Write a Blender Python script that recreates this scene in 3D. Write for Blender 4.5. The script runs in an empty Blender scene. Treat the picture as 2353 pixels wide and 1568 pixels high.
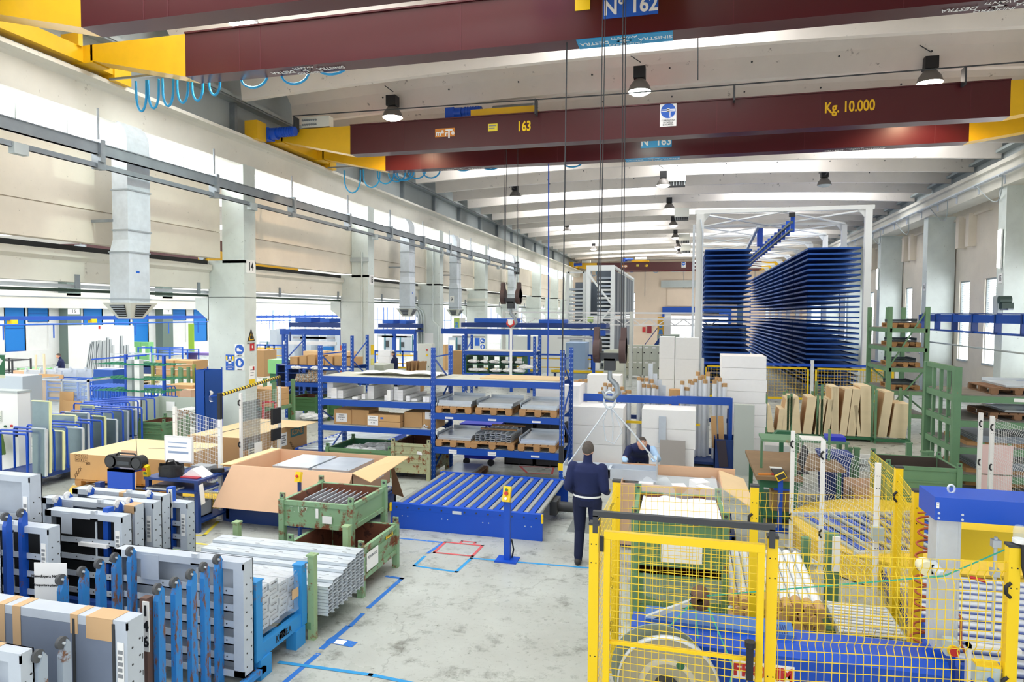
import bpy, math, random
import numpy as np
from mathutils import Vector, Matrix
random.seed(7)
SC = bpy.context.scene
COL = SC.collection
PI = math.pi
rad = math.radians
# ---------------------------------------------------------------- camera
FOC = 1569.0; CX = 1176.5; CY = 784.0; CAMH = 3.6
_yw, _pt, _rl = rad(14.48), rad(-2.345), rad(0.332)
_fw = Vector((-math.sin(_yw)*math.cos(_pt), math.cos(_yw)*math.cos(_pt), math.sin(_pt)))
_rt = Vector((math.cos(_yw), math.sin(_yw), 0)); _up = _rt.cross(_fw)
_r2 = _rt*math.cos(_rl)+_up*math.sin(_rl); _u2 = -_rt*math.sin(_rl)+_up*math.cos(_rl)
cd = bpy.data.cameras.new('camera'); cam = bpy.data.objects.new('camera', cd); COL.objects.link(cam)
cd.sensor_width = 36.0; cd.sensor_fit = 'HORIZONTAL'; cd.lens = FOC/2353*36; cd.clip_end = 300
m = Matrix((( _r2.x,_u2.x,-_fw.x,0),(_r2.y,_u2.y,-_fw.y,0),(_r2.z,_u2.z,-_fw.z,CAMH),(0,0,0,1)))
cam.matrix_world = m; SC.camera = cam
def ray(px, py): return _r2*((px-CX)/FOC) - _u2*((py-CY)/FOC) + _fw
def G(px, py, z=0.0):
    d = ray(px, py); t = (z-CAMH)/d.z; return Vector((0,0,CAMH))+d*t
def AY(px, py, y):
    d = ray(px, py); return Vector((0,0,CAMH))+d*(y/d.y)
def AX(px, py, x):
    d = ray(px, py); return Vector((0,0,CAMH))+d*(x/d.x)
# ---------------------------------------------------------------- world, light, exposure
w = bpy.data.worlds.new('world'); SC.world = w; w.use_nodes = True
bg = w.node_tree.nodes['Background']; bg.inputs[0].default_value = (0.93,0.965,1.0,1); bg.inputs[1].default_value = 1.5
SC.view_settings.view_transform = 'Standard'; SC.view_settings.look = 'None'
SC.view_settings.exposure = 0.18; SC.view_settings.gamma = 1.0
try: SC.view_settings.use_curve_mapping = False
except Exception: pass
SC.cycles.max_bounces = 7; SC.cycles.diffuse_bounces = 4; SC.cycles.glossy_bounces = 3
SC.cycles.transmission_bounces = 4; SC.cycles.transparent_max_bounces = 12
SC.cycles.sample_clamp_indirect = 6.0; SC.cycles.caustics_reflective = False; SC.cycles.caustics_refractive = False
SKY_E = 8.5      # daylight coming through the roof glazing
WIN_E = 9.0      # daylight through the clerestory windows
# ---------------------------------------------------------------- materials
def lin(c):
    c = c/255.0
    return c/12.92 if c <= 0.04045 else ((c+0.055)/1.055)**2.4
def rgb(h):
    h = h.lstrip('#'); return tuple(lin(int(h[i:i+2],16)) for i in (0,2,4))+(1,)
MATS = {}
def mat(name, col, rough=0.6, metal=0.0, var=0.0, scale=3.0, wear=None, wear_amt=0.5, wear_scale=6.0, bump=0.0, emit=0.0, alpha=1.0, trans=0.0, spec=None, stretch=None):
    if name in MATS: return MATS[name]
    mt = bpy.data.materials.new(name); mt.use_nodes = True
    nt = mt.node_tree; b = nt.nodes['Principled BSDF']; L = nt.links.new
    c = rgb(col)
    b.inputs['Base Color'].default_value = c; b.inputs['Roughness'].default_value = rough; b.inputs['Metallic'].default_value = metal
    if spec is not None: b.inputs['Specular IOR Level'].default_value = spec
    if alpha < 1: b.inputs['Alpha'].default_value = alpha
    if trans: b.inputs['Transmission Weight'].default_value = trans
    if emit:
        b.inputs['Emission Color'].default_value = c; b.inputs['Emission Strength'].default_value = emit
    if var or wear or bump:
        tc = nt.nodes.new('ShaderNodeTexCoord'); mp = nt.nodes.new('ShaderNodeMapping'); L(tc.outputs['Object'], mp.inputs[0])
        if stretch: mp.inputs['Scale'].default_value = stretch
        n = nt.nodes.new('ShaderNodeTexNoise'); n.inputs['Scale'].default_value = scale; n.inputs['Detail'].default_value = 5; n.inputs['Roughness'].default_value = 0.6
        L(mp.outputs[0], n.inputs['Vector'])
        out = None
        if var:
            r = nt.nodes.new('ShaderNodeValToRGB'); r.color_ramp.elements[0].position = 0.3; r.color_ramp.elements[1].position = 0.7
            d = [max(0, x*(1-var)) for x in c[:3]]; u = [min(1, x*(1+var*0.6)) for x in c[:3]]
            r.color_ramp.elements[0].color = (*d,1); r.color_ramp.elements[1].color = (*u,1)
            L(n.outputs[0], r.inputs[0]); out = r.outputs[0]
        if wear:
            n2 = nt.nodes.new('ShaderNodeTexNoise'); n2.inputs['Scale'].default_value = wear_scale; n2.inputs['Detail'].default_value = 8; n2.inputs['Roughness'].default_value = 0.7
            L(mp.outputs[0], n2.inputs['Vector'])
            r2 = nt.nodes.new('ShaderNodeValToRGB'); r2.color_ramp.elements[0].position = 0.66-0.3*wear_amt; r2.color_ramp.elements[1].position = 0.72-0.3*wear_amt
            L(n2.outputs[0], r2.inputs[0])
            mx = nt.nodes.new('ShaderNodeMix'); mx.data_type = 'RGBA'
            L(r2.outputs[0], mx.inputs[0])
            if out: L(out, mx.inputs[6])
            else: mx.inputs[6].default_value = c
            mx.inputs[7].default_value = rgb(wear); out = mx.outputs[2]
        if out: L(out, b.inputs['Base Color'])
        if bump:
            bp = nt.nodes.new('ShaderNodeBump'); bp.inputs['Strength'].default_value = bump; bp.inputs['Distance'].default_value = 0.02
            L(n.outputs[0], bp.inputs['Height']); L(bp.outputs[0], b.inputs['Normal'])
    MATS[name] = mt; return mt
def emis(name, col, s):
    if name in MATS: return MATS[name]
    mt = bpy.data.materials.new(name); mt.use_nodes = True; nt = mt.node_tree; nt.nodes.clear()
    e = nt.nodes.new('ShaderNodeEmission'); o = nt.nodes.new('ShaderNodeOutputMaterial')
    e.inputs[0].default_value = rgb(col); e.inputs[1].default_value = s; nt.links.new(e.outputs[0], o.inputs[0])
    MATS[name] = mt; return mt
CONC = mat('pale_green_concrete','#d5ddd8',.75,var=.10,scale=1.2,wear='#9aa39a',wear_amt=.12,wear_scale=9)
BEAMC = mat('cream_concrete','#e2dfd3',.8,var=.08,scale=.8,wear='#b7b1a4',wear_amt=.1,wear_scale=5)
PANELC = mat('cream_panel','#e6dccb',.85,var=.07,scale=1.0,wear='#b0a796',wear_amt=.06,wear_scale=14)
ROOFC = mat('roof_concrete','#ece5dd',.85,var=.07,scale=.7,wear='#a19a94',wear_amt=.08,wear_scale=4)
GREYW = mat('grey_wall','#b3bbbb',.8,var=.1,scale=.6)
PINKW = mat('end_wall_paint','#ddcbb8',.85,var=.06,scale=.5)
WHITEW = mat('white_wall','#eeeeea',.8,var=.03)
WHITE = mat('white_paint','#f2f2f0',.5)
CREAMP = mat('cream_paint','#dfe1d8',.5)
GALV = mat('galvanised','#d3dbe2',.38,.18,var=.1,scale=5)
STEEL = mat('bright_sheet_steel','#d2dbe3',.24,.4,var=.08,scale=3)
DSTEEL = mat('dull_steel','#9aa2a8',.4,.6,var=.12,scale=6)
ALU = mat('aluminium','#d9dfe6',.38,.35,var=.06,scale=8)
PANELS = mat('lift_panel_grey','#c6cfda',.45,.12,var=.06,scale=4)
SLATE = mat('slate_door_face','#7d889c',.45,.1,var=.05)
BLACK = mat('black_plastic','#1c1d20',.5)
DARK = mat('dark_grey','#3b3d40',.6,var=.1)
RUBBER = mat('grey_rubber','#56585b',.8)
BLUE = mat('rack_blue','#0b4bac',.4,spec=.5)
BLUE2 = mat('machine_blue','#0c4dc0',.38)
DBLUE = mat('deep_blue','#12377a',.45)
NAVYT = mat('tray_blue','#0d4c9c',.45)
LBLUE = mat('worn_light_blue','#2f86d0',.55,wear='#7a5238',wear_amt=.42,wear_scale=7,stretch=(3,3,.7))
LBLUE2 = mat('clean_light_blue','#2f8fd2',.55,wear='#8a6a4a',wear_amt=.18,wear_scale=7)
CLOTH = mat('navy_cloth','#17224e',.9,var=.12,scale=6)
YELLOW = mat('yellow_paint','#f6cf0e',.42)
YEL2 = mat('crane_yellow','#dfae12',.42,var=.06)
YPALE = mat('turntable_yellow','#f3cb45',.5,var=.05)
MAROON = mat('crane_maroon','#4c161c',.3,var=.08,scale=.6,spec=.5)
GREEN = mat('green_paint','#86a883',.6,wear='#7b4a30',wear_amt=.44,wear_scale=4)
GREENC = mat('rack_green','#668f6b',.55,var=.1,wear='#8a7a5a',wear_amt=.1)
GREEN2 = mat('bin_green','#688f66',.6,wear='#8a4a2c',wear_amt=.25,wear_scale=8)
DGREEN = mat('dark_green','#2f6b49',.55)
LGREEN = mat('cabinet_green','#7fc07c',.5)
RUST = mat('rust','#744632',.85,var=.25,scale=6,wear='#4a2c22',wear_amt=.35)
RUSTBIN = mat('rusty_pale_green','#aeb18b',.7,wear='#8a5230',wear_amt=.45,wear_scale=6)
CARD = mat('cardboard','#c89f6d',.85,var=.05,scale=2)
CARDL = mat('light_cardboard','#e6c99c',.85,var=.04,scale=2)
CARDP = mat('pale_cardboard','#dcb594',.85,var=.04,scale=2)
WOOD = mat('pallet_wood','#b98d5d',.8,var=.18,scale=3,stretch=(1,6,6))
WOODD = mat('dark_pallet_wood','#8d6a4e',.85,var=.2,scale=3)
WOODL = mat('pale_wood','#e8d8b4',.75,var=.08,scale=3)
FOAM = mat('white_foam','#fafafa',.7,var=.02,scale=9,bump=.15)
PAPER = mat('white_paper','#f7f7f5',.8)
PAPERG = mat('printed_grey','#8c8f93',.8)
def film_mat():
    mt = bpy.data.materials.new('plastic_film'); mt.use_nodes = True; nt = mt.node_tree; b = nt.nodes['Principled BSDF']
    b.inputs['Base Color'].default_value = (.86,.9,.93,1); b.inputs['Roughness'].default_value = .18; b.inputs['Alpha'].default_value = .2
    n = nt.nodes.new('ShaderNodeTexNoise'); n.inputs['Scale'].default_value = 9; n.inputs['Detail'].default_value = 2
    bp = nt.nodes.new('ShaderNodeBump'); bp.inputs['Strength'].default_value = .35; bp.inputs['Distance'].default_value = .02
    nt.links.new(n.outputs[0], bp.inputs['Height']); nt.links.new(bp.outputs[0], b.inputs['Normal']); MATS['film'] = mt; return mt
FILM = film_mat()
BAG = mat('silver_plastic_bag','#eceff1',.35,.05,var=.14,scale=12,bump=.2)
TAPE = mat('brown_tape','#d3ae82',.45)
RED = mat('red_paint','#c22a2c',.5)
REDT = mat('faded_red_tape','#c9585a',.7)
BTAPE = mat('blue_floor_tape','#2a72c8',.7,wear='#b9bdb6',wear_amt=.22,wear_scale=12)
BTAPE2 = mat('light_blue_floor_tape','#2c93cf',.7)
YTAPE = mat('yellow_floor_line','#d9c63a',.8,wear='#b9bdb6',wear_amt=.3,wear_scale=9)
SBLUE = mat('sign_blue','#1f5fc4',.5)
CYAN = mat('sign_cyan','#1f97cf',.45)
GREENT = mat('green_strap','#3fb59a',.4)
SKIN = mat('skin','#d9a58a',.6)
HAIR = mat('dark_hair','#4b443f',.9)
GLASSM = mat('cabinet_glass','#cfe0e6',.1,alpha=.25)
SKYG = emis('roof_glazing_daylight','#fbfdff',SKY_E)
WING = emis('window_daylight','#f8fbff',WIN_E)
WINS = emis('far_window_daylight','#f4f8ff',1.6)
TUBE = emis('fluorescent_tube','#fbfff6',9.0)
BULBW = emis('warm_lamp','#fff0e0',30.0)
BULBC = emis('cool_lamp','#eafff4',30.0)
# ---------------------------------------------------------------- mesh builder
class MB:
    def __init__(s): s.v=[]; s.f=[]; s.mi=[]; s.sm=[]; s.cur=0; s.S=False; s.T=None
    def add(s, vs, fs, smooth=None):
        o=len(s.v)
        if s.T is not None: vs=[s.T@Vector(p) for p in vs]
        s.v.extend([tuple(p) for p in vs])
        for f in fs:
            s.f.append([o+i for i in f]); s.mi.append(s.cur); s.sm.append(s.S if smooth is None else smooth)
        return s
    def box(s,x0,x1,y0,y1,z0,z1):
        if x0>x1: x0,x1=x1,x0
        if y0>y1: y0,y1=y1,y0
        if z0>z1: z0,z1=z1,z0
        return s.add([(x0,y0,z0),(x1,y0,z0),(x1,y1,z0),(x0,y1,z0),(x0,y0,z1),(x1,y0,z1),(x1,y1,z1),(x0,y1,z1)],
              [(0,3,2,1),(4,5,6,7),(0,1,5,4),(1,2,6,5),(2,3,7,6),(3,0,4,7)],False)
    def cb(s,cx,cy,cz,sx,sy,sz,rz=0,rx=0,ry=0):
        R=Matrix.Rotation(rz,3,'Z')@Matrix.Rotation(ry,3,'Y')@Matrix.Rotation(rx,3,'X'); c=Vector((cx,cy,cz))
        vs=[c+R@Vector((a*sx/2,b*sy/2,d*sz/2)) for d in(-1,1) for a,b in((-1,-1),(1,-1),(1,1),(-1,1))]
        return s.add(vs,[(0,3,2,1),(4,5,6,7),(0,1,5,4),(1,2,6,5),(2,3,7,6),(3,0,4,7)],False)
    def bar(s,p,q,w,h=None,up=(0,0,1)):
        p=Vector(p);q=Vector(q);h=h or w;d=(q-p).normalized();u=Vector(up)
        if abs(d.dot(u))>.99: u=Vector((0,1,0))
        a=d.cross(u).normalized()*w/2;b=a.cross(d).normalized()*h/2
        return s.add([p-a-b,p+a-b,p+a+b,p-a+b,q-a-b,q+a-b,q+a+b,q-a+b],[(0,1,2,3),(7,6,5,4),(0,4,5,1),(1,5,6,2),(2,6,7,3),(3,7,4,0)],False)
    def cyl(s,p,q,r,n=12,r2=None,caps=True):
        p=Vector(p);q=Vector(q);r2=r if r2 is None else r2;d=(q-p).normalized();u=Vector((0,0,1)) if abs(d.z)<.9 else Vector((1,0,0))
        a=d.cross(u).normalized();b=d.cross(a)
        vs=[];
        for c,rr in((p,r),(q,r2)):
            for i in range(n):
                t=2*PI*i/n; vs.append(c+a*rr*math.cos(t)+b*rr*math.sin(t))
        s.add(vs,[(i,(i+1)%n,n+(i+1)%n,n+i) for i in range(n)],True)
        if caps:
            s.add(vs[:n],[tuple(range(n-1,-1,-1))],False); s.add(vs[n:],[tuple(range(n))],False)
        return s
    def tube(s,pts,r,n=6,closed=False):
        P=[Vector(p) for p in pts];m=len(P);rings=[];prev=None
        for i in range(m):
            if closed: d=(P[(i+1)%m]-P[i-1])
            else: d=(P[min(i+1,m-1)]-P[max(i-1,0)])
            d.normalize()
            if prev is None:
                u=Vector((0,0,1)) if abs(d.z)<.9 else Vector((1,0,0)); a=d.cross(u).normalized()
            else:
                a=(prev-d*prev.dot(d)); a=a.normalized() if a.length>1e-6 else d.orthogonal().normalized()
            prev=a;b=d.cross(a);rr=r[i] if isinstance(r,(list,tuple)) else r
            rings.append([P[i]+a*rr*math.cos(2*PI*k/n)+b*rr*math.sin(2*PI*k/n) for k in range(n)])
        vs=[p for R in rings for p in R];fs=[]
        for i in range(m if closed else m-1):
            j=(i+1)%m
            for k in range(n): fs.append((i*n+k,i*n+(k+1)%n,j*n+(k+1)%n,j*n+k))
        s.add(vs,fs,True)
        if not closed: s.add(rings[0],[tuple(range(n-1,-1,-1))],False); s.add(rings[-1],[tuple(range(n))],False)
        return s
    def face(s,pts): return s.add(pts,[tuple(range(len(pts)))],False)
    def prism(s,pts,axis,a,b):
        # pts: 2D polygon; axis 'x': (y,z) 'y': (x,z) 'z': (x,y)
        def mk(p,t): return {'x':(t,p[0],p[1]),'y':(p[0],t,p[1]),'z':(p[0],p[1],t)}[axis]
        n=len(pts);vs=[mk(p,a) for p in pts]+[mk(p,b) for p in pts]
        ar=sum(pts[i][0]*pts[(i+1)%n][1]-pts[(i+1)%n][0]*pts[i][1] for i in range(n))
        fl=(ar>0)!=(axis=='y')
        if b<a: fl=not fl
        fs=[(i,(i+1)%n,n+(i+1)%n,n+i) for i in range(n)]+[tuple(range(n-1,-1,-1)),tuple(range(n,2*n))]
        if not fl: fs=[tuple(reversed(f)) for f in fs]
        return s.add(vs,fs,False)
    def lathe(s,prof,c=(0,0,0),n=20,axis='z'):
        c=Vector(c);vs=[]
        for r,h in prof:
            for i in range(n):
                t=2*PI*i/n;a,b=r*math.cos(t),r*math.sin(t)
                vs.append(c+Vector({'z':(a,b,h),'y':(a,h,b),'x':(h,a,b)}[axis]))
        m=len(prof);fs=[(i*n+k,i*n+(k+1)%n,(i+1)*n+(k+1)%n,(i+1)*n+k) for i in range(m-1) for k in range(n)]
        return s.add(vs,fs,True)
    def sheet(s,fn,nu,nv,smooth=True):
        vs=[fn(i/nu,j/nv) for j in range(nv+1) for i in range(nu+1)]
        fs=[(j*(nu+1)+i,j*(nu+1)+i+1,(j+1)*(nu+1)+i+1,(j+1)*(nu+1)+i) for j in range(nv) for i in range(nu)]
        return s.add(vs,fs,smooth)
    def mesh(s,name,mats):
        me=bpy.data.meshes.new(name);me.from_pydata(s.v,[],s.f)
        for x in (mats if isinstance(mats,(list,tuple)) else [mats]): me.materials.append(x)
        me.polygons.foreach_set('material_index',s.mi); me.polygons.foreach_set('use_smooth',s.sm); me.update(); return me
def obj(name,mb,mats,parent=None,loc=(0,0,0),rz=0,label=None):
    o=bpy.data.objects.new(name, mb.mesh(name,mats) if isinstance(mb,MB) else mb); COL.objects.link(o)
    o.location=loc; o.rotation_euler=(0,0,rz)
    if parent: o.parent=parent
    if label: o['label']=label
    return o
def tag(o,label,cat,group=None,kind=None):
    o['label']=label; o['category']=cat
    if group: o['group']=group
    if kind: o['kind']=kind
    return o
def thing(name,label,cat,loc=(0,0,0),rz=0,group=None):
    o=bpy.data.objects.new(name,None); COL.objects.link(o); o.empty_display_size=.1
    o.location=loc; o.rotation_euler=(0,0,rz); return tag(o,label,cat,group)
def solo(name,mb,mats,label,cat,loc=(0,0,0),rz=0,group=None):
    return tag(obj(name,mb,mats,None,loc,rz),label,cat,group)
def struct(name,mb,mats,parent=None,loc=(0,0,0)):
    o=obj(name,mb,mats,parent,loc)
    if not parent: o['kind']='structure'
    return o
def dup(root,loc=None,rz=None,label=None,group=None):
    r=root.copy(); COL.objects.link(r)
    if loc is not None: r.location=loc
    if rz is not None: r.rotation_euler=(0,0,rz)
    if label: r['label']=label
    if group: r['group']=group
    for ch in list(root.children):
        c=ch.copy(); COL.objects.link(c); c.parent=r
        for g in list(ch.children):
            d=g.copy(); COL.objects.link(d); d.parent=c
    return r
def B(*a): return MB().box(*a)
def textmesh(txt,size,align='CENTER',ext=0.002,sx=1.0,bold=0.0):
    cu=bpy.data.curves.new('lettering','FONT'); cu.body=txt; cu.size=size; cu.align_x=align; cu.align_y='CENTER'; cu.extrude=ext; cu.offset=bold
    cu.resolution_u=3
    t=bpy.data.objects.new('t',cu); COL.objects.link(t)
    dg=bpy.context.evaluated_depsgraph_get(); me=bpy.data.meshes.new_from_object(t.evaluated_get(dg))
    bpy.data.objects.remove(t); bpy.data.curves.remove(cu)
    if sx!=1.0:
        for v in me.vertices: v.co.x*=sx
    return me
# frames for flat writing: face toward -y (front), +x (east), -z (down)
ROT={'front':Matrix(((1,0,0),(0,0,-1),(0,1,0))),'east':Matrix(((0,0,1),(1,0,0),(0,1,0))),'down':Matrix(((1,0,0),(0,-1,0),(0,0,-1))),'up':Matrix.Identity(3),'west':Matrix(((0,0,-1),(-1,0,0),(0,1,0)))}
def text(txt,size,loc,face,m,parent,name='lettering',rot=0,sx=1.0,label=None,align='CENTER',bold=0.0):
    me=textmesh(txt,size,align,.002,sx,bold); me.transform((ROT[face]@Matrix.Rotation(rot,3,'Z')).to_4x4()); me.materials.append(m)
    o=bpy.data.objects.new(name,me); COL.objects.link(o); o.location=loc
    if parent: o.parent=parent
    if label: o['label']=label
    return o
# ================================================================ the hall
YE = 80.0
def floor_mat():
    mt=bpy.data.materials.new('hall_floor'); mt.use_nodes=True; nt=mt.node_tree; b=nt.nodes['Principled BSDF']; L=nt.links.new
    tc=nt.nodes.new('ShaderNodeTexCoord')
    def noise(sc,det,ro=.6):
        n=nt.nodes.new('ShaderNodeTexNoise'); n.inputs['Scale'].default_value=sc; n.inputs['Detail'].default_value=det; n.inputs['Roughness'].default_value=ro; L(tc.outputs['Object'],n.inputs['Vector']); return n.outputs[0]
    def ramp(src,p0,p1,c0,c1):
        r=nt.nodes.new('ShaderNodeValToRGB'); r.color_ramp.elements[0].position=p0; r.color_ramp.elements[1].position=p1; r.color_ramp.elements[0].color=rgb(c0); r.color_ramp.elements[1].color=rgb(c1); L(src,r.inputs[0]); return r.outputs[0]
    def mul(a,b_,f=1.0):
        m=nt.nodes.new('ShaderNodeMix'); m.data_type='RGBA'; m.blend_type='MULTIPLY'; m.inputs[0].default_value=f; L(a,m.inputs[6]); L(b_,m.inputs[7]); return m.outputs[2]
    base=ramp(noise(.45,6,.62),.32,.68,'#a7aaa3','#bfc4be')
    base=mul(base,ramp(noise(2.6,9,.72),.33,.46,'#b4b2ae','#ffffff'))
    base=mul(base,ramp(noise(14,10,.8),.36,.44,'#c2c0bc','#ffffff'))
    v=nt.nodes.new('ShaderNodeTexVoronoi'); v.feature='DISTANCE_TO_EDGE'; v.inputs['Scale'].default_value=.3; 
    w_=nt.nodes.new('ShaderNodeTexNoise'); w_.inputs['Scale'].default_value=1.5; w_.inputs['Detail'].default_value=6; L(tc.outputs['Object'],w_.inputs['Vector'])
    ad=nt.nodes.new('ShaderNodeVectorMath'); ad.operation='ADD'; L(tc.outputs['Object'],ad.inputs[0]); L(w_.outputs[1],ad.inputs[1]); L(ad.outputs[0],v.inputs['Vector'])
    base=mul(base,ramp(v.outputs['Distance'],.0012,.0035,'#a2a09c','#ffffff'),.45)
    L(base,b.inputs['Base Color']); b.inputs['Roughness'].default_value=.55; b.inputs['Specular IOR Level'].default_value=.4
    L(ramp(noise(3,6),.3,.7,'#7a7a7a','#c0c0c0'),b.inputs['Roughness'])
    return mt
FLOORM=floor_mat()
struct('floor', B(-41.2,12.6,-2.5,YE,-.2,0), FLOORM)
# roof slab with glazed gaps between the ribs
RIBY=[16.8+2.5*k for k in range(-5,26)]
def zr(x): return 9.45+.36*(1-((x+.85)/11.6)**2)
glz={-10:[(-10,-2)],-9:[(0,6)],-8:[(-11,0)],-7:[(-11,-1)],-6:[(-11,-6)],-5:[(-3.2,1.6)],-2:[(-9,-2)],0:[(-10,-5.5),(5,9)],1:[(-1.5,5)],3:[(-10,-2)],4:[(2,9)],5:[(-10,-2)],6:[(-1.5,6)],8:[(-10,-2)],9:[(-10,-2)],10:[(2,9)],11:[(-1,8)],12:[(-10,-2)],13:[(-10,-2)],14:[(0,8)],16:[(-10,0)],17:[(2,8)],18:[(-10,0)],19:[(-1,8)]}
ms=MB(); wn=0
for k,y in enumerate(RIBY):
    y0=y-2.5 if k else -3.0
    ki=k-10
    if ki in glz:
        xx=-13
        for a,b in glz[ki]:
            ms.box(xx,a,y0,y,10.72,10.9); xx=b
            wn+=1; struct('window_%d'%wn, B(a,b,y-2.05,y-.32,10.74,10.8), SKYG); ms.box(a,b,y0,y-2.05,10.72,10.9); ms.box(a,b,y-.32,y,10.72,10.9)
        ms.box(xx,11.9,y0,y,10.72,10.9)
    else: ms.box(-13,11.9,y0,y,10.72,10.9)
ms.box(-13,11.9,RIBY[-1],YE,10.72,10.9)
struct('ceiling', ms, ROOFC)
for k,y in enumerate(RIBY):
    mb=MB(); n=16; prof=[(-.09,0),(.09,0),(.15,.55),(.55,.95),(.6,1.5),(-.6,1.5),(-.55,.95),(-.15,.55)]
    vs=[];
    for i in range(n+1):
        x=-12.1+23.2*i/n; zb=zr(x)
        for (a,h) in prof: vs.append((x,y+a,min(zb+h,10.74) if h<1.4 else 10.76))
    q=len(prof); fs=[(i*q+j,(i+1)*q+j,(i+1)*q+(j+1)%q,i*q+(j+1)%q) for i in range(n) for j in range(q)]
    fs+=[tuple(range(q-1,-1,-1)),tuple(n*q+j for j in range(q))]
    mb.add(vs,fs,False)
    # bolt sockets on the rib face
    mb.cur=1
    for i in range(9):
        x=-9+2.1*i; mb.cyl((x,y-.155,zr(x)+.42),(x,y-.10,zr(x)+.42),.025,8)
    mb.cur=0
    struct('roof_beam',mb,[ROOFC,DARK])
# long walls: west (toward the side aisle) and east
mw=MB()
for i in range(-2,8):
    y0,y1=9.75+8*(i)+.0,9.75+8*i+7.35
    if y1<0: continue
    y0=max(y0,-2.5)
    mw.box(-13.45,-13.15,y0,y1,5.13,5.86); mw.box(-13.45,-13.15,y0,y1,5.885,7.22); mw.box(-13.43,-13.2,y0,y1,5.8,5.9)
struct('wall_west',mw,PANELC)
for i in range(-1,8):
    y0,y1=9.75+8*i,9.75+8*i+7.35
    wd=struct('window_%d'%(wn+1+i+2),B(-13.36,-13.3,max(y0,-2),y1,7.22,8.0),WING)
    fr=MB()
    for j in range(7): 
        yy=y0+.1+j*(7.15/6); fr.box(-13.3,-13.27,yy-.018,yy+.018,7.22,7.95)
    fr.box(-13.3,-13.22,y0,y1,7.22,7.27)
    obj('window_frame',fr,GREYW,wd)
wn+=12
mb=MB(); mb.prism([(-12.95,7.8),(-12.42,7.8),(-12.36,8.36),(-12.28,8.42),(-12.05,8.44),(-12.05,8.52),(-13.2,8.52),(-13.2,7.9)],'y',-2.5,YE)
struct('trim_1',mb,BEAMC)
struct('trim_2',MB().box(-12.33,-12.23,-2.5,YE,8.52,8.6),STEEL)     # crane rail west
mb=MB().box(-13.2,-12.9,-2.5,YE,8.5,9.62); mb.box(-13.1,-12.45,-2.5,YE,9.62,9.72); mb.box(-13.2,-12.75,-2.5,YE,9.7,10.75)
struct('trim_3',mb,GREYW)
for k in range(-1,14):
    y=13.3+4*k
    solo('wall_bracket',B(-12.9,-12.72,y-.06,y+.06,8.62,9.6),DSTEEL,'dark steel bracket on the grey upper wall above the crane rail','bracket',group='steel brackets above the west crane rail')
solo('cable_conduit',MB().tube([(-12.42,-2,9.55),(-12.42,40,9.55),(-12.42,YE-1,9.55)],.03,6),DSTEEL,'grey cable conduit running along the wall top under the roof ribs','conduit')
# east side
mb=MB(); mb.prism([(10.6,8.15),(11.4,8.15),(11.4,9.05),(10.5,9.05),(10.5,8.9),(10.6,8.86)],'y',-2.5,YE); struct('trim_4',mb,BEAMC)
struct('trim_5',MB().box(11.2,11.45,-2.5,YE,9.0,9.72).box(10.9,11.5,-2.5,YE,9.62,9.72).box(11.3,11.7,-2.5,YE,9.7,10.75),GREYW)
struct('trim_6',MB().box(10.72,10.82,-2.5,YE,9.05,9.12),STEEL)
ewin=[]
for i in range(-3,6):
    yb=27.6+8*i+.62
    for (a,b) in ((1.4,2.75),(3.05,4.45),(6.0,7.2)): ewin.append((yb+a-.2,yb+b-.2))
ys=sorted(ewin); mw=MB(); y=-2.5
for a,b in ys:
    if b<0: continue
    mw.box(11.9,12.2,y,a,0,9.1); mw.box(11.9,12.2,a,b,0,1.6); mw.box(11.9,12.2,a,b,5.15,9.1); y=b
mw.box(11.9,12.2,y,YE,0,9.1)
struct('wall_east',mw,PANELC)
k=0
for a,b in ys:
    if b<12: continue
    k+=1
    wd=struct('window_%d'%(wn+k),B(12.12,12.16,a,b,1.6,5.15),WING)
    bl=MB()
    dn=3.0 if k%3 else 2.2
    for q in range(int((5.1-dn)/.085)):
        z=5.1-q*.085; bl.cb(12.03,(a+b)/2,z,.06,b-a-.06,.006,ry=.5)
    for q in (a+.1,b-.1): bl.box(12.02,12.04,q-.01,q+.01,dn,5.1)
    if b<62: obj('blind',bl,GREYW,wd)
    fr=MB().box(11.96,12.1,a,a+.05,1.6,5.15).box(11.96,12.1,b-.05,b,1.6,5.15).box(11.96,12.1,a,b,5.08,5.15).box(11.86,12.1,a,b,1.56,1.64)
    obj('window_frame',fr,GREYW,wd)
wn+=30
# end wall with the big door
mb=MB()
dx0,dx1,dz=-2.9,4.2,3.4
mb.box(-13.2,-7,YE-.3,YE,0,10.75); mb.box(-7,-6,YE-.3,YE,0,3.0); mb.box(-7,-6,YE-.3,YE,6.0,10.75); mb.box(-6,dx0,YE-.3,YE,0,10.75); mb.box(dx0,dx1,YE-.3,YE,dz,10.75); mb.box(dx1,12.2,YE-.3,YE,0,10.75)
mb.cur=1
for x in (-9,-4.9,-.6,3.2,7): mb.box(x-.03,x+.03,YE-.32,YE-.29,5.6,10.5)
struct('wall_north',mb,[PINKW,DSTEEL])
wd=struct('window_%d'%(wn+1),B(-6.95,-6.05,YE-.2,YE-.15,3.0,6.0),WINS)
fr=MB()
for z in (3.0,4.0,5.0,5.95): fr.box(-7,-6,YE-.34,YE-.2,z,z+.08)
obj('window_frame',fr,DSTEEL,wd)
dr=struct('door_1',MB().box(dx0+.9,dx1,YE-.12,YE-.08,1.0,dz),emis('daylit_doorway','#ffffff',2.0))
obj('door_frame',MB().box(dx0,dx0+.25,YE-.5,YE-.3,0,4.4).box(dx0,dx1+.4,YE-.55,YE-.3,dz+.2,4.4).box(dx1+.1,dx1+.35,YE-.5,YE-.3,0,4.4).box(dx0+.9,dx1,YE-.45,YE-.3,0,1.0),BLUE,dr)
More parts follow.
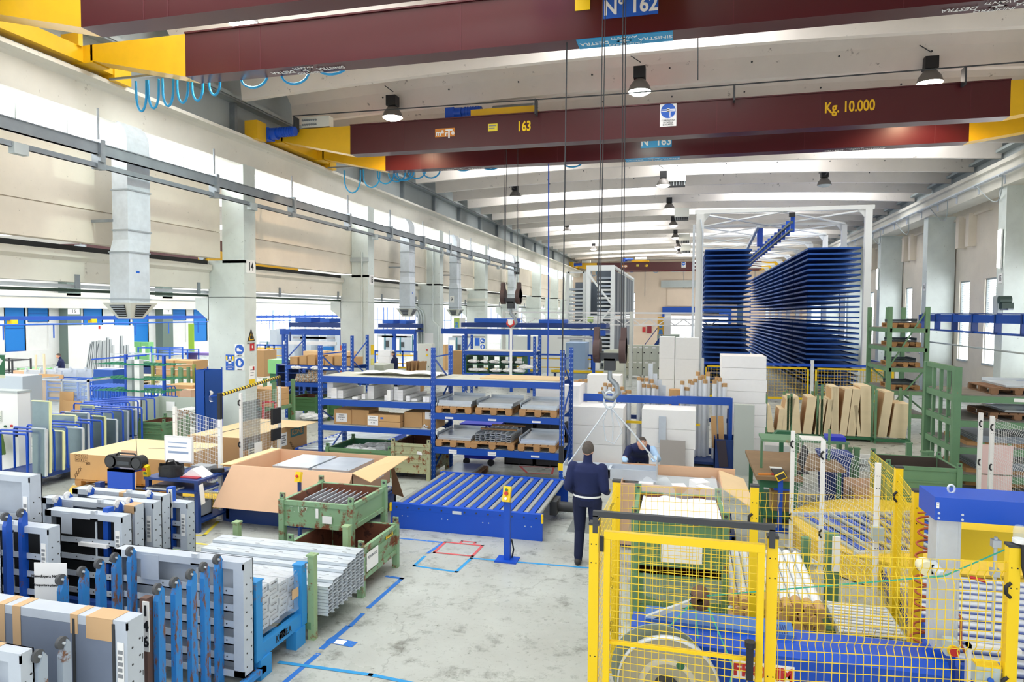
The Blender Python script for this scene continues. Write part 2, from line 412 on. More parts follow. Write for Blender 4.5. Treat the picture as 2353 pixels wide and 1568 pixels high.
obj('door_panel',MB().box(dx0+.25,dx0+.95,YE-.42,YE-.3,0,4.0),WHITEW,dr)
obj('roller_housing',MB().box(dx0-.2,dx1+.5,YE-.6,YE-.3,6.6,7.4),GREYW,dr)
obj('dock_curtain',MB().box(dx0+.5,dx1,YE-.4,YE-.3,4.5,6.5),PINKW,dr)
# columns, west row: stem, inner corbel toward the aisle
def column(y,num,label):
    c=thing('concrete_column',label,'column',(-12.4,y,0))
    mb=MB()
    mb.box(-.72,0,0,.55,5.0,7.82)
    mb.box(-1.22,0,0,.55,0,4.02); mb.box(-1.2,0,0,.55,4.0,5.08)
    mb.prism([(-1.2,3.32),(-1.66,3.68),(-1.66,4.0),(-1.2,4.02)],'y',0,.55)
    mb.cur=1; mb.box(-1.665,.004,-.004,.554,4.0,4.008); mb.cur=0
    obj('shaft',mb,[CONC,GREYW],c)
    if num:
        p=obj('number_plate',MB().box(-.005,.012,.1,.5,4.72,5.1),WHITE,c)
        me=text(num,.34,(.016,.3,4.9),'east',BLACK,p,'digits',sx=.72,bold=.006)
    return c
names={9.15:(None,'pale green concrete column at the near end of the row, mostly cut off by the picture edge'),17.15:('14','pale green concrete column numbered 14 carrying safety signs'),25.0:('15','pale green concrete column numbered 15 behind the blue rack'),33.1:(None,'pale green concrete column with grey conduit beside the worker with wrapping table'),41.2:(None,'pale green concrete column with blue safety signs above the bag shelves'),49.4:(None,'concrete column behind the crane hook with white sling'),57.5:(None,'sixth concrete column of the west row, by the white truss end'),65.6:(None,'seventh concrete column of the west row, beside the grey drawer tower'),73.6:(None,'last concrete column of the west row before the end wall')}
WCOL={}
for y,(n,l) in names.items(): WCOL[y]=column(y,n,l)
# signs on column 14 (face toward the camera and face toward the hall)
c14=WCOL[17.15]
def sign_plate(parent,x0,x1,z0,z1,m,face='front',name='safety_sign',d=.012):
    mb=MB().box(x0,x1,-d,0,z0,z1) if face=='front' else MB().box(0,d,x0,x1,z0,z1)
    return obj(name,mb,m,parent)
def pos(px,py,y=17.15): v=AY(px,py,y); return v.x+12.4, v.z
def posx(px,py): v=AX(px,py,-12.4); return v.y-17.15, v.z
def disc_sign(parent,px0,px1,pyt,pyb,kind,y=17.15):
    x0,z1=pos(px0,pyt,y); x1,z0=pos(px1,pyb,y)
    p=sign_plate(parent,x0,x1,z0,z1,WHITE)
    cx=(x0+x1)/2; r=(x1-x0)*.46; cz=z1-r*1.08
    obj('disc',MB().cyl((cx,-.013,cz),(cx,-.018,cz),r,28),SBLUE,p)
    mb=MB()
    if kind=='boot':
        s=r; mb.prism([(cx-.6*s,cz+.3*s),(cx-.15*s,cz+.38*s),(cx-.02*s,cz+.08*s),(cx+.6*s,cz-.12*s),(cx+.68*s,cz-.34*s),(cx-.6*s,cz-.34*s)],'y',-.022,-.018)
    else:
        s=r; mb.prism([(cx-.22*s,cz-.62*s),(cx+.25*s,cz-.62*s),(cx+.38*s,cz-.05*s),(cx+.3*s,cz+.1*s),(cx-.3*s,cz+.1*s),(cx-.34*s,cz-.2*s)],'y',-.022,-.018)
        for i in range(4): mb.box(cx-.3*s+i*.155*s,cx-.3*s+i*.155*s+.125*s,-.022,-.018,cz+.1*s,cz+(.5+.14*math.sin(i*1.2))*s)
        mb.prism([(cx+.3*s,cz+.02*s),(cx+.52*s,cz+.25*s),(cx+.6*s,cz+.18*s),(cx+.4*s,cz-.2*s)],'y',-.022,-.018)
    obj('pictogram',mb,WHITE,p)
    text('OBBLIGO' ,r*.28,(cx,-.02,z0+r*.22),'front',BLACK,p)
disc_sign(c14,540,562,791,820,'boot'); disc_sign(c14,541,562,822,852,'hand')
x0,z1=pos(519,815); x1,z0=pos(539,851)
p=sign_plate(c14,x0,x1,z0,z1,SBLUE); cx=(x0+x1)/2; hgt=z1-z0; wd_=x1-x0
mb=MB(); mb.cyl((cx,-.013,z1-.2*hgt),(cx,-.018,z1-.2*hgt),.12*wd_,14); mb.box(cx-.18*wd_,cx+.18*wd_,-.018,-.013,z0+.42*hgt,z1-.3*hgt); mb.box(cx-.42*wd_,cx+.42*wd_,-.018,-.013,z0+.55*hgt,z0+.62*hgt)
obj('pictogram',mb,WHITE,p)
obj('gloves',MB().box(cx-.45*wd_,cx-.28*wd_,-.018,-.013,z0+.62*hgt,z0+.92*hgt).box(cx+.28*wd_,cx+.45*wd_,-.018,-.013,z0+.62*hgt,z0+.92*hgt),YELLOW,p)
for i,t in enumerate(('FERMATE','GLI OPERATORI','PRIMA DI')): text(t,.035,(cx,-.016,z0+(.3-.1*i)*hgt),'front',WHITE,p)
y0,z1=posx(568,756); y1,z0=posx(585,784)
tri=obj('warning_sign',MB().prism([(y0,z0),(y1,z0),((y0+y1)/2,z1)],'x',0,.012),BLACK,c14)
cy=(y0+y1)/2
obj('warning_face',MB().prism([(y0+.05,z0+.03),(y1-.05,z0+.03),(cy,z1-.09)],'x',.012,.016),YEL2,tri)
obj('pictogram',MB().box(.016,.02,cy-.06,cy+.06,z0+.06,z0+.16).box(.016,.02,cy-.02,cy+.02,z0+.16,z0+.26),BLACK,tri)
text('CARICHI SOSPESI',.05,(.008,cy,z0-.06),'east',BLACK,tri)
y0,z1=posx(574,790); y1,z0=posx(584,806)
p=obj('fire_sign',MB().box(0,.012,y0,y1,z0,z1),RED,c14); obj('pictogram',MB().box(.012,.016,y0+.08,y0+.14,z0+.08,z1-.06).box(.012,.016,y0+.14,y1-.08,z1-.16,z1-.08),WHITE,p)
y0,z1=posx(572,842); y1,z0=posx(585,886)
p=obj('notice_board',MB().box(0,.012,y0,y1,z0+.18,z1),PAPER,c14); obj('red_header',MB().box(.012,.014,y0+.16,y1-.02,z1-.13,z1-.02),RED,p); obj('yellow_notice',MB().box(0,.014,y0,y1,z0,z0+.2),YELLOW,c14)
obj('printed_lines',MB().box(.012,.014,y0+.05,y1-.05,z0+.3,z0+.32).box(.012,.014,y0+.05,y1-.05,z0+.38,z0+.4).box(.012,.014,y0+.05,y1-.05,z0+.46,z0+.48),PAPERG,p)
# column 15 notices
c15=WCOL[25.0]
for (pa,pb,m) in (((852,793),(859,815),YELLOW),((852,825),(859,838),mat('pale_yellow','#e8e283',.7))):
    a=AX(pa[0],pa[1],-12.4); b=AX(pb[0],pb[1],-12.4); obj('yellow_notice',MB().box(0,.012,a.y-25,b.y-25,b.z,a.z),m,c15)
obj('cable_pipe',MB().tube([(-.25,-.05,.4),(-.25,-.05,6.0)],.03,6),CONC,c15); obj('steel_clamp',MB().box(-.75,.03,-.06,0,5.62,5.78),GREYW,c15)
# column near the wrapping table : conduits
c16=WCOL[33.1]
for dx in (-1.12,-.98,-.84): obj('cable_pipe',MB().tube([(dx,-.06,.3),(dx,-.06,3.4),(dx-.1,-.06,3.7),(dx-.45,-.06,3.95)],.04,6),CONC,c16)
obj('cable_pipe',MB().tube([(-.35,-.06,7),(-.35,-.06,3.2),(-.05,-.06,2.9),(-.05,-.06,.3)],.05,6),CONC,c16)
obj('notice',MB().box(-.9,-.35,-.015,0,1.9,2.55),PAPER,c16)
c17=WCOL[41.2]
def disc2(parent,y,px0,px1,pyt,pyb,kind): disc_sign(parent,px0,px1,pyt,pyb,kind,y)
disc2(c17,41.2,1103,1115,777,789,'boot'); disc2(c17,41.2,1103,1115,791,804,'hand')
a=AY(1091,777,41.2); b=AY(1102,795,41.2); obj('safety_sign',MB().box(a.x+12.4,b.x+12.4,-.012,0,b.z,a.z),SBLUE,c17)
obj('cross_arm',MB().box(-1.6,.15,-.12,0,4.35,4.5),CREAMP,c17)
# columns, east row
def ecolumn(y,label,num=None,lamp=True):
    c=thing('concrete_column',label,'column',(10.7,y,0))
    obj('shaft',MB().box(0,1.15,0,.62,0,8.16),CONC,c)
    if num:
        p=obj('number_plate',MB().box(-.012,.0,.12,.45,4.75,5.1),WHITE,c); text(num,.28,(-.016,.28,4.93),'west',BLACK,p,'digits',sx=.75)
    return c
for y,l,n in ((19.6,'concrete column of the east row hidden beyond the picture edge',None),(27.6,'pale concrete column numbered 15 beside the blinds, with a lit tube lamp','15'),(35.7,'pale concrete column behind the green shelf tower','16'),(43.7,'pale concrete column just beyond the white tower post',None),(51.7,'concrete column of the east row seen past the tray tower',None),(59.7,'far concrete column of the east row behind the tray tower',None),(67.7,'last concrete column of the east row',None)):
    if y<20: continue
    ecolumn(y,l,n)
def tubelamp(x,y,z0,z1,label):
    t=thing('tube_lamp',label,'lamp',(x,y,z0)); h=z1-z0
    obj('housing',MB().box(.02,.07,-.02,.14,-.02,h+.02),WHITE,t); obj('tube',MB().cyl((0,.02,.02),(0,.02,h-.02),.035,10),TUBE,t); obj('tube',MB().cyl((0,.12,.02),(0,.12,h-.02),.035,10),TUBE,t)
tubelamp(10.6,27.75,5.3,6.65,'lit twin fluorescent tube lamp upright on the column numbered 15')
tubelamp(10.6,43.9,5.1,6.3,'lit fluorescent tube lamp upright on the column past the white tower post')
# cable tray along the east beam
t=thing('cable_tray','grey cable tray on brackets along the east crane beam','cable tray',(10.46,0,8.5))
obj('tray',MB().box(-.08,.08,5,72,0,.05),GALV,t)
for i in range(22):
    y=16.5+2.2*i; obj('bracket',MB().box(-.08,.16,y-.03,y+.03,-.06,0).box(.1,.16,y-.04,y+.04,-.3,0),GALV,t)
for i in range(5):
    y=22+5.2*i; pts=[(0+.25*math.sin(PI*q/8),y+2.2*q/8,.0-.75*math.sin(PI*q/8)) for q in range(9)]
    solo('hanging_cable',MB().tube([(10.4+p[0],p[1],8.45+p[2]) for p in pts],.02,5),GREYW,'grey cable drooping below the cable tray on the east beam','cable',group='cables drooping from the east tray')
for i in range(4):
    y=25.5+8*i
    t=solo('wall_unit',MB().box(11.6,11.9,y,y+.35,6.6,8.0).box(11.55,11.9,y+1.0,y+1.35,6.6,8.0).box(11.75,11.9,y-1.6,y+2.4,7.9,7.98),PANELC,'cream heater pipe unit on the east wall below the beam','wall unit',group='heater pipes on the east wall')
# ================================================================ overhead cranes
ZB,ZT=8.14,8.95
XL,XR=-12.1,10.75
def girder(parent,y,label=None):
    mb=MB(); w=.42; xl,xr=-9.5,7.0
    mb.box(xl,xr,y,y+w,ZB,ZT); mb.box(xl,xr,y-.03,y+w+.03,ZT,ZT+.03)
    mb.cur=1
    for x0,x1 in ((xl,XL+.35),(xr,XR-.35)):
        a=[(x0,ZB),(x0,ZT),(x1,ZT),(x1,ZB+.5)]
        if x1<x0: a=a[::-1]
        mb.prism(a,'y',y,y+w)
    g=obj('girder',mb,[MAROON,YEL2],parent)
    for x in (-8.3,-7.85,-3.9,.6,3.0,6.2): obj('weld_seam',MB().box(x,x+.012,y-.004,y,ZB,ZT),mat('maroon_seam','#5a1d27',.5),g)
    return g
def arrows(parent,x,y,z,m,s=.1):
    mb=MB()
    mb.box(x-.9*s,x+.9*s,y-.12*s,y+.12*s,z-.004,z); mb.box(x-.12*s,x+.12*s,y-.9*s,y+.9*s,z-.004,z)
    for dx,dy in ((1,0),(-1,0),(0,1),(0,-1)):
        c=Vector((x+dx*.9*s,y+dy*.9*s,z)); u=Vector((dy,-dx,0)); d=Vector((dx,dy,0))
        vs=[c+u*.4*s,c-u*.4*s,c+d*.6*s]; mb.add([v-Vector((0,0,.004)) for v in vs],[(0,1,2)]); mb.add([v-Vector((0,0,.004)) for v in vs],[(2,1,0)])
    obj('arrow',mb,m,parent)
def undertext(parent,x,y,cyan=False):
    w=.42
    if cyan:
        p=obj('direction_sign',MB().box(x-.78,x+.78,y+.01,y+w-.01,ZB-.012,ZB),CYAN,parent)
    else: p=parent
    z=ZB-.014
    # written for somebody looking back toward the camera side
    text('SINISTRA',.17,(x+.5,y+w/2,z),'down',WHITE,p,'direction_lettering',rot=PI,sx=.8); text('DESTRA',.17,(x-.5,y+w/2,z),'down',WHITE,p,'direction_lettering',rot=PI,sx=.8)
    text('AVANTI',.12,(x,y+w-.34,z),'down',WHITE,p,'direction_lettering',rot=PI); text('INDIETRO',.12,(x,y+w-.08,z),'down',WHITE,p,'direction_lettering',rot=PI)
    arrows(p,x,y+w/2,z,WHITE,.09)
def motor(parent,loc,name='travel_motor'):
    mb=MB(); x,y,z=loc
    mb.cyl((x-.3,y,z),(x+.3,y,z),.13,14); mb.cyl((x-.5,y,z-.03),(x-.28,y,z-.03),.17,14); mb.box(x-.75,x-.48,y-.16,y+.16,z-.22,z+.12)
    for i in range(6): mb.cyl((x-.2+i*.08,y,z),(x-.17+i*.08,y,z),.145,14)
    return obj(name,mb,BLUE2,parent)
def crane(yA,label,num,full=True):
    yB=yA+2.35
    c=thing('overhead_crane',label,'crane',(0,yA,0))
    A=girder(c,0); Bg=girder(c,2.35)
    for xs,s in ((XL,1),(XR,-1)):
        mb=MB(); mb.box(xs-.17,xs+.17,-.85,3.45,8.62,8.92); mb.box(xs-.2,xs+.2,-.95,-.5,8.5,9.02); mb.box(xs-.2,xs+.2,3.1,3.55,8.5,9.0)
        mb.box(xs-.17,xs+.4*s,.0,.42,8.6,8.95); mb.box(xs-.17,xs+.4*s,2.35,2.77,8.6,8.95); mb.box(xs-.22,xs+.22,2.2,2.3,8.9,9.15)
        e=obj('end_carriage',mb,YEL2,c)
        w=MB()
        for yy in (-.72,3.3): w.cyl((xs-.06,yy,8.72),(xs+.06,yy,8.72),.15,14)
        obj('wheel',w,DSTEEL,e)
    motor(c,(XL+.75,-.35,8.8)); motor(c,(XR-.2,-.35,8.8))
    f=obj('festoon_rail',MB().box(XL+.2,XR-.3,2.95,2.99,ZB+.32,ZB+.36),DSTEEL,c)
    loops=[(-10.95,.62),(-10.65,.58),(-10.3,.56),(-9.95,.52),(-9.6,.5),(-9.2,.42),(-8.3,.34),(-7.4,.34),(-6.6,.22)] if num=='162' else [(-10.9,.75),(-10.2,.6),(-9.7,.5),(-9.3,.45),(-9.1,.42),(-9.0,.42),(-8.6,.38),(-8.1,.38),(-7.0,.2),(-6.1,.2),(-3.5,.25)]
    for x,d in loops:
        wd=.13 if num=='162' and x<-9 else .3
        pts=[(x+wd*math.cos(PI*(1+q/10)),2.8,ZB+.18-(.0 if q in(0,10) else d*(.35+.65*math.sin(PI*q/10))+.0)) for q in range(11)]
        obj('festoon_cable',MB().tube(pts,.024,6),CYAN,c)
    # writing
    text(num,.36,(-4.36,-.006,8.61),'front',YELLOW,A,'crane_number',sx=.72,bold=.01)
    text('Kg. 10.000',.36,(3.65,-.006,8.58),'front',YEL2,A,'load_lettering',sx=.72,bold=.008)
    mp=obj('maker_plate',MB().box(-6.9,-6.32,-.012,0,8.47,8.7),mat('plate_orange','#d98a35',.5),A)
    for ch,x,z,s in (('m',-6.8,8.57,.2),('a',-6.68,8.62,.17),('r',-6.57,8.55,.2),('T',-6.49,8.53,.34),('e',-6.38,8.57,.19)): text(ch,s,(x,-.016,z),'front',WHITE,mp,'maker_lettering',bold=.006)
    yp=obj('capacity_plate',MB().box(-5.37,-5.1,-.012,0,8.54,8.74),mat('label_yellow','#ecd93f',.5),A)
    obj('printed_lines',MB().box(-5.34,-5.13,-.014,-.012,8.67,8.7).box(-5.34,-5.18,-.014,-.012,8.61,8.63),PAPERG,yp)
    bs=obj('belt_sign',MB().box(-.79,-.38,-.012,0,8.38,8.98),WHITE,A)
    obj('disc',MB().cyl((-.585,-.013,8.77),(-.585,-.018,8.77),.185,28),SBLUE,bs)
    obj('pictogram',MB().box(-.76,-.41,-.022,-.018,8.79,8.81).box(-.76,-.41,-.022,-.018,8.75,8.77).box(-.62,-.55,-.022,-.018,8.74,8.83).box(-.55,-.53,-.022,-.018,8.64,8.75).box(-.56,-.5,-.022,-.018,8.62,8.64),WHITE,bs)
    for i,t in enumerate(("E' OBBLIGATORIA",'LA CINTURA','DI SICUREZZA')): text(t,.052,(-.585,-.018,8.53-.055*i),'front',BLACK,bs,'sign_lettering',sx=.8)
    np_=obj('number_sign',MB().box(-1.43,-.55,2.338,2.35,8.42,8.75),CYAN if num!='162' else SBLUE,Bg); text('N° '+num,.33,(-.99,2.335,8.58),'front',WHITE,np_,'sign_digits',sx=.9,bold=.008)
    if num=='162': obj('yellow_plate',MB().box(-1.9,-1.65,2.338,2.35,8.6,8.9),YELLOW,Bg)
    undertext(Bg,-7.0,2.35); undertext(Bg,-1.1,2.35,True); undertext(Bg,4.3,2.35)
    # trolley across both girders
    xt=-1.0 if num=='162' else -5.0
    mb=MB(); mb.box(xt-.9,xt+.9,.1,2.7,ZT+.06,ZT+.24); tr=obj('trolley',mb,YEL2,c)
    obj('hoist_drum',MB().cyl((xt-.6,1.4,ZT+.42),(xt+.6,1.4,ZT+.42),.28,18),DSTEEL,tr); motor(tr,(xt-1.1,.8,ZT+.4),'hoist_motor')
    # side cable and current box
    obj('guide_wire',MB().tube([(XL+.9,-.25,ZT+.32),(-2,-.25,ZT+.26),(XR-.8,-.25,ZT+.32)],.018,5),DARK,c)
    for x in (XL+.95,-4,1,6,XR-.9): obj('wire_post',MB().box(x-.02,x+.02,-.27,-.02,ZT-.1,ZT+.3),DARK,c)
    ob=MB().box(XL+1.0,XL+1.9,.05,.3,ZT+.05,ZT+.35); bx=obj('control_box',ob,CREAMP,c)
    rb=MB()
    for i in range(7):
        for j in range(2): rb.cyl((XL+1.05+i*.07,.03,ZT+.13+j*.13),(XL+1.05+i*.07,.05,ZT+.13+j*.13),.03,8)
    obj('resistor',rb,DSTEEL,bx)
    return c
crane(9.05,'maroon and yellow overhead travelling crane N 162, nearest, cut off by the picture top','162')
crane(18.05,'maroon and yellow overhead travelling crane numbered 163 in full view','163')
crane(72.6,'maroon overhead travelling crane numbered 164 far down the hall','164')
def hookblock(x,y,ztop,zblk,label,sc=1.0):
    h=thing('hook_block',label,'hook',(x,y,zblk))
    ro=MB()
    for dx,dx2 in ((-.26,-.24),(-.2,-.2),(.2,.2),(.26,.24)):
        ro.tube([(dx2*sc*1.0,0,.45*sc),(dx*sc*.8,.0,ztop-zblk)],.008,5)
    obj('wire_rope',ro,DARK,h)
    for s in (-1,1):
        sh=MB(); sh.cyl((s*.3*sc,-0,.35*sc),(s*.18*sc,0,.35*sc),.24*sc,18); sh.prism([(-.2*sc,.3*sc),(.2*sc,.3*sc),(.07*sc,.78*sc),(-.07*sc,.78*sc)],'x',min(s*.3,s*.2)*sc,max(s*.3,s*.2)*sc); obj('sheave_guard',sh,mat('hook_brown','#4a3532',.6,var=.2),h)
    obj('crossbar',MB().box(-.3*sc,.3*sc,-.1*sc,.1*sc,.16*sc,.3*sc).box(-.1*sc,.1*sc,-.1*sc,.1*sc,-.02,.2*sc),DARK,h)
    hk=[(0,0,-.02),(0,0,-.18),(.12,0,-.3),(.16,0,-.44),(.06,0,-.56),(-.08,0,-.54),(-.14,0,-.42)]
    obj('hook',MB().tube([(a*sc,b,c*sc) for a,b,c in hk],[.04*sc,.05*sc,.055*sc,.06*sc,.055*sc,.045*sc,.02*sc],10),DSTEEL,h)
    return h
hookblock(-1.07,9.62,8.9,3.0,'dark hook block of the near crane hanging above the two workers',.85)
hookblock(-5.02,19.3,8.9,3.75,'dark hook block of crane 163 with a red latch and white sling',.95)
solo('lifting_sling',MB().box(-5.05,-4.98,19.28,19.32,1.5,3.32).cyl((-5.02,19.3,3.25),(-5.02,19.3,3.42),.1,10),WHITE,'white webbing sling hanging from the hook of crane 163','sling')
solo('red_latch',MB().tube([(-5.1,19.3,3.4),(-5.12,19.25,3.28),(-5.02,19.22,3.2),(-4.92,19.25,3.28),(-4.94,19.3,3.4)],.035,6),RED,'red shackle at the top of the white sling','shackle')
pc=thing('crane_pendant','yellow pendant controller hanging on a long blue cable from crane 163','controller',(-4.2,20.7,1.2))
obj('cable',MB().tube([(0,0,.3),(.01,0,3),(-.02,0,7.2)],.022,6),BLUE2,pc); obj('handset',MB().box(-.05,.05,-.05,.05,-.15,.3),YELLOW,pc); obj('button',MB().cyl((0,-.05,.2),(0,-.07,.2),.025,8).cyl((0,-.05,.1),(0,-.07,.1),.025,8),BLACK,pc)
# crane of the side aisle seen between the columns
t=thing('aisle_crane','yellow end carriage and maroon girder of the crane in the side aisle','crane',(-14.6,15,0))
obj('end_carriage',MB().box(-.2,.2,3.2,8.2,5.14,5.5),YEL2,t); obj('girder',MB().box(-24,-.2,4.1,4.5,5.2,5.9),MAROON,t); obj('buffer',MB().cyl((0,3.1,5.3),(0,3.25,5.3),.12,12),DSTEEL,t)
# ================================================================ lamps and heaters under the roof
def highbay(x,y,label,lit=True,cool=False,zl=9.33):
    t=thing('high_bay_lamp',label,'lamp',(x,y,zl))
    obj('reflector',MB().lathe([(.30,0),(.295,.03),(.25,.16),(.15,.29),(.09,.33)],n=22),mat('lamp_shade','#77726e',.45,.3),t)
    obj('ballast_box',MB().box(-.15,.15,-.15,.15,.33,.62),BLACK,t)
    yr=min(RIBY,key=lambda q:abs(q-y)); hz=zr(x)+.1-zl
    obj('hanger',MB().box(-.02,.02,-.02,.02,.6,hz).bar((0,0,hz-.05),(0,yr-y,hz-.05),.04).tube([(-.25,0,.95),(.02,0,.75)],.012,5),DARK,t)
    obj('lens' ,MB().lathe([(.001,-.1),(.1,-.09),(.2,-.055),(.27,-.01),(.285,.01)],n=22),BULBC if cool else BULBW if lit else GREYW,t)
    if lit and y<20:
        ld_=bpy.data.lights.new('lamp_light','SPOT'); ld_.energy=420; ld_.spot_size=rad(150); ld_.spot_blend=.4; ld_.shadow_soft_size=.12; ld_.color=(.8,1,.9) if cool else (1,.68,.42)
        lo=bpy.data.objects.new('lamp_light',ld_); COL.objects.link(lo); lo.parent=t; lo.location=(0,0,-.14)
lamps=[(-8.53,18.82,'lit',0,'warm high bay lamp above the left part of crane 163'),(-1.32,18.14,'lit',1,'greenish lit high bay lamp just behind the crane ropes'),(5.67,19.13,'lit',0,'bright warm high bay lamp above the load lettering of crane 163'),(-8.68,12.07,'lit',1,'high bay lamp shining between the two girders of crane 162'),
(-8.39,32.97,'lit',0,'lit lamp beside the hook ropes of crane 163'),(-1.19,31.45,'lit',0,'lit lamp next to the nearest ceiling fan heater'),(5.71,32.9,'off',0,'unlit high bay lamp above the tray tower'),(-1.12,38.57,'lit',0,'lit lamp ahead of the second ceiling fan heater'),(-8.34,47.52,'lit',0,'lit lamp right of the long blue pendant cable'),(-1.06,45.92,'lit',0,'lit lamp behind the second ceiling fan heater'),(-1.06,53.19,'lit',0,'lit lamp beside the third ceiling fan heater'),(-8.3,61,'lit',0,'far lit lamp above the grey drawer towers'),(-1.0,60.5,'lit',0,'lit lamp beside the fourth ceiling fan heater'),(-1.0,67.5,'lit',0,'farthest lit lamp in front of crane 164')]
for x,y,s,c,l in lamps: highbay(x,y,l,s=='lit',bool(c))
def heater(x,y,z,label):
    y=min(RIBY,key=lambda q:abs(q-y)); z=z+.1
    t=thing('fan_heater',label,'heater',(x,y,z))
    obj('casing',MB().box(-.42,.42,-.35,.35,0,.52),CREAMP,t); lv=MB().box(-.38,.38,-.3,.3,-.16,0)
    obj('louvre',lv,DARK,t); b=MB()
    for i in range(7): b.box(-.36+i*.12,-.34+i*.12,-.33,-.3,-.18,0)
    obj('slat',b,GREYW,t); obj('hanger',MB().box(-.4,-.37,-.02,.02,.5,zr(x)+.1-z).box(.37,.4,-.02,.02,.5,zr(x)+.1-z),DARK,t)
for (px,py,y,l) in ((1554,412,31.5,'grey fan heater nearest under the roof beside the lit lamps'),(1567,500,42.5,'second grey fan heater under the roof'),(1572,550,54,'third grey fan heater under the roof'),(1576,577,63,'farthest grey fan heater under the roof')):
    v=AY(px,py,y); heater(v.x,y,v.z-.2,l)
solo('ceiling_cable',MB().tube([(0.1,16.4,10.2),(0.12,16.5,8.98)],.012,4),BLACK,'thin black wire hanging down to crane 163','cable')
# ================================================================ builders
def pallet(x,y,z,label,w=.8,d=1.2,rz=0,m=None,group=None):
    m=m or WOOD
    t=thing('pallet',label,'pallet',(x,y,z),rz,group)
    a=MB(); n=max(4,int(w/.16))
    for i in range(n): a.box(-w/2+i*w/n+.01,-w/2+(i+1)*w/n-.01,-d/2,d/2,.122,.144)
    obj('top_deck',a,m,t)
    for j in (-1,0,1):
        b=MB(); b.box(-w/2,w/2,j*(d/2-.05)-.05,j*(d/2-.05)+.05,.1,.122)
        for i in (-1,0,1): b.box(i*(w/2-.07)-.07,i*(w/2-.07)+.07,j*(d/2-.05)-.05,j*(d/2-.05)+.05,.022,.1)
        obj('block',b,m,t)
    c=MB()
    for i in (-1,0,1): c.box(i*(w/2-.07)-.05,i*(w/2-.07)+.05,-d/2,d/2,0,.022)
    obj('bottom_board',c,m,t)
    return t
def steel_bin(x,y,z,w,d,h,label,m=GREEN2,legs=.12,inner=RUST,rz=0,lug=True,name='steel_bin',group=None):
    t=thing(name,label,'bin',(x,y,z),rz,group); k=.025
    o=MB(); z0=legs
    o.box(0,w,0,k,z0,h); o.box(0,w,d-k,d,z0,h); o.box(0,k,k,d-k,z0,h); o.box(w-k,w,k,d-k,z0,h)
    for zz in (z0,h-.06):
        o.box(-.02,w+.02,-.02,0,zz,zz+.06); o.box(-.02,w+.02,d,d+.02,zz,zz+.06); o.box(-.02,0,0,d,zz,zz+.06); o.box(w,w+.02,0,d,zz,zz+.06)
    q=h-z0
    if q>.35: 
        for zz in (z0+q*.35,z0+q*.65): o.box(0,w,-.015,0,zz,zz+.03); o.box(w,w+.015,0,d,zz,zz+.03)
    obj('wall',o,m,t)
    i=MB(); i.box(k,w-k,k,d-k,z0,z0+.02); e=.004
    i.box(k,w-k,k,k+e,z0,h-.01); i.box(k,w-k,d-k-e,d-k,z0,h-.01); i.box(k,k+e,k,d-k,z0,h-.01); i.box(w-k-e,w-k,k,d-k,z0,h-.01)
    obj('inner_lining',i,inner,t)
    for a,b in ((0,0),(w,0),(0,d),(w,d)):
        l=MB(); l.box(a-.04,a+.04,b-.04,b+.04,0,h+.01)
        if lug: l.box(a-.04,a+.04,b-.012,b+.012,h,h+.1); l.cur=1; l.cyl((a,b-.014,h+.06),(a,b+.014,h+.06),.02,10)
        obj('corner_post',l,[m,DARK],t)
    return t
def roller(parent,p,q,r=.04,m=None): return obj('roller',MB().cyl(p,q,r,12),m or mat('roller_grey','#c3c9c4',.3,.5),parent)
def label_plate(parent,x0,x1,y,z0,z1,lines=3,face='front',m=None,name='paper_label'):
    if face=='front':
        p=obj(name,MB().box(x0,x1,y-.004,y,z0,z1),m or PAPER,parent); mb=MB(); h=z1-z0;w=x1-x0
        for i in range(lines): zz=z1-h*(.18+.7*i/max(lines,1)); mb.box(x0+w*.12,x1-w*(.12+.1*(i%2)),y-.006,y-.004,zz-h*.09,zz)
    else:
        p=obj(name,MB().box(y,y+.004,x0,x1,z0,z1),m or PAPER,parent); mb=MB(); h=z1-z0;w=x1-x0
        for i in range(lines): zz=z1-h*(.18+.7*i/max(lines,1)); mb.box(y+.004,y+.006,x0+w*.12,x1-w*(.12+.1*(i%2)),zz-h*.09,zz)
    obj('printed_lines',mb,PAPERG,p); return p
def carton(x,y,z,w,d,h,label,m=None,rz=0,lab=None,name='cardboard_box',group=None):
    t=thing(name,label,'box',(x,y,z),rz,group)
    obj('carton',MB().box(0,w,0,d,0,h),m or CARD,t)
    obj('flap_seam',MB().box(-.001,w+.001,d/2-.004,d/2+.004,h-.001,h+.002),mat('seam_brown','#8f6a44',.9),t)
    if lab: label_plate(t,lab[0],lab[1],-.001,lab[2],lab[3])
    return t
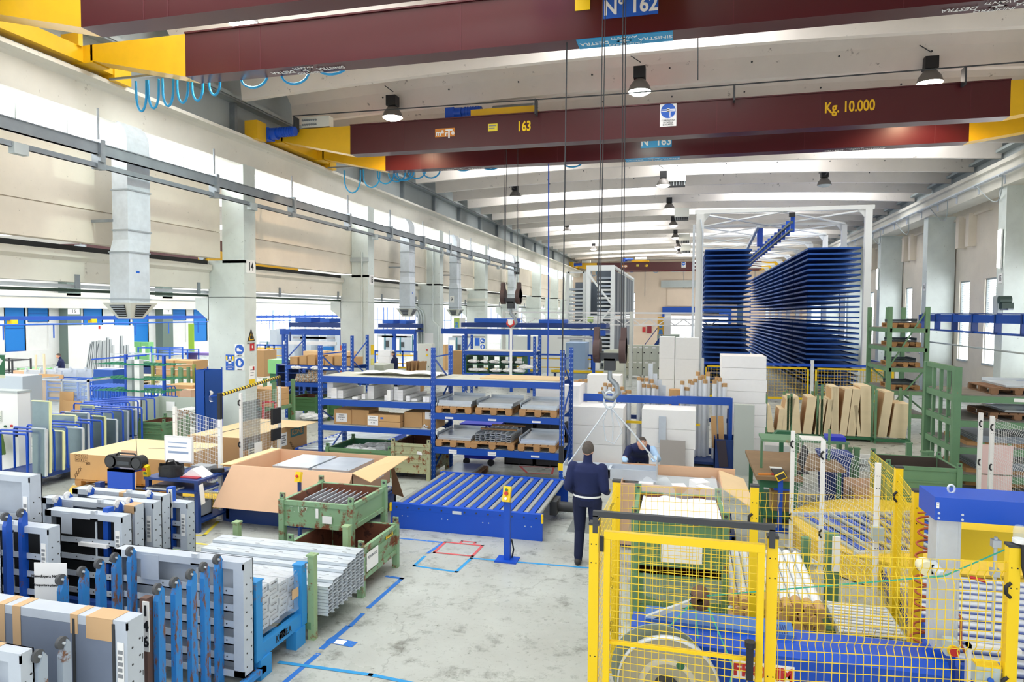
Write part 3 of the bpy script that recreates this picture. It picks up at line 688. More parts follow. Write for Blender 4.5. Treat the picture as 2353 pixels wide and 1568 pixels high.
# ================================================================ door panels and their carts (near left)
def lift_panel(x,y,z,w,h,label,d=.15,rz=0,black=False,slate=False,pipe=True,lab=True,tape=(),stiff=4):
    t=thing('lift_door_section',label,'door panel',(x,y,z),rz)
    if slate:
        obj('face_sheet',MB().box(.001,w-.113,.0,.02,.013,h-.072),SLATE,t)
        s=MB()
        for q in (w*.25,w*.72,w*.93): s.box(q-.012,q+.012,-.006,0,0,h-.03)
        obj('strap',s,DARK,t)
    else: obj('face_sheet',MB().box(0,w,d-.012,d,0,h),BLACK if black else PANELS,t)
    f=MB(); f.box(0,w-.013,0,d,h-.012,h); f.box(0,w,0,.012,h-.07,h-.012); f.box(0,w,0,d,0,.012); f.box(0,w,0,.012,.012,.06)
    f.box(0,.012,0,d,0,h); f.box(.012,.09,0,.01,0,h)
    obj('frame_rail',f,PANELS,t)
    e=MB(); e.box(w-.012,w,-.0,d,0,h); e.box(w-.11,w-.012,0,.01,0,h-.07)
    e.cur=1
    for i in range(7):
        zz=h*(.08+.12*i); e.cyl((w+.0005,d*.3,zz),(w+.002,d*.3,zz),.009,8); e.cyl((w+.0005,d*.75,zz+.04),(w+.002,d*.75,zz+.04),.009,8); e.box(w+.0003,w+.0015,d*.9,d*.94,zz,zz+.04)
    obj('end_flange',e,[PANELS,DARK],t)
    if not slate:
        for i in range(stiff):
            zz=h*(.12+.72*i/stiff); s=MB(); s.box(.09,w-.11,.02,d-.012,zz,zz+.012); s.box(.09,w-.11,.02,.03,zz,zz+.075)
            s.cur=1
            for q in range(4): s.cyl((.2+q*(w-.4)/3,.0195,zz+.045),(.2+q*(w-.4)/3,.0175,zz+.045),.008,8)
            obj('stiffener',s,[PANELS,DARK],t)
        if pipe:
            px=w*.64; obj('lock_rod',MB().cyl((px,.035,0),(px,.035,h-.1),.012,8).box(px-.05,px+.06,.0,.05,h-.07,h-.055).box(px-.03,px+.03,-.01,.03,h+.0,h+.04),GALV,t)
        obj('bracket_plate',MB().box(w*.22,w*.36,-.004,0,h-.26,h-.02),PANELS,t)
    if lab: label_plate(t,w-.09,w-.03,-.002,h*.55,h*.85,5)
    for (a,b,c,dd) in tape:
        obj('brown_tape',MB().box(a,b,-.004,-.0015,c,dd).box(a,b,-.004,d,h+.001,h+.003),TAPE,t)
    return t
PH=1.1
lift_panel(-5.85,4.18,.15,1.78,PH,'slate grey lift door panel bound with brown tape and dark straps, nearest of the panels',slate=True,tape=((.52,.6,.8,1.1),(.68,.76,.2,1.1),(1.25,1.32,.95,1.1),(1.4,1.65,.93,1.1)),d=.16)
lift_panel(-5.28,3.62,.15,.86,PH-.02,'small panel with brown tape on its top edge, in front of the slate grey panel',tape=((.1,.2,1.0,1.08),(.5,.62,1.02,1.08)),d=.1,lab=False)
lift_panel(-5.9,3.66,.15,.55,PH+.1,'panel end with brown tape in the very corner of the picture',tape=((.3,.55,.75,.85),),d=.12,lab=False)
lift_panel(-5.46,5.46,.15,1.47,PH,'wide grey lift door panel standing behind the five worn blue posts',stiff=5,lab=False)
lift_panel(-7.32,6.34,.15,1.1,PH,'grey lift door panel with black backing and a white foam block on its ledge',black=True)
lift_panel(-7.85,6.74,.15,1.43,PH,'grey lift door panel with label and small plate, just behind the black backed panel',tape=((1.28,1.42,1.0,1.1),))
lift_panel(-7.4,6.96,.15,1.04,PH-.02,'narrow ended lift panel squeezed between two labelled grey panels',pipe=False)
lift_panel(-7.85,7.2,.15,1.41,PH,'grey lift door panel rearmost of the rack, beside the post numbered 19',tape=((.75,.82,1.0,1.1),))
lift_panel(-7.2,7.42,.15,.95,.96,'lowest lift panel behind the post numbered 19',pipe=False)
lift_panel(-8.9,6.1,.15,1.64,1.55,'tallest grey lift door panel with a hinge bracket, by the backpack cabinet',d=.16)
lift_panel(-8.1,5.78,.15,1.46,PH,'grey lift panel with a dark vertical strap behind the note paper',black=True,d=.16)
lift_panel(-8.2,5.3,.15,1.33,PH,'grey lift panel with printed label and tape at the left picture edge',d=.15,pipe=False,tape=((1.2,1.31,.8,.9),))
obj('foam_block',MB().box(.5,.9,-.02,.08,.72,.76),FOAM,[o for o in COL.objects if o.name.startswith('lift_door_section') and 'foam' in o.get('label','')][0])
def post(parent,x,y,h,m,wm,flat=False,sx=.05,sy=.075):
    mb=MB()
    if flat: mb.box(x-sx/2,x+sx/2,y-sy/2,y+sy/2,0,h)
    else: mb.prism([(y-sy/2,0),(y+sy/2,0),(y+sy/2,h-.02),(y+sy*.1,h+.02),(y-sy/2,h-.1)],'x',x-sx/2,x+sx/2)
    p=obj('post',mb,m,parent)
    if not flat:
        obj('roller',MB().cyl((x-.014,y-.02,h),(x+.014,y-.02,h),.046,18),wm,p)
        obj('axle',MB().cyl((x-.03,y-.02,h),(x+.03,y-.02,h),.01,8),GALV,p)
    return p
def cart(label,x0,x1,y0,y1,m,z=.13):
    t=thing('panel_cart',label,'cart',(x0,y0,0)); w=x1-x0;d=y1-y0
    f=MB(); f.box(0,.07,0,d,.08,z); f.box(w-.07,w,0,d,.08,z); f.box(0,w,0,.07,.08,z); f.box(0,w,d-.07,d,.08,z); f.box(0,w,d/2-.03,d/2+.03,.08,z)
    obj('base_frame',f,m,t)
    for a in (.1,w-.1):
        for b in (.1,d-.1): obj('wheel',MB().cyl((a-.02,b,.05),(a+.02,b,.05),.05,14),RUBBER,t)
    return t
WP=1.28
c=cart('worn blue panel cart with two rows of roller tipped posts and number 146',-5.5,-3.95,4.35,5.75,LBLUE)
for (px,py) in ((144,1330),(192,1312),(231,1294),(267,1280),(302,1266)):
    v=G(px,py,WP); post(c,v.x+5.5,v.y-4.35,WP,LBLUE,RUBBER)
for (px,py) in ((365,1352),(404,1337),(440,1318),(470,1302),(501,1284)):
    v=G(px,py,WP); post(c,v.x+5.5,v.y-4.35,WP,LBLUE,RUBBER)
v=G(336,1372,1.22); p=post(c,v.x+5.5,v.y-4.35,1.22,mat('rusty_post','#6a5148',.75,wear='#2f6fb4',wear_amt=.25),None,True,.07,.07)
pl=obj('number_plate',MB().box(v.x+5.5+.0,v.x+5.5+.062,v.y-4.35-.045,v.y-4.35-.036,.78,1.2),WHITE,p)
for i,ch in enumerate('146'): text(ch,.12,(v.x+5.5+.031,v.y-4.35-.047,1.12-.13*i),'front',BLACK,p,'digit',bold=.004)
c=cart('low cart with two pale roller posts in front of the slate panel',-5.6,-4.3,3.3,4.1,mat('pale_blue_grey','#a9b6c4',.5,wear='#7a5238',wear_amt=.25))
for (px,py) in ((92,1505),(147,1475)):
    v=G(px,py,1.16); post(c,v.x+5.6,v.y-3.3,1.16,mat('pale_blue_grey','#fff'),RUBBER)
c=cart('blue panel cart with white roller posts holding the labelled grey panels, number 19',-7.95,-6.1,6.2,7.8,BLUE)
BP=mat('post_blue','#1b56bd',.45,wear='#6b4a3a',wear_amt=.12)
for (px,py) in ((132,1146),(158,1138),(272,1157),(297,1150),(209,1123),(344,1134)):
    v=G(px,py,WP); post(c,v.x+7.95,max(.05,v.y-6.2),WP,BP,WHITE)
v=G(249,1166,1.3); post(c,v.x+7.95,v.y-6.2,1.3,BP,None,True,.07,.09)
v=G(393,1119,1.3); p=post(c,v.x+7.95,v.y-6.2,1.3,BP,None,True,.07,.09); xx,yy=v.x+7.95,v.y-6.2
obj('number_plate',MB().box(xx-.0,xx+.06,yy-.056,yy-.046,.9,1.28),WHITE,p)
for i,ch in enumerate('19C'[:2]): text(ch,.12,(xx+.03,yy-.058,1.2-.14*i),'front',BLACK,p,'digit',bold=.004)
obj('sensor_bar',MB().box(.7,1.9,-.02,.06,.16,.3),DBLUE,c)
c=cart('blue panel cart by the left picture edge with tall rusty posts',-9.0,-6.7,5.15,6.08,BLUE)
for (px,py) in ((16,1187),(52,1178)):
    v=G(px,py,1.4); post(c,v.x+9,v.y-5.15,1.4,mat('post_blue','#fff'),RUBBER)
nt=solo('note_sheet',MB().box(0,.3,0,.006,.0,.42),PAPER,'white printed note sheet standing on the slate panel','note',(-5.62,4.75,1.2))
nt.rotation_euler=(0,0,.2)
text('Manodopera NOTT. A1',.035,(.15,-.004,.3),'front',BLACK,nt,'note_lettering'); text('Trasportare piastre fine a',.03,(.15,-.004,.22),'front',BLACK,nt,'note_lettering')
nt.location.z=.93
# ================================================================ profile stacks at left centre
t=thing('steel_cradle','green steel cradle with rusty stub posts carrying the galvanised channels','cradle',(-6.2,6.6,0))
for (px,py,h) in ((585,1240,1.0),(792,1245,1.05),(705,1290,1.1)):
    pass
for (a,b,h) in ((2.25,.0,.93),(2.05,1.15,.88),(.45,.0,.8),(.45,1.15,.8)):
    pc_=MB().box(a-.038,a+.038,b-.038,b+.038,0,h).box(a-.05,a+.05,b-.05,b+.05,h,h+.02); obj('post',pc_,mat('pale_green_rusty','#94b083',.65,wear='#8a5a3a',wear_amt=.25,wear_scale=8),t)
obj('base_frame',MB().box(.4,2.25,-.04,.04,.12,.2).box(.4,2.25,1.11,1.19,.12,.2).box(2.0,2.1,0,1.15,.14,.22).box(.4,.5,0,1.15,.14,.22),GREENC,t)
chan=MB(); Lc=2.0
chan.box(0,Lc,0,.104,.032,.036).box(0,Lc,0,.003,0,.036).box(0,Lc,.101,.104,0,.036).box(0,Lc,0,.025,0,.004)
chan.cur=1
for q in range(5): chan.box(.2+q*.4,.26+q*.4,.03,.04,.0361,.0364)
chan.cur=0
chm=None
rows=[9,10,10,11,12,12,13,13]
for j,nr in enumerate(rows):
    for i in range(nr):
        x=-5.82+.003*((i*7+j*3)%5); y=6.70+j*.108; z=.225+i*.0365
        if chm is None:
            o=solo('steel_channel',chan,[GALV,DARK],'zinc coated steel channel in the long stack on the green cradle','profile',(x,y,z),group='channels on the green cradle'); chm=o
        else:
            o=chm.copy(); o.location=(x,y,z); COL.objects.link(o)
# blue pallet frame with film wrapped profiles
t=thing('steel_pallet','light blue steel pallet stencilled on its side, with film wrapped aluminium bars','pallet',(-5.3,5.3,0))
obj('frame_rail',MB().box(1.23,1.3,.36,1.24,.2,.34).box(0,.07,.36,1.24,.2,.34).box(0,1.3,.36,.44,.2,.34).box(0,1.3,1.16,1.24,.2,.34).box(0,1.3,.75,.85,.24,.32),LBLUE2,t)
for (a,b,h) in ((1.26,.4,.98),(1.26,1.2,.86)): obj('post',MB().box(a-.05,a+.05,b-.05,b+.05,.2,h).box(a-.06,a+.06,b-.06,b+.06,h,h+.015),LBLUE2,t)
for b in (.4,1.02): obj('foot',MB().box(1.2,1.32,b,b+.18,0,.2),LBLUE2,t)
text('KONE.A',.1,(1.304,.82,.27),'east',BLACK,t,'stencil_lettering',sx=.75)
solo('wood_batten',B(-5.2,-4.1,5.7,5.86,.34,.4),WOODL,'pale wooden batten under the film wrapped bars','batten')
bar=MB().box(0,1.05,0,.155,0,.07); bar.cur=1
for a in (.05,.105):
    bar.cyl((1.0505,a,.038),(1.052,a,.035),.017,8)
bm=None
for j in range(5):
    for i in range(6 if j<3 else 5):
        loc=(-5.16+.012*((i+j)%3),5.69+j*.165,.4+i*.073)
        if bm is None: bm=solo('aluminium_bar',bar,[ALU,DARK],'silver aluminium bar in the film wrapped stack on the blue pallet','bar',loc,group='bars wrapped in film'); 
        else: o=bm.copy(); o.location=loc; COL.objects.link(o)
def wob(u,v,amp=.03): return amp*(math.sin(17*u+9*v)+math.sin(31*v-13*u)+.6*math.sin(41*u*v+3))
fm=MB(); fm.sheet(lambda u,v:(-5.2+1.16*u,5.66+.88*v,.84+wob(u,v,.012)+.03*math.sin(PI*v)-.05*v),26,26)
fm.sheet(lambda u,v:(-4.03+wob(u,v,.006),5.66+.88*u,.4+(.44-.05*u)*v),26,14); fm.sheet(lambda u,v:(-5.2+1.17*u,5.655-abs(wob(u,v,.008)),.4+.44*v),26,14)
tag(obj('plastic_wrap',fm,FILM),'clear crinkled plastic film wrapped round the aluminium bars','film')
solo('tape_strip',MB().box(-4.55,-4.48,5.63,5.64,.6,.84).box(-4.015,-4.01,6.3,6.42,.55,.65),TAPE,'brown tape strips on the film wrapped bars','tape')
# two green bins one above the other
bn=steel_bin(-4.95,7.75,0,1.0,1.05,.62,'lower rust streaked green steel bin with a paper sheet, under the bin marked T 127',GREEN,.2)
obj('paper_sheet',MB().box(1.016,1.02,.12,.45,.28,.52),PAPER,bn); text('FERMINATO',.05,(1.022,.28,.45),'east',PAPERG,bn,'sheet_lettering'); text('KONE',.06,(1.018,.8,.55),'east',BLACK,obj('yellow_sticker',MB().box(1.012,1.016,.7,.92,.51,.59),YELLOW,bn),'sticker_lettering')
bn=steel_bin(-5.34,8.17,.0,1.03,1.02,1.03,'upper green steel bin chalk marked T 127 holding folded sheets',GREEN,.68)
text('T. 127',.11,(.26,-.03,.92),'front',mat('chalk','#dfe8dc',.9),bn,'chalk_lettering',bold=-.0035)
obj('peeled_sticker',MB().box(.52,.56,-.028,-.022,.82,.95).box(.62,.76,-.028,-.022,.76,.86),WHITE,bn); obj('peeled_sticker',MB().prism([(.35,.8),(.6,.85),(.62,.97),(.42,.93)],'x',1.022,1.028),WHITE,bn)
for i in range(8):
    sh=MB(); sh.cb(-.0,0,0,.12,.62,.006,ry=-.95)
    solo('folded_sheet',sh,GALV,'grey folded sheet leaning in the bin marked T 127','sheet',(-5.2+.1*i,8.75-.01*i,.94),group='sheets in the green bin')
solo('white_tube',MB().cyl((-5.1,8.28,.985),(-4.42,8.26,.985),.022,8),WHITE,'white tube lying along the front of the bin marked T 127','tube')
steel_bin(-5.0,7.72,.0,.1,.1,.01,'x') if False else None
# ================================================================ roller table, pedestal, floor marks
def roller_table(x,y,w,d,h,label,n=13,rz=0,col=BLUE2,alongy=True,cap=True,motor_=True):
    t=thing('roller_table',label,'conveyor',(x,y,0),rz)
    f=MB(); f.box(0,w,.001,.05,.0,h-.101); f.box(0,w,d-.05,d-.001,.0,h-.101); f.box(0,w,0,.09,h-.1,h); f.box(0,w,d-.09,d,h-.1,h); f.box(.0,.05,.05,d-.05,.05,h-.12); f.box(w-.4,w-.35,.05,d-.05,.05,h-.12)
    f.cur=1
    for i in range(n): f.cyl((.1+i*(w-.2)/(n-1),-.004,h-.06),(.1+i*(w-.2)/(n-1),0,h-.06),.016,8)
    f.cur=2
    for q in (.2,.3,.9,1.0,1.6,1.7,2.3,2.4):
        if q<w: f.cyl((q,-.003,h-.2),(q,0,h-.2),.01,6)
    obj('side_frame',f,[col,DARK,GALV],t)
    for i in range(n): roller(t,(.1+i*(w-.2)/(n-1),.09,h-.035),(.1+i*(w-.2)/(n-1),d-.09,h-.035),.04)
    for i in range(n-1):
        a=.1+i*(w-.2)/(n-1)+.055; b=.1+(i+1)*(w-.2)/(n-1)-.055; obj('cover_slat',MB().box(a,b,.09,d-.09,h-.03,h-.012),col,t)
    if cap:
        for a,b in ((0,-.01),(w,-.01),(0,d+.01),(w,d+.01)): obj('end_cap',MB().cb(a,b,h-.06,.03,.03,.14).cb(a,b+.001,h-.04,.034,.034,.03).cb(a,b+.001,h-.1,.034,.034,.03),YELLOW,t)
    obj('name_plate',MB().box(w*.42,w*.48,-.008,-.002,h-.1,h-.05),GALV,t)
    if motor_: obj('drive_motor',MB().cyl((w+.0,d*.55,.2),(w+.28,d*.55,.2),.09,12).box(w-.1,w+.02,d*.45,d*.62,.1,.34),DARK,t)
    return t
roller_table(-4.76,10.42,2.58,2.4,.42,'large blue roller table standing clear in the middle of the floor')
pd=thing('control_pedestal','slim blue pedestal with a yellow push button box in front of the roller table','control post',(-2.5,9.48,0))
obj('base_plate',MB().box(-.16,.16,-.13,.13,0,.02),BLUE2,pd); obj('post',MB().box(-.045,.045,-.04,.04,.02,.92),BLUE2,pd)
bx=obj('button_box',MB().cb(0,-.03,.98,.11,.08,.22,rx=-.35),YELLOW,pd)
obj('button',MB().cyl((0,-.07,1.0),(0,-.1,1.01),.028,10),RED,bx); obj('button',MB().cyl((0,-.05,1.05),(0,-.08,1.06),.02,10),DGREEN,bx); obj('button',MB().cyl((0,-.09,.93),(0,-.12,.94),.02,10),WHITE,bx)
obj('cable',MB().tube([(.05,.05,.3),(.08,.06,.15),(.05,.08,.02)],.012,5),BLACK,pd)
def strip(pts,w,m,name='floor_tape_line',label='',group=None,z=.002):
    mb=MB()
    for p,q in zip(pts[:-1],pts[1:]):
        p=Vector((p[0],p[1],0));q=Vector((q[0],q[1],0)); d=(q-p).normalized(); n=Vector((-d.y,d.x,0))*w/2; e=d*w/2
        a=[p-e-n,q+e-n,q+e+n,p-e+n]; mb.add([(v.x,v.y,z) for v in a],[(0,1,2,3)])
    return tag(obj(name,mb,m),label,'floor marking',group)
strip([(-4.6,9.96),(-3.66,9.96)],.05,BTAPE,label='blue tape line on the floor in front of the roller table')
strip([(-3.66,9.96),(-3.72,9.46)],.055,BTAPE,label='short blue tape line beside the red tape square',z=.003)
strip([(-3.72,9.3),(-3.72,8.92),(-3.07,8.86),(-3.03,9.42),(-1.2,9.5)],.05,BTAPE2,label='light blue tape line stepping past the pedestal toward the man')
strip([(-3.64,9.5),(-3.04,9.5),(-3.03,9.98),(-3.64,9.98),(-3.64,9.5)],.045,REDT,label='red tape square on the floor by the roller table',z=.004)
strip([(-3.4,9.99),(-3.4,10.1),(-3.18,10.1),(-3.18,9.99)],.035,REDT,label='small red tape tab on the red square',z=.003)
strip([(-3.92,8.46),(-3.70,8.44),(-3.72,7.5)],.06,BTAPE,label='blue tape corner at the foot of the green bins')
strip([(-3.71,7.3),(-3.7,7.0)],.055,BTAPE,label='short broken piece of blue tape along the aisle')
strip([(-3.72,6.95),(-3.74,6.45)],.07,BTAPE,label='blue tape line leading to the small tape label')
lb=strip([(-3.72,6.62),(-3.5,6.6)],.12,BTAPE,label='blue tape patch carrying a small white label',z=.004)
obj('paper_label',MB().box(-3.68,-3.56,6.56,6.65,.005,.0055),PAPER,lb)
strip([(-3.72,6.3),(-3.75,5.5)],.06,BTAPE,label='worn blue tape line near the light blue pallet')
strip([(-4.0,6.06),(-3.0,6.08),(-2.0,6.0)],.05,BTAPE2,label='light blue tape line crossing the floor at the picture bottom',z=.004)
for pts in ([(395,1232),(470,1230),(500,1200)],[(400,1245),(545,1258)]): strip([tuple(G(a,b)[:2]) for a,b in pts],.06,YTAPE,label='yellow floor line near the blue computer trolley' if len(pts)==3 else 'faded yellow floor line beside the green bins')
v=[G(*p) for p in ((1195,1072),(1272,1075),(1268,1090),(1212,1088),(1195,1072))]; strip([tuple(p[:2]) for p in v],.05,REDT,label='faint red tape outline on the floor under the rack')
v=[G(*p) for p in ((1215,1052),(1290,1060))]; strip([tuple(p[:2]) for p in v],.05,BTAPE2,label='faint blue tape line behind the rack')
struct('trim_30',MB().add([(-1.9,11.0,.002),(-1.1,11.0,.002),(-1.1,11.9,.002),(-1.9,11.9,.002)],[(0,1,2,3)]),mat('floor_grate','#7b807d',.6,var=.3,scale=60))
# ================================================================ main pallet rack and its load
def upright(parent,x,y,h,sx=.09,sy=.07,m=BLUE):
    mb=MB().box(x-sx/2,x+sx/2,y-sy/2,y+sy/2,0,h)
    mb.box(x-.08,x+.08,y-.06,y+.06,0,.012)
    mb.cur=1
    for i in range(int(h/.1)):
        z=.1+i*.1
        for dx in (-.025,.025): mb.box(x+dx-.007,x+dx+.007,y-sy/2-.001,y-sy/2,z,z+.03)
        mb.box(x+sx/2,x+sx/2+.001,y-.008,y+.008,z,z+.04)
    return obj('upright',mb,[m,mat('hole_pale','#9db4d8',.6)],parent)
def rack_frame(parent,x,y0,y1,h):
    upright(parent,x,y0,h); upright(parent,x,y1,h)
    n=max(2,int(h/.7)); 
    for i in range(n):
        z0=.2+i*(h-.4)/n; z1=.2+(i+1)*(h-.4)/n
        a,b=(y0,y1) if i%2==0 else (y1,y0)
        obj('brace',MB().bar((x,a,z0),(x,b,z1),.03,.025),BLUE,parent)
    obj('brace',MB().bar((x,y0,h-.2),(x,y1,h-.2),.03,.025),BLUE,parent)
def beam(parent,x0,x1,y,z0,z1): return obj('beam',MB().box(x0,x1,y-.03,y+.03,z0,z1),BLUE,parent)
DECK=mat('shelf_deck_grey','#c4cac8',.5,.3,var=.06)
def deck(parent,x0,x1,y0,y1,z,m=DECK,n=10):
    mb=MB()
    for i in range(n): mb.box(x0+(x1-x0)*i/n+.004,x0+(x1-x0)*(i+1)/n-.004,y0,y1,z,z+.02)
    return obj('deck',mb,m,parent)
RY=13.72; RX=(-7.98,-5.28,-2.48)
rk=thing('pallet_rack','big blue two bay pallet rack with white cartons and pallets of sheet metal','rack',(0,0,0))
for x in RX: rack_frame(rk,x,RY,RY+1.1,2.85)
Llev=((2.03,2.17),(1.52,1.65),(.955,1.07)); Rlev=((2.05,2.18),(1.32,1.45),(.585,.725))
DECKC=mat('shelf_board','#d9d6c6',.8,var=.05)
for (a,b),lv in (((RX[0]+.045,RX[1]-.045),Llev),((RX[1]+.045,RX[2]-.045),Rlev)):
    for i,(z0,z1) in enumerate(lv):
        beam(rk,a,b,RY-.02,z0,z1); beam(rk,a,b,RY+1.12,z0,z1)
        deck(rk,a,b,RY+.01,RY+1.09,z1-.012,DECKC if i==0 else DECK)
for x,z in ((-4.9,1.36),(-3.95,1.36),(-3.0,1.36),(-4.82,.62),(-4.82,.665),(-3.95,.62),(-3.95,.665),(-3.02,.64)):
    label_plate(rk,x-.09,x+.09,RY-.052,z-.02,z+.02,1)
# cartons of white profiles
wb=MB().box(0,.12,0,1.0,0,.058); wb0=None
cols=[(945,1000,6),(1000,1052,4),(1052,1100,3),(1200,1250,1),(1265,1300,2),(1300,1360,5),(1480,1512,2),(1512,1545,4),(1548,1590,5),(1592,1640,4),(1675,1712,2),(1715,1770,1),(1825,1855,2),(1858,1888,2),(1891,1928,2)]
for a,b,n in cols:
    x=AY(500+a/3.92,920,RY).x+.05; w=(AY(500+b/3.92,920,RY)-AY(500+a/3.92,920,RY)).x-.006
    for i in range(n):
        loc=(x,RY-.03+.05*((i*3+a)%3)+(.15 if n>4 else 0),1.667+i*.06)
        if wb0 is None: wb0=solo('white_carton',wb,WHITE,'long white carton lying end on in the upper left rack bay','carton',loc,group='white cartons in the rack')
        else: o=wb0.copy(); o.location=loc; COL.objects.link(o)
        if wb0.users_collection and i==0: pass
        (wb0 if len(COL.objects)<0 else COL.objects[-1]).scale=(w/.12,1,1) if COL.objects[-1].name.startswith('white_carton') else (1,1,1)
def xr(px,y=RY): return AY(px,950,y).x
def rcart(a,b,t,bt,y,label,lab=None,z=1.083,d=.5):
    x0=xr(500+a/3.92,y); x1=xr(500+b/3.92,y); h=(bt-t)/3.92*y*1.02/FOC
    return carton(x0,y,z,x1-x0,d,h,label,lab=lab)
c=rcart(1048,1203,515,658,RY+.12,'cardboard box with a large white dated sheet in the middle rack shelf')
def dated(c,x0,x1,z0,z1,lines):
    p=obj('paper_sheet',MB().box(x0,x1,-.006,-.001,z0,z1),PAPER,c)
    for i,l in enumerate(lines): text(l,(z1-z0)*.2,((x0+x1)/2,-.008,z1-(z1-z0)*(.2+.27*i)),'front',PAPERG,p,'sheet_lettering',sx=.8)
dated(c,.06,.33,.05,.24,('04/08/2011','KM787980G01','Pz. 40'))
rcart(1207,1362,515,660,RY+.14,'plain cardboard box between the two dated boxes')
c=rcart(1345,1453,570,688,RY+.0,'smaller cardboard box with a white dated sheet, in front on the middle shelf'); dated(c,.02,.27,.03,.24,('04/10/2011','KM787384G01','Pz. 100'))
rcart(1455,1643,655,706,RY-.01,'flat cardboard box, lower of two stacked on the middle shelf',d=.35)
c=rcart(1455,1643,590,655,RY-.01,'flat cardboard box with a blue mark, upper of two stacked on the middle shelf',z=1.083+.125,d=.35)
obj('blue_mark',MB().box(.03,.1,-.003,0,.05,.09),SBLUE,c)
rcart(1362,1610,525,600,RY+.5,'wide cardboard box at the back of the middle shelf',d=.4)
rcart(1682,1843,515,660,RY+.14,'plain cardboard box near the middle upright')
c=rcart(1846,1975,515,665,RY+.12,'cardboard box with a white sheet against the middle upright',d=.5); dated(c,.06,.3,.2,.36,('13/0','KM7','Pz'))
solo('steel_hook',MB().tube([(-5.5,RY+.05,1.1),(-5.55,RY+.05,1.14),(-5.5,RY+.05,1.17),(-5.46,RY+.05,1.12),(-5.42,RY+.05,1.15)],.014,6).box(-5.57,-5.43,RY+.03,RY+.07,1.085,1.1),GALV,'small bright steel hook on the edge of the middle shelf','hook')
# film sheets on top
fm=MB(); fm.sheet(lambda u,v:(-7.3+2.0*u,RY+.25+.75*v,2.195+.03+wob(u,v,.012)+.03*math.sin(3*u)),24,10)
tag(obj('foam_sheet',fm,FOAM),'loose white foam sheets lying on the top shelf of the left bay','foam sheet')
solo('card_layer',B(-4.3,-2.55,RY+.2,RY+1.05,2.192,2.215),CARDL,'thin cardboard layer on the top shelf of the right bay','card sheet')
# pallets on the right bay
def loaded(x,z,label,sheetlabel,y=RY+.52,m=WOOD,kind='tray',w=.8,d=1.1,th=.07):
    pallet(x,y,z,label,w,d,m=m)
    s=MB(); a=.02
    W2,D2=w/2-.02,d/2-.05
    if kind=='tray':
        s.box(-W2,W2,-D2,D2,.0,th*.5); s.box(-W2+.03,W2+.02,-D2+.02,D2+.02,th*.5,th)
        s.box(-W2,-W2+.01,-D2,D2,0,th+.05) ; s.box(-W2+.03,W2+.02,D2,D2+.01,th,th+.06)
    else:
        s.box(-W2,W2,-D2,D2,0,th)
    solo('sheet_stack',s,STEEL,sheetlabel,'sheet metal',(x,y,z+.145))
z1,z2=1.458,.733
loaded(-4.82,z1,'pallet on the upper right shelf, first of three from the middle upright','bright folded sheet metal on the first upper pallet',th=.12)
loaded(-3.93,z1,'pallet on the upper right shelf, middle of three','bright folded sheet metal on the middle upper pallet',th=.1)
loaded(-2.98,z1,'pallet on the upper right shelf, by the end upright','bright folded sheet metal on the upper pallet by the end upright',th=.09)
loaded(-4.82,z2,'pallet on the lower right shelf, first of three from the middle upright','bright sheet metal on the first lower pallet',th=.1)
pallet(-3.95,RY+.55,z2,'pallet on the lower right shelf carrying the bundle of channels',.95,1.2)
loaded(-3.0,z2,'pallet on the lower right shelf, by the end upright','bright folded sheet tray on the lower pallet by the end upright',th=.1)
ch=MB().box(0,.1,-.5,.5,0,.005).box(0,.005,-.5,.5,0,.04).box(.095,.1,-.5,.5,0,.04); c0=None
for j in range(7):
    for i in range(5 if 1<j<6 else 4):
        loc=(-4.36+j*.115,RY+.55+.02*((i+j)%3),z2+.146+i*.042)
        if c0 is None: c0=solo('short_channel',ch,GALV,'short steel channel in the bundle on the lower middle pallet','profile',loc,group='channels on the lower rack pallet')
        else: o=c0.copy(); o.location=loc; COL.objects.link(o)
solo('wood_batten',B(-4.3,-3.5,RY+.25,RY+.32,z2+.362,z2+.39),WOOD,'front wooden batten on top of the channel bundle','batten'); solo('wood_batten',B(-4.2,-3.45,RY+.8,RY+.87,z2+.362,z2+.39),WOOD,'rear wooden batten on top of the channel bundle','batten')
solo('black_coil',MB().tube([(-3.42+.06*math.cos(a*.9),RY+.12+.04*math.sin(a*.9),z2+.03+.012*a) for a in range(10)],.02,6),BLACK,'small black cable coil on the lower shelf between pallets','coil')
# floor under the rack
pallet(-4.72,14.05,0,'dark wooden pallet on the floor under the right rack bay',.8,1.25,m=WOODD)
solo('steel_sheet',B(-5.03,-4.42,13.5,14.6,.145,.2),STEEL,'shiny steel sheets on the pallet on the floor','sheet metal')
b=steel_bin(-7.75,13.62,0,1.5,1.2,.58,'green steel bin with plastic bags under the left rack bay',GREEN2,.1,inner=DGREEN)
label_plate(b,.7,.98,-.022,.2,.42,3); label_plate(b,1.2,1.3,-.022,.2,.3,1)
def bagmesh(n,x0,x1,y0,y1,z,r=.12,seed=1):
    rnd=random.Random(seed); mb=MB()
    for i in range(n):
        cx=rnd.uniform(x0,x1);cy=rnd.uniform(y0,y1);rr=r*rnd.uniform(.6,1.2); ph=rnd.uniform(0,6)
        def f(u,v,cx=cx,cy=cy,rr=rr,ph=ph):
            t=2*PI*u;p=PI*(v-.5);k=1+.13*math.sin(5*t+ph)*math.cos(p)+.1*math.sin(9*p+ph+3*t)
            return (cx+rr*1.5*k*math.cos(p)*math.cos(t),cy+rr*k*math.cos(p)*math.sin(t),z+rr*.6*k*math.sin(p))
        mb.sheet(f,12,8,False)
    return mb
tag(obj('plastic_bags',bagmesh(9,-7.5,-6.5,13.8,14.6,.5,.14,3),BAG),'crumpled silver plastic bags filling the green bin under the rack','plastic bag',kind='stuff')
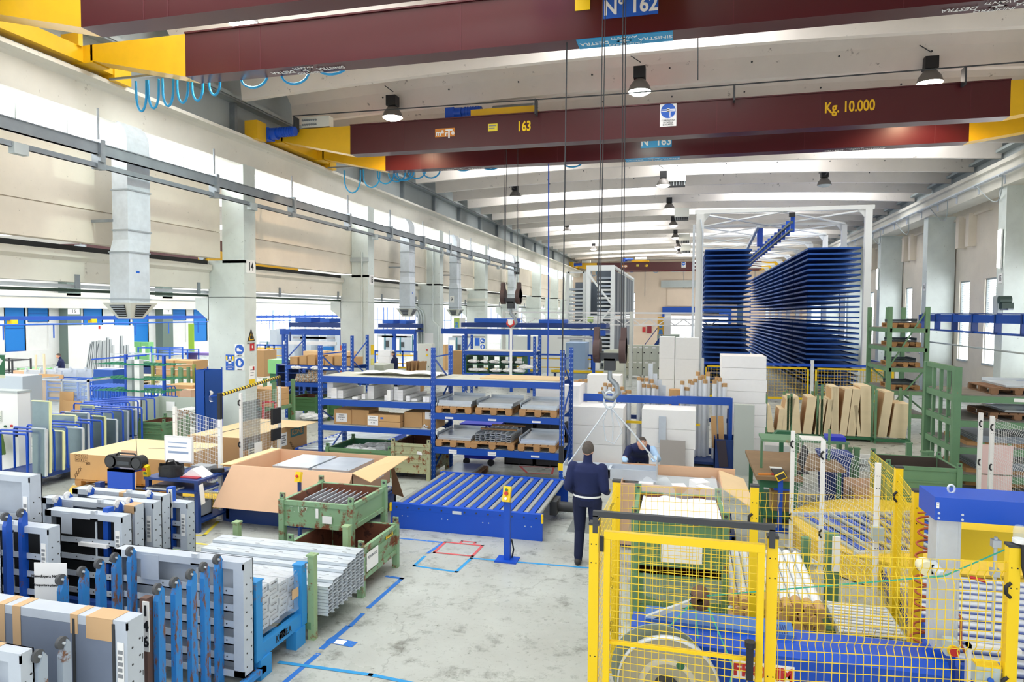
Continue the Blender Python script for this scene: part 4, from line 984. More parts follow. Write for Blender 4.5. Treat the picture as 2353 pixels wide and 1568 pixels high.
b=steel_bin(-6.15,13.58,0,.82,1.15,.78,'rusty pale green steel bin under the rack beside the middle upright',RUSTBIN,.14)
obj('peeled_sticker',MB().prism([(.55,.56),(.68,.55),(.66,.62),(.57,.63)],'y',-.026,-.021),WHITE,b)
# blue tub and boxes behind the rack
t=thing('wheelie_tub','blue plastic tub on wheels behind the right rack bay','tub',(-5.15,15.3,0))
obj('body',MB().prism([(.05,.15),(.75,.15),(.85,.95),(-.02,.95)],'y',0,.6),mat('plastic_blue','#2432c8',.45),t); obj('rim',MB().box(-.06,.9,-.04,.64,.93,.98),mat('plastic_blue','#2432c8'),t)
for a in (.1,.7): obj('wheel',MB().cyl((a,-.02,.08),(a,.04,.08),.08,14),BLACK,t)
for i,(x,l) in enumerate(((-4.2,'dark grey plastic crate behind the lower rack pallets'),(-3.45,'dark grey plastic crate with slotted side, behind the lower rack pallets'))):
    t=thing('plastic_crate',l,'crate',(x,15.6,0)); mb=MB().box(0,.72,0,.03,0,1.05).box(0,.72,.57,.6,0,1.05).box(0,.03,0,.6,0,1.05).box(.69,.72,0,.6,0,1.05).box(0,.72,0,.6,0,.03)
    obj('shell',mb,DARK,t); obj('rim',MB().box(-.03,.75,-.03,.02,1.0,1.06).box(.34,.38,-.02,0,0,1.0),DARK,t)
def foamstack(x,y,w,d,n,h,label,m=FOAM,z=0,group=None):
    t=thing('foam_stack',label,'foam block',(x,y,z),0,group)
    for i in range(n):
        r=random.Random(i*7+int(x*100)); dx=r.uniform(-.015,.015)
        mb=MB(); mb.sheet(lambda u,v:(dx+w*u,-.0+.01*math.sin(9*u),i*h/n+(h/n-.006)*v),6,1)
        mb=MB().box(dx,dx+w,0,d,i*h/n+.003,(i+1)*h/n-.003)
        obj('block',mb,m,t)
    return t
foamstack(-3.5,15.9,1.05,.9,2,1.9,'white foam block standing behind the right rack bay')
# ================================================================ large open carton on a roller table
t=thing('roller_table','blue roller table under the big opened carton','conveyor',(-7.62,9.98,0))
obj('side_frame',MB().box(0,2.4,0,.06,0,.36).box(0,2.4,1.6,1.66,0,.36).box(0,.06,0,1.66,.05,.3).box(2.3,2.4,0,1.66,.05,.3),DBLUE,t)
for i in range(10): roller(t,(.15+i*.24,.06,.33),(.15+i*.24,1.6,.33),.04)
obj('end_cap',MB().box(2.36,2.46,-.03,.04,.24,.36).box(2.36,2.46,1.62,1.7,.24,.36),YELLOW,t); obj('drive_motor',MB().cyl((2.45,.9,.2),(2.6,.9,.2),.08,12).box(2.38,2.5,.7,1.1,.1,.3),DARK,t)
pallet(-6.35,10.65,.372,'pallet carrying the big opened carton',2.0,1.4)
t=thing('open_carton','big opened cardboard carton with its flaps folded out, holding two metal boxes','box',(-7.45,9.92,.52))
W_,D_,H_=2.25,1.42,.48
obj('wall',MB().box(0,W_,0,.012,0,H_).box(0,W_,D_-.012,D_,0,H_).box(0,.012,0,D_,0,H_).box(W_-.012,W_,0,D_,0,H_).box(0,W_,0,D_,0,.012),CARDP,t)
obj('flap',MB().add([(0,-.004,H_),(W_,-.004,H_),(W_-.1,-.3,-.17),(-.16,-.3,-.17),(0,.004,H_+.006),(W_,.004,H_+.006),(W_-.1,-.29,-.17),(-.16,-.29,-.17)],[(0,1,2,3),(7,6,5,4),(0,4,5,1),(1,5,6,2),(2,6,7,3),(3,7,4,0)]),CARDP,t,label='front flap folded down')
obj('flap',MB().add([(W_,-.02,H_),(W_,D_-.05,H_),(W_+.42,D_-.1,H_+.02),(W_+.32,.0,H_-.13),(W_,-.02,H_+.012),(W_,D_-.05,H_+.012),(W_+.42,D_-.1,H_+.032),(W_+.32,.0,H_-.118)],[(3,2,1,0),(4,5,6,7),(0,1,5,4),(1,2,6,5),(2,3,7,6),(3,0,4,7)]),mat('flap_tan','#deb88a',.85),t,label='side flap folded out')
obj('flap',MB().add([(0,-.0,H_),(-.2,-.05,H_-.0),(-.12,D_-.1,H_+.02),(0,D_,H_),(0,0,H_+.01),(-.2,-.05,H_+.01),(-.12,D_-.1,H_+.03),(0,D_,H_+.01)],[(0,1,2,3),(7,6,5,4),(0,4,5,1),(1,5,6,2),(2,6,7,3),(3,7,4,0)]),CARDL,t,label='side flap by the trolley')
obj('flap',MB().prism([(W_+.02,H_),(W_+.28,-.25),(W_+.06,-.2)],'y',D_-.03,D_-.02),mat('dark_card','#8a6a50',.9),t)
label_plate(t,.9,1.15,W_,.18,.3,2,'east')
for x,l in ((-6.85,'metal box with brushed lid in the big carton, nearer the trolley'),(-6.1,'metal box with shiny lid in the big carton, nearer the rack')):
    q=thing('metal_box',l,'box',(x,10.2,.535)); obj('body',MB().box(0,.68,0,.95,0,.42),STEEL,q); obj('lid',MB().box(-.005,.685,-.005,.955,.42,.435),STEEL,q)
    obj('screw',MB().cyl((.05,.05,.435),(.05,.05,.438),.01,8).cyl((.63,.05,.435),(.63,.05,.438),.01,8).cyl((.63,.9,.435),(.63,.9,.438),.01,8),DARK,q)
p=solo('yellow_button_box',MB().cb(-5.95,9.55,.98,.09,.07,.16,rx=-.3),YELLOW,'yellow push button box peeping over the bin marked T 127','control box')
obj('button',MB().cyl((-5.95,9.51,1.0),(-5.95,9.49,1.01),.022,8),RED,p); obj('post',MB().box(-5.97,-5.93,9.55,9.6,0,.93),DBLUE,p)
# ================================================================ closed big cartons, turntable, trolley, guard mesh
def turntable(x,y,r,w,label,n=12,rot=0,zt=.3,dirx=1):
    t=thing('turntable',label,'turntable',(x,y,0),rot)
    obj('rim',MB().lathe([(r,0.02),(r,zt-.03),(r-.03,zt),(r-.0,zt),(r-.12,zt+.006),(r-.5,zt+.006)],n=48),YPALE,t)
    obj('skirt',MB().lathe([(r+.0,.12),(r+.002,zt-.06)],n=48),YPALE,t)
    obj('base_disc',MB().cyl((0,0,.0),(0,0,zt-.02),r-.2,40),DBLUE,t)
    mb=MB()
    q=math.sqrt(max(.01,r*r-w*w))
    for s in (-1,1):
        pts=[(q*math.cos(0)*k,s*w) for k in (-1,1)]
        arc=[(r*math.cos(a),s*r*math.sin(a)) for a in [math.asin(w/r)+i*(PI-2*math.asin(w/r))/20 for i in range(21)]]
        mb.prism(arc,'z',zt,zt+.03)
    obj('cover_segment',mb,YPALE,t)
    for i in range(n):
        xx=-r*.8+i*1.6*r/(n-1); roller(t,(xx,-w+.05,zt+.02),(xx,w-.05,zt+.02),.035)
    for i in range(n-1):
        xx=-r*.8+(i+.5)*1.6*r/(n-1); obj('cover_slat',MB().box(xx-.05,xx+.05,-w+.05,w-.05,zt,zt+.02),BLUE2,t)
    obj('side_rail',MB().box(-q,q,-w,-w+.05,zt,zt+.06).box(-q,q,w-.05,w,zt,zt+.06),GALV,t)
    return t
turntable(-9.62,11.4,1.95,.95,'yellow and blue turntable under the long closed carton',rot=rad(4),zt=.26)
pallet(-10.0,10.85,.34,'pallet between the turntable and the long closed carton',2.0,1.4)
t=thing('closed_carton','long closed cardboard carton lying on the yellow turntable','box',(-11.07,10.12,.486))
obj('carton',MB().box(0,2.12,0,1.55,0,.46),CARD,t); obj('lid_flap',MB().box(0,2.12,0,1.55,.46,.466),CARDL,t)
obj('lid_gap',MB().add([(1.05,.75,.468),(2.12,1.02,.468),(2.12,1.06,.468),(1.05,.77,.468)],[(0,1,2,3)]),DARK,t)
pr=MB()
for i in range(3):
    for j in range(2):
        a=.12+.1*i;b=.32+.08*j
        pr.box(a,a+.085,-.003,0,b,b+.004).box(a,a+.085,-.003,0,b+.065,b+.069).box(a,a+.004,-.003,0,b,b+.069).box(a+.081,a+.085,-.003,0,b,b+.069)
        pr.cyl((a+.042,-.003,b+.035),(a+.042,0,b+.035),.014,8)
obj('printed_symbols',pr,mat('print_brown','#6d5138',.9),t); text('601',.07,(.42,-.004,.3),'front',mat('print_brown','#000'),t,'printed_lettering'); text('XXXX',.09,(.18,-.004,.12),'front',mat('print_brown','#000'),t,'printed_lettering',rot=.9)
label_plate(t,.1,.4,2.12,.1,.36,3,'east')
solo('card_offcut',MB().cb(-9.62,9.98,.78,.33,.01,.66,rx=-.06),CARDP,'upright strip of cardboard leaning on the long carton','card sheet')
pallet(-9.75,13.6,.16,'pallet under the closed carton with a company name',1.3,2.3)
t=thing('closed_carton','closed cardboard carton with blue green company lettering, beside the roller conveyor','box',(-10.42,12.42,.305))
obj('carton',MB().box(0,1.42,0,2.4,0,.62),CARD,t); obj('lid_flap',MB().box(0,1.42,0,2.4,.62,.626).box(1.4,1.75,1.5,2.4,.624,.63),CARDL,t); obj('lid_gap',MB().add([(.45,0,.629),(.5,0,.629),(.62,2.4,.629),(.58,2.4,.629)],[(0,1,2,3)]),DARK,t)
lg=obj('logo_patch',MB().box(1.42,1.424,1.7,2.25,.34,.54),mat('teal_print','#3f7f86',.8),t)
text('KONE',.17,(1.426,1.975,.44),'east',CARD,lg,'logo_lettering',bold=.004)
label_plate(t,1.15,1.55,1.42,.2,.5,4,'east'); label_plate(t,.1,.5,1.42,.2,.5,4,'east'); text('XXXX',.1,(1.426,1.75,.14),'east',mat('print_brown','#000'),t,'printed_lettering',rot=-.9)
# small conveyor at rack foot
t=thing('roller_conveyor','silver roller conveyor with blue sides at the foot of the rack','conveyor',(-8.75,13.9,0))
obj('side_frame',MB().box(0,.05,0,2.6,.1,.46).box(1.6,1.65,0,2.6,.1,.46).box(0,1.65,0,.05,.1,.4),BLUE2,t)
for i in range(14): roller(t,(.05,.1+i*.18,.43),(1.6,.1+i*.18,.43),.035,STEEL)
obj('end_cap',MB().box(1.52,1.66,-.04,.02,.3,.46),YELLOW,t); obj('support_leg',MB().box(.0,.08,.1,.18,0,.1).box(1.57,1.65,.1,.18,0,.1).box(.0,.08,2.4,2.48,0,.1).box(1.57,1.65,2.4,2.48,0,.1),DBLUE,t)
# computer trolley
t=thing('computer_trolley','blue steel trolley with keyboard shelf and a grey crate below','trolley',(-8.62,9.35,0))
for a,b in ((0,0),(.95,0),(0,.7),(.95,.7)): obj('leg',MB().box(a-.035,a+.035,b-.035,b+.035,0,.84),DBLUE,t)
obj('table_top',MB().box(-.05,1.0,-.05,.75,.82,.86),DBLUE,t); obj('keyboard_shelf',MB().box(-.03,.98,-.1,.5,.66,.69),DBLUE,t); obj('bottom_shelf',MB().box(-.03,.98,-.03,.73,.14,.17),DBLUE,t)
obj('paper_tag',MB().cb(.99,.05,.62,.02,.09,.34,rx=.15),PAPER,t)
def top_on(name,mb,m,label,cat): return solo(name,mb,m,label,cat)
kb=top_on('keyboard',MB().box(-8.55,-7.98,9.22,9.42,.692,.715),mat('key_grey','#b9bdc0',.5),'grey keyboard on the trolley shelf','keyboard')
ks=MB()
for i in range(16):
    for j in range(4): ks.box(-8.535+i*.034,-8.508+i*.034,9.235+j*.045,9.27+j*.045,.715,.722)
obj('keycap',ks,DARK,kb)
t=thing('monitor','white flat monitor with a lit page, on the blue trolley','monitor',(-8.55,10.0,.862))
obj('stand',MB().box(-.1,.12,-.08,.08,0,.012).box(-.02,.04,-.01,.02,0,.16),GREYW,t); obj('bezel',MB().box(-.3,.27,-.03,.01,.1,.56),WHITE,t); sc_=obj('screen',MB().box(-.275,.245,-.034,-.03,.13,.535),emis('screen_white','#fbfcff',1.0),t)
obj('screen_lines',MB().box(-.22,.18,-.036,-.034,.44,.46).box(-.22,.16,-.036,-.034,.36,.38).box(-.22,.2,-.036,-.034,.26,.3),mat('screen_blue','#a9bcd8',.6),t)
t=thing('tool_bag','black fabric tool bag open on the trolley top','bag',(-8.3,9.5,.862)); t.scale=(1.15,1.1,.75)
def bagf(u,v):
    a=2*PI*u; k=1+.08*math.sin(5*a)+.05*math.sin(9*a+6*v); return (.19*k*math.cos(a)*(1-.1*v),.13*k*math.sin(a),.26*v+.02*math.sin(4*a)*v)
obj('body',MB().sheet(bagf,24,8).face([(.19*math.cos(a*PI/8),.13*math.sin(a*PI/8),.2) for a in range(16)]),BLACK,t); obj('handle',MB().tube([(-.1,0,.24),(-.06,0,.34),(.04,0,.35),(.09,0,.24)],.014,6),BLACK,t)
t=thing('hand_controller','yellow handheld crane controller leaning at the trolley corner','controller',(-8.64,9.33,.862)); obj('body',MB().cb(0,0,.1,.09,.07,.2,rx=.3,ry=.2),YELLOW,t); obj('button',MB().cb(0,-.05,.13,.05,.02,.05),RED,t); obj('button',MB().cb(0,-.03,.06,.05,.02,.04),DGREEN,t)
top_on('paper_pile',MB().prism([(-8.1,.865),(-7.68,.865),(-7.9,1.0)],'y',9.5,9.75),PAPER,'bent white paper sheet lying on the trolley','paper'); top_on('red_folder',B(-8.05,-7.72,9.4,9.6,.862,.878),mat('folder_red','#a8283a',.6),'dark red folder under the white paper','folder')
top_on('label_printer',MB().box(-8.2,-7.85,9.85,10.05,.862,.96).box(-8.15,-7.9,9.84,9.86,.9,.94),mat('printer_grey','#9ea2a6',.5),'grey label printer at the back of the trolley top','printer'); top_on('scanner',MB().cb(-7.72,9.9,.9,.2,.08,.05,rz=.4).cb(-7.66,9.92,.89,.08,.06,.05),BLACK,'black hand scanner by the trolley corner','scanner')
t=thing('grey_crate','grey plastic crate with a dated paper and silver bags, on the trolley bottom shelf','crate',(-8.5,9.36,.172)); obj('body',MB().box(0,.7,0,.02,0,.24).box(0,.7,.48,.5,0,.24).box(0,.02,0,.5,0,.24).box(.68,.7,0,.5,0,.24).box(0,.7,0,.5,0,.02),mat('crate_grey','#a6adb2',.6),t)
p=obj('paper_sheet',MB().box(.03,.33,-.008,-.002,0.0,.23),PAPER,t)
for i,l in enumerate(('09/2011','5650G01','pz. 50')): text(l,.055,(.18,-.01,.18-.075*i),'front',PAPERG,p,'sheet_lettering')
tag(obj('plastic_bags',bagmesh(6,-8.35,-7.95,9.5,9.75,.42,.09,9),BAG),'silver plastic bags heaped in the grey crate','plastic bag',kind='stuff')
# radio on a blue stand
t=thing('blue_stand','blue sheet steel stand carrying the radio','stand',(-9.3,9.2,0)); obj('panel',MB().box(0,.5,0,.05,.2,.98).box(0,.5,.0,.3,.94,.98),BLUE2,t); obj('foot',MB().box(0,.5,-.1,.4,0,.05).box(.2,.3,0,.05,.05,.2),DBLUE,t); obj('post',MB().box(-.2,-.1,-.05,.05,0,.75),DBLUE,t)
t=thing('radio','black portable radio with two round speakers on the blue stand','radio',(-9.36,9.22,.984))
bd=MB(); bd.box(.1,.62,0,.14,.03,.2); bd.cyl((.1,0.07-.07,.115),(.1,.14,.115),.115,20); bd.cyl((.62,0,.115),(.62,.14,.115),.115,20)
obj('body',bd,BLACK,t)
for a in (.1,.62): obj('speaker',MB().cyl((a,-.012,.115),(a,0,.115),.085,20),DARK,t)
obj('display',MB().box(.24,.48,-.008,0,.07,.13),mat('display_grey','#41474d',.2),t); obj('carry_handle',MB().tube([(.14,.07,.2),(.2,.07,.25),(.52,.07,.25),(.58,.07,.2)],.014,6),BLACK,t); obj('aerial',MB().cyl((.55,.1,.2),(.53,.1,.55),.004,5),DARK,t)
# guard mesh panels with white posts and striped height bar
def mesh_panel(parent,p,q,z0,z1,m,sx=.05,sz=.1,r=.0025,name='wire_mesh',wave=(),amp=.0):
    p=Vector((p[0],p[1],0));q=Vector((q[0],q[1],0)); d=(q-p); L=d.length; d.normalize(); nrm=Vector((-d.y,d.x,0)); mb=MB()
    n=max(1,round(L/sx))
    def off(z): return sum(amp*max(0,1-abs(z-w)/.06) for w in wave)
    for i in range(n+1):
        b=p+d*(L*i/n)
        if wave:
            zs=sorted([z0,z1]+[w+e for w in wave for e in (-.06,0,.06) if z0<w+e<z1])
            for za,zb in zip(zs[:-1],zs[1:]): 
                A=b+nrm*off(za);Bq=b+nrm*off(zb); mb.bar((A.x,A.y,za),(Bq.x,Bq.y,zb),2*r)
        else: mb.bar((b.x,b.y,z0),(b.x,b.y,z1),2*r)
    k=max(1,round((z1-z0)/sz))
    for i in range(k+1):
        z=z0+(z1-z0)*i/k; o=nrm*(off(z)+2*r); mb.bar((p.x+o.x,p.y+o.y,z),(q.x+o.x,q.y+o.y,z),2*r)
    return obj(name,mb,m,parent)
def fpost(parent,x,y,h,m,s=.06,cap=None,holes=True):
    mb=MB().box(x-s/2,x+s/2,y-s/2,y+s/2,0,h).box(x-s*1.1,x+s*1.1,y-s*1.1,y+s*1.1,0,.012)
    mb.cur=1
    if holes:
        for zz in (h-.15,h-.3,h*.45,.3): 
            for dx in (-.25,.25): mb.cyl((x+dx*s,y-s/2-.001,zz),(x+dx*s,y-s/2,zz),.006,6)
    p=obj('post',mb,[m,BLACK],parent)
    if cap: obj('post_cap',MB().box(x-s/2-.004,x+s/2+.004,y-s/2-.004,y+s/2+.004,h,h+.02),cap,p)
    return p
def latch(parent,x,y,z): return obj('black_latch',MB().tube([(x,y-.035,z-.05),(x-.03,y-.04,z-.02),(x-.03,y-.04,z+.03),(x,y-.035,z+.06)],.014,6),BLACK,parent)
MESHW=mat('white_wire','#e9ecec',.45)
g=thing('guard_fence','white wire guard with a tall clear panel ahead of the long carton','fence',(0,0,0))
pa=(-7.8,10.06); pb=(-9.75,11.0); 
a1=G(508,1195); a1=(a1.x,a1.y); a0=AX(377,1090,-9.6); a0=(-9.6,G(395,1090).y if False else 11.1)
fpost(g,a1[0],a1[1],1.75,WHITE,.055); fpost(g,a0[0],a0[1],1.75,WHITE,.055); mesh_panel(g,(a0[0],a0[1]),(a1[0],a1[1]),.15,1.72,MESHW,.07,.07,.002)
g=thing('guard_fence','white wire guard panel with fan filters, beside the company carton','fence',(0,0,0))
b0=(-9.35,12.15); b1=(-8.98,13.55)
b0=(-9.75,12.0); b1=(-9.25,14.3)
b0=G(572,1052); b0=(-8.75,11.95); b1=(-8.75,13.3)
fpost(g,*b0,1.95,WHITE,.05); fpost(g,*b1,1.95,WHITE,.055); mesh_panel(g,b0,b1,.35,1.9,MESHW,.055,.055,.0014)
latch(g,b0[0],b0[1],1.75); latch(g,b0[0],b0[1],.9)
obj('clear_panel',MB().box(-8.78,-8.77,12.0,12.62,.75,1.75),mat('grey_clear_sheet','#7f8a93',.3,alpha=.45),g)
for z in (1.15,.8): obj('fan_filter',MB().box(-8.74,-8.68,12.95,13.25,z,z+.24+.1*(z>1)),BLACK,g)
obj('papers',MB().box(-8.73,-8.72,12.35,12.6,.5,.85).cb(-8.72,12.95,.55,.01,.2,.2,rx=.78),PAPER,g)
t=thing('height_gauge','black and yellow striped height bar on two black posts','barrier',(0,0,0))
A=Vector((a1[0],a1[1],2.16)); Bv=Vector((b1[0],b1[1],2.16))
d=(Bv-A).normalized(); L=(Bv-A).length
mb=MB(); mb.cyl(A,Bv,.03,10); mb.cur=1
for i in range(24):
    s=A+d*(L*(i+.1)/24); e=A+d*(L*(i+.55)/24); mb.cyl(s,e,.032,10)
obj('striped_bar',mb,[YELLOW,BLACK],t); obj('post',MB().box(A.x-.03,A.x+.03,A.y-.03,A.y+.03,1.75,2.2),BLACK,t); obj('post',MB().box(Bv.x-.03,Bv.x+.03,Bv.y-.03,Bv.y+.03,1.95,2.2),BLACK,t)
# ================================================================ people
def person(label,loc,rz,bones,torso,mats,extra,hairf=None):
    """bones: (p,q,r0,r1,mat) limbs; torso: list of rings (c,rx,ry,tilt,mat)"""
    mb=MB()
    def ell(c,r,n=14,m=8):
        c=Vector(c); vs=[]
        mb.sheet(lambda u,v:(c.x+r[0]*math.sin(PI*v)*math.cos(2*PI*u),c.y+r[1]*math.sin(PI*v)*math.sin(2*PI*u),c.z-r[2]*math.cos(PI*v)),n,m)
    for (p,q,r0,r1,mm) in bones:
        p=Vector(p);q=Vector(q)
        mb.tube([p.lerp(q,i/4) for i in range(5)],[r0+(r1-r0)*i/4 for i in range(5)],12)
        ell(p,(r0,r0,r0),10,6); ell(q,(r1,r1,r1),10,6)
    n=20; vs=[];fs=[]
    for (c,rx,ry,tl,mm) in torso:
        c=Vector(c); R=Matrix.Rotation(tl,3,'X')
        for i in range(n):
            a=2*PI*i/n; vs.append(c+R@Vector((rx*math.cos(a),ry*math.sin(a),0)))
    k=len(torso)
    for j in range(k-1):
        for i in range(n): fs.append((j*n+i,j*n+(i+1)%n,(j+1)*n+(i+1)%n,(j+1)*n+i))
    fs+=[tuple(range(n-1,-1,-1)),tuple((k-1)*n+i for i in range(n))]
    mb.add(vs,fs,True)
    for (c,r,mm) in extra: ell(c,r)
    me=mb.mesh('body',mats)
    t=bpy.data.objects.new('tmp',me); COL.objects.link(t)
    md=t.modifiers.new('r','REMESH'); md.mode='VOXEL'; md.voxel_size=.0115; md.use_smooth_shade=True
    sm=t.modifiers.new('s','SMOOTH'); sm.factor=.5; sm.iterations=4
    dg=bpy.context.evaluated_depsgraph_get(); m2=bpy.data.meshes.new_from_object(t.evaluated_get(dg)); bpy.data.objects.remove(t)
    m2.materials.clear()
    for x in mats: m2.materials.append(x)
    cen=np.empty(len(m2.polygons)*3); m2.polygons.foreach_get('center',cen); cen=cen.reshape(-1,3)
    best=np.full(len(cen),9.); mi=np.zeros(len(cen),int)
    def upd(d,mm):
        s=d<best; best[s]=d[s]; mi[s]=mm
    for (p,q,r0,r1,mm) in bones:
        p=np.array(p,float);q=np.array(q,float);d=q-p;L=d@d+1e-9
        tt=np.clip(((cen-p)@d)/L,0,1); upd(np.linalg.norm(cen-(p+tt[:,None]*d),axis=1)-(r0+(r1-r0)*tt),mm)
    for (a,b) in zip(torso[:-1],torso[1:]):
        p=np.array(a[0],float);q=np.array(b[0],float);d=q-p;L=d@d+1e-9
        tt=np.clip(((cen-p)@d)/L,0,1); c=p+tt[:,None]*d; rel=cen-c; rx=(a[1]+(b[1]-a[1])*tt); ry=(a[2]+(b[2]-a[2])*tt)
        e=np.sqrt((rel[:,0]/rx)**2+(rel[:,1]/ry)**2+(rel[:,2]/np.minimum(rx,ry)*.5)**2); upd((e-1)*np.minimum(rx,ry),a[4])
    for (c,r,mm) in extra:
        c=np.array(c,float); e=np.sqrt((((cen-c)/np.array(r))**2).sum(1)); upd((e-1)*min(r),mm)
    if hairf is not None: mi=hairf(cen,mi)
    m2.polygons.foreach_set('material_index',mi.astype(np.int32)); m2.polygons.foreach_set('use_smooth',np.ones(len(mi),bool)); m2.update()
    o=bpy.data.objects.new('person',m2); COL.objects.link(o); o.location=loc; o.rotation_euler=(0,0,rz)
    return tag(o,label,'person')
GLOVE=mat('glove_light_blue','#a9c9ea',.8); GLOVEY=mat('glove_yellow','#c9b24a',.8); SHOE=mat('shoe_dark','#3b3633',.7); TROUS=mat('trousers_navy','#131b3c',.9,var=.1,scale=8); GREYH=mat('greying_hair','#57504b',.95,var=.2,scale=40)
def hand(wr,d,up,m,side=1,L=.17):
    """a palm and five bent fingers from wrist point along d"""
    wr=Vector(wr);d=Vector(d).normalized();up=Vector(up).normalized();s=d.cross(up).normalized()*side; b=[]
    pc=wr+d*.07
    b.append((wr,pc,.032,.036,m)); b.append((pc-s*.02,pc+s*.02+d*.02,.03,.03,m))
    for i,(o,l) in enumerate(((-.036,.07),(-.012,.082),(.012,.078),(.034,.06))):
        k=wr+d*.1+s*o; j=k+d*l*.5-up*.012; e=j+d*l*.32-up*.035
        b.append((k,j,.0125,.0115,m)); b.append((j,e,.0115,.0095,m))
    t0=wr+d*.035-s*.035; t1=t0+d*.04-s*.025-up*.01; t2=t1+d*.035-up*.02
    b.append((t0,t1,.015,.013,m)); b.append((t1,t2,.013,.01,m))
    return b
# man standing with his back to us (faces +y)
mats=[SKIN,CLOTH,TROUS,SHOE,GLOVEY,GREYH,WHITE]
bones=[((.1,0,.93),(.105,.02,.5),.098,.07,2),((.105,.02,.5),(.11,-.03,.12),.068,.058,2),((.11,-.03,.12),(.11,-.03,.07),.055,.05,2),((.11,-.06,.05),(.13,.12,.04),.048,.04,3),
 ((-.1,0,.93),(-.1,.02,.5),.098,.07,2),((-.1,.02,.5),(-.105,-.03,.12),.068,.058,2),((-.105,-.03,.12),(-.105,-.03,.07),.055,.05,2),((-.105,-.06,.05),(-.13,.12,.04),.048,.04,3),
 ((.0,.0,1.45),(.0,.015,1.58),.062,.058,0),
 ((.19,-.0,1.4),(.24,-.06,1.13),.076,.06,1),((.24,-.06,1.13),(.22,.2,1.02),.058,.042,1),
 ((-.19,-.0,1.4),(-.245,-.07,1.13),.076,.06,1),((-.245,-.07,1.13),(-.22,.16,1.0),.058,.042,1)]
bones+=hand((.22,.2,1.02),(-.12,1,.1),(0,0,1),4,1)+hand((-.22,.16,1.0),(.15,1,.05),(0,0,1),4,-1)
torso=[((0,.0,.86),.155,.11,0,2),((0,.0,.98),.17,.115,0,2),((0,0,1.03),.172,.12,0,1),((0,0,1.12),.168,.118,0,1),((0,0,1.25),.19,.122,0,1),((0,-.005,1.36),.205,.118,0,1),((0,-.0,1.435),.17,.09,0,1),((0,0,1.468),.07,.066,0,1)]
extra=[((0,.02,1.67),(.084,.102,.12),0),((0,.105,1.66),(.016,.03,.02),0),((.078,.01,1.665),(.012,.022,.032),0),((-.078,.01,1.665),(.012,.022,.032),0),((0,.06,1.59),(.045,.045,.035),0)]
def hair1(c,mi):
    h=(c[:,2]>1.63+.5*(c[:,1]+.02))&(c[:,2]>1.585)&(c[:,1]<.075)|((c[:,2]>1.74)); h&=(np.abs(c[:,0])<.092); h&=(c[:,2]>1.585)
    mi=mi.copy(); mi[h&(mi==0)]=5; return mi
p1=person('man in dark navy work clothes with short grey hair, standing with his back to us','x' and (-1.36,9.62,0),rad(-6),[(Vector((p[0]*1.1,p[1],p[2])),Vector((q[0]*1.1,q[1],q[2])),r0*1.12 if r0>.04 else r0,r1*1.12 if r1>.04 else r1,mm) for p,q,r0,r1,mm in bones],[(c,rx*1.16,ry*1.1,tl,mm) for c,rx,ry,tl,mm in torso],mats,extra,hair1)
bt=MB(); bt.sheet(lambda u,v:(.207*math.cos(2*PI*u),.137*math.sin(2*PI*u),1.0+.028*v+.008*math.sin(2*PI*u)),24,1); obj('belt_band',bt,WHITE,p1); 
cl=MB(); cl.sheet(lambda u,v:((.078-.012*v)*math.cos(2*PI*u),(.074-.012*v)*math.sin(2*PI*u)+.004,1.455+.035*v),18,1); obj('collar',cl,CLOTH,p1)
eye=MB()
for s in (-1,1): eye.cyl((s*.03,.1,1.685),(s*.03,.118,1.685),.011,8)
obj('eye',eye,WHITE,p1)
# man bending over the carton toward us (faces -y)
mats=[SKIN,CLOTH,TROUS,SHOE,GLOVE,HAIR,WHITE]
bones=[((.1,.45,.9),(.12,.42,.48),.095,.07,2),((.12,.42,.48),(.12,.5,.1),.066,.055,2),((.12,.52,.05),(.12,.35,.04),.048,.04,3),
 ((-.1,.45,.9),(-.12,.42,.48),.095,.07,2),((-.12,.42,.48),(-.12,.5,.1),.066,.055,2),((-.12,.52,.05),(-.12,.35,.04),.048,.04,3),
 ((0,.02,1.16),(0,-.1,1.22),.06,.058,0),
 ((.2,.06,1.13),(.27,-.12,1.0),.068,.06,4),((.27,-.12,1.0),(.2,-.36,1.07),.058,.045,4),
 ((-.2,.06,1.13),(-.29,-.12,1.0),.068,.055,1),((-.29,-.12,1.0),(-.33,-.36,1.06),.045,.034,0)]
bones+=hand((.2,-.36,1.07),(-.25,-1,.05),(0,0,1),4,-1)+hand((-.33,-.36,1.06),(.05,-1,.05),(0,0,1),4,1)
torso=[((0,.46,.84),.155,.11,0,2),((0,.44,.95),.165,.115,.5,2),((0,.36,1.02),.165,.115,.9,1),((0,.24,1.08),.185,.12,1.05,1),((0,.1,1.13),.2,.115,1.15,1),((0,.02,1.155),.15,.09,1.2,1),((0,-.02,1.17),.075,.07,1.2,1)]
extra=[((0,-.15,1.275),(.08,.1,.115),0),((0,-.25,1.265),(.017,.028,.022),0),((.08,-.14,1.27),(.012,.022,.032),0),((-.08,-.14,1.27),(.012,.022,.032),0),((0,-.2,1.195),(.045,.04,.035),0)]
def hair2(c,mi):
    h=(c[:,2]>1.325-.45*(c[:,1]+.2))&(c[:,2]>1.22)&(c[:,1]<0.02); h&=(np.abs(c[:,0])<.086)
    mi=mi.copy(); mi[h&(mi==0)]=5; return mi
p2=person('man in navy shirt with light blue gloves bending over the carton, facing us',(-.76,11.95,.11),rad(10),bones,torso,mats,extra,hair2)
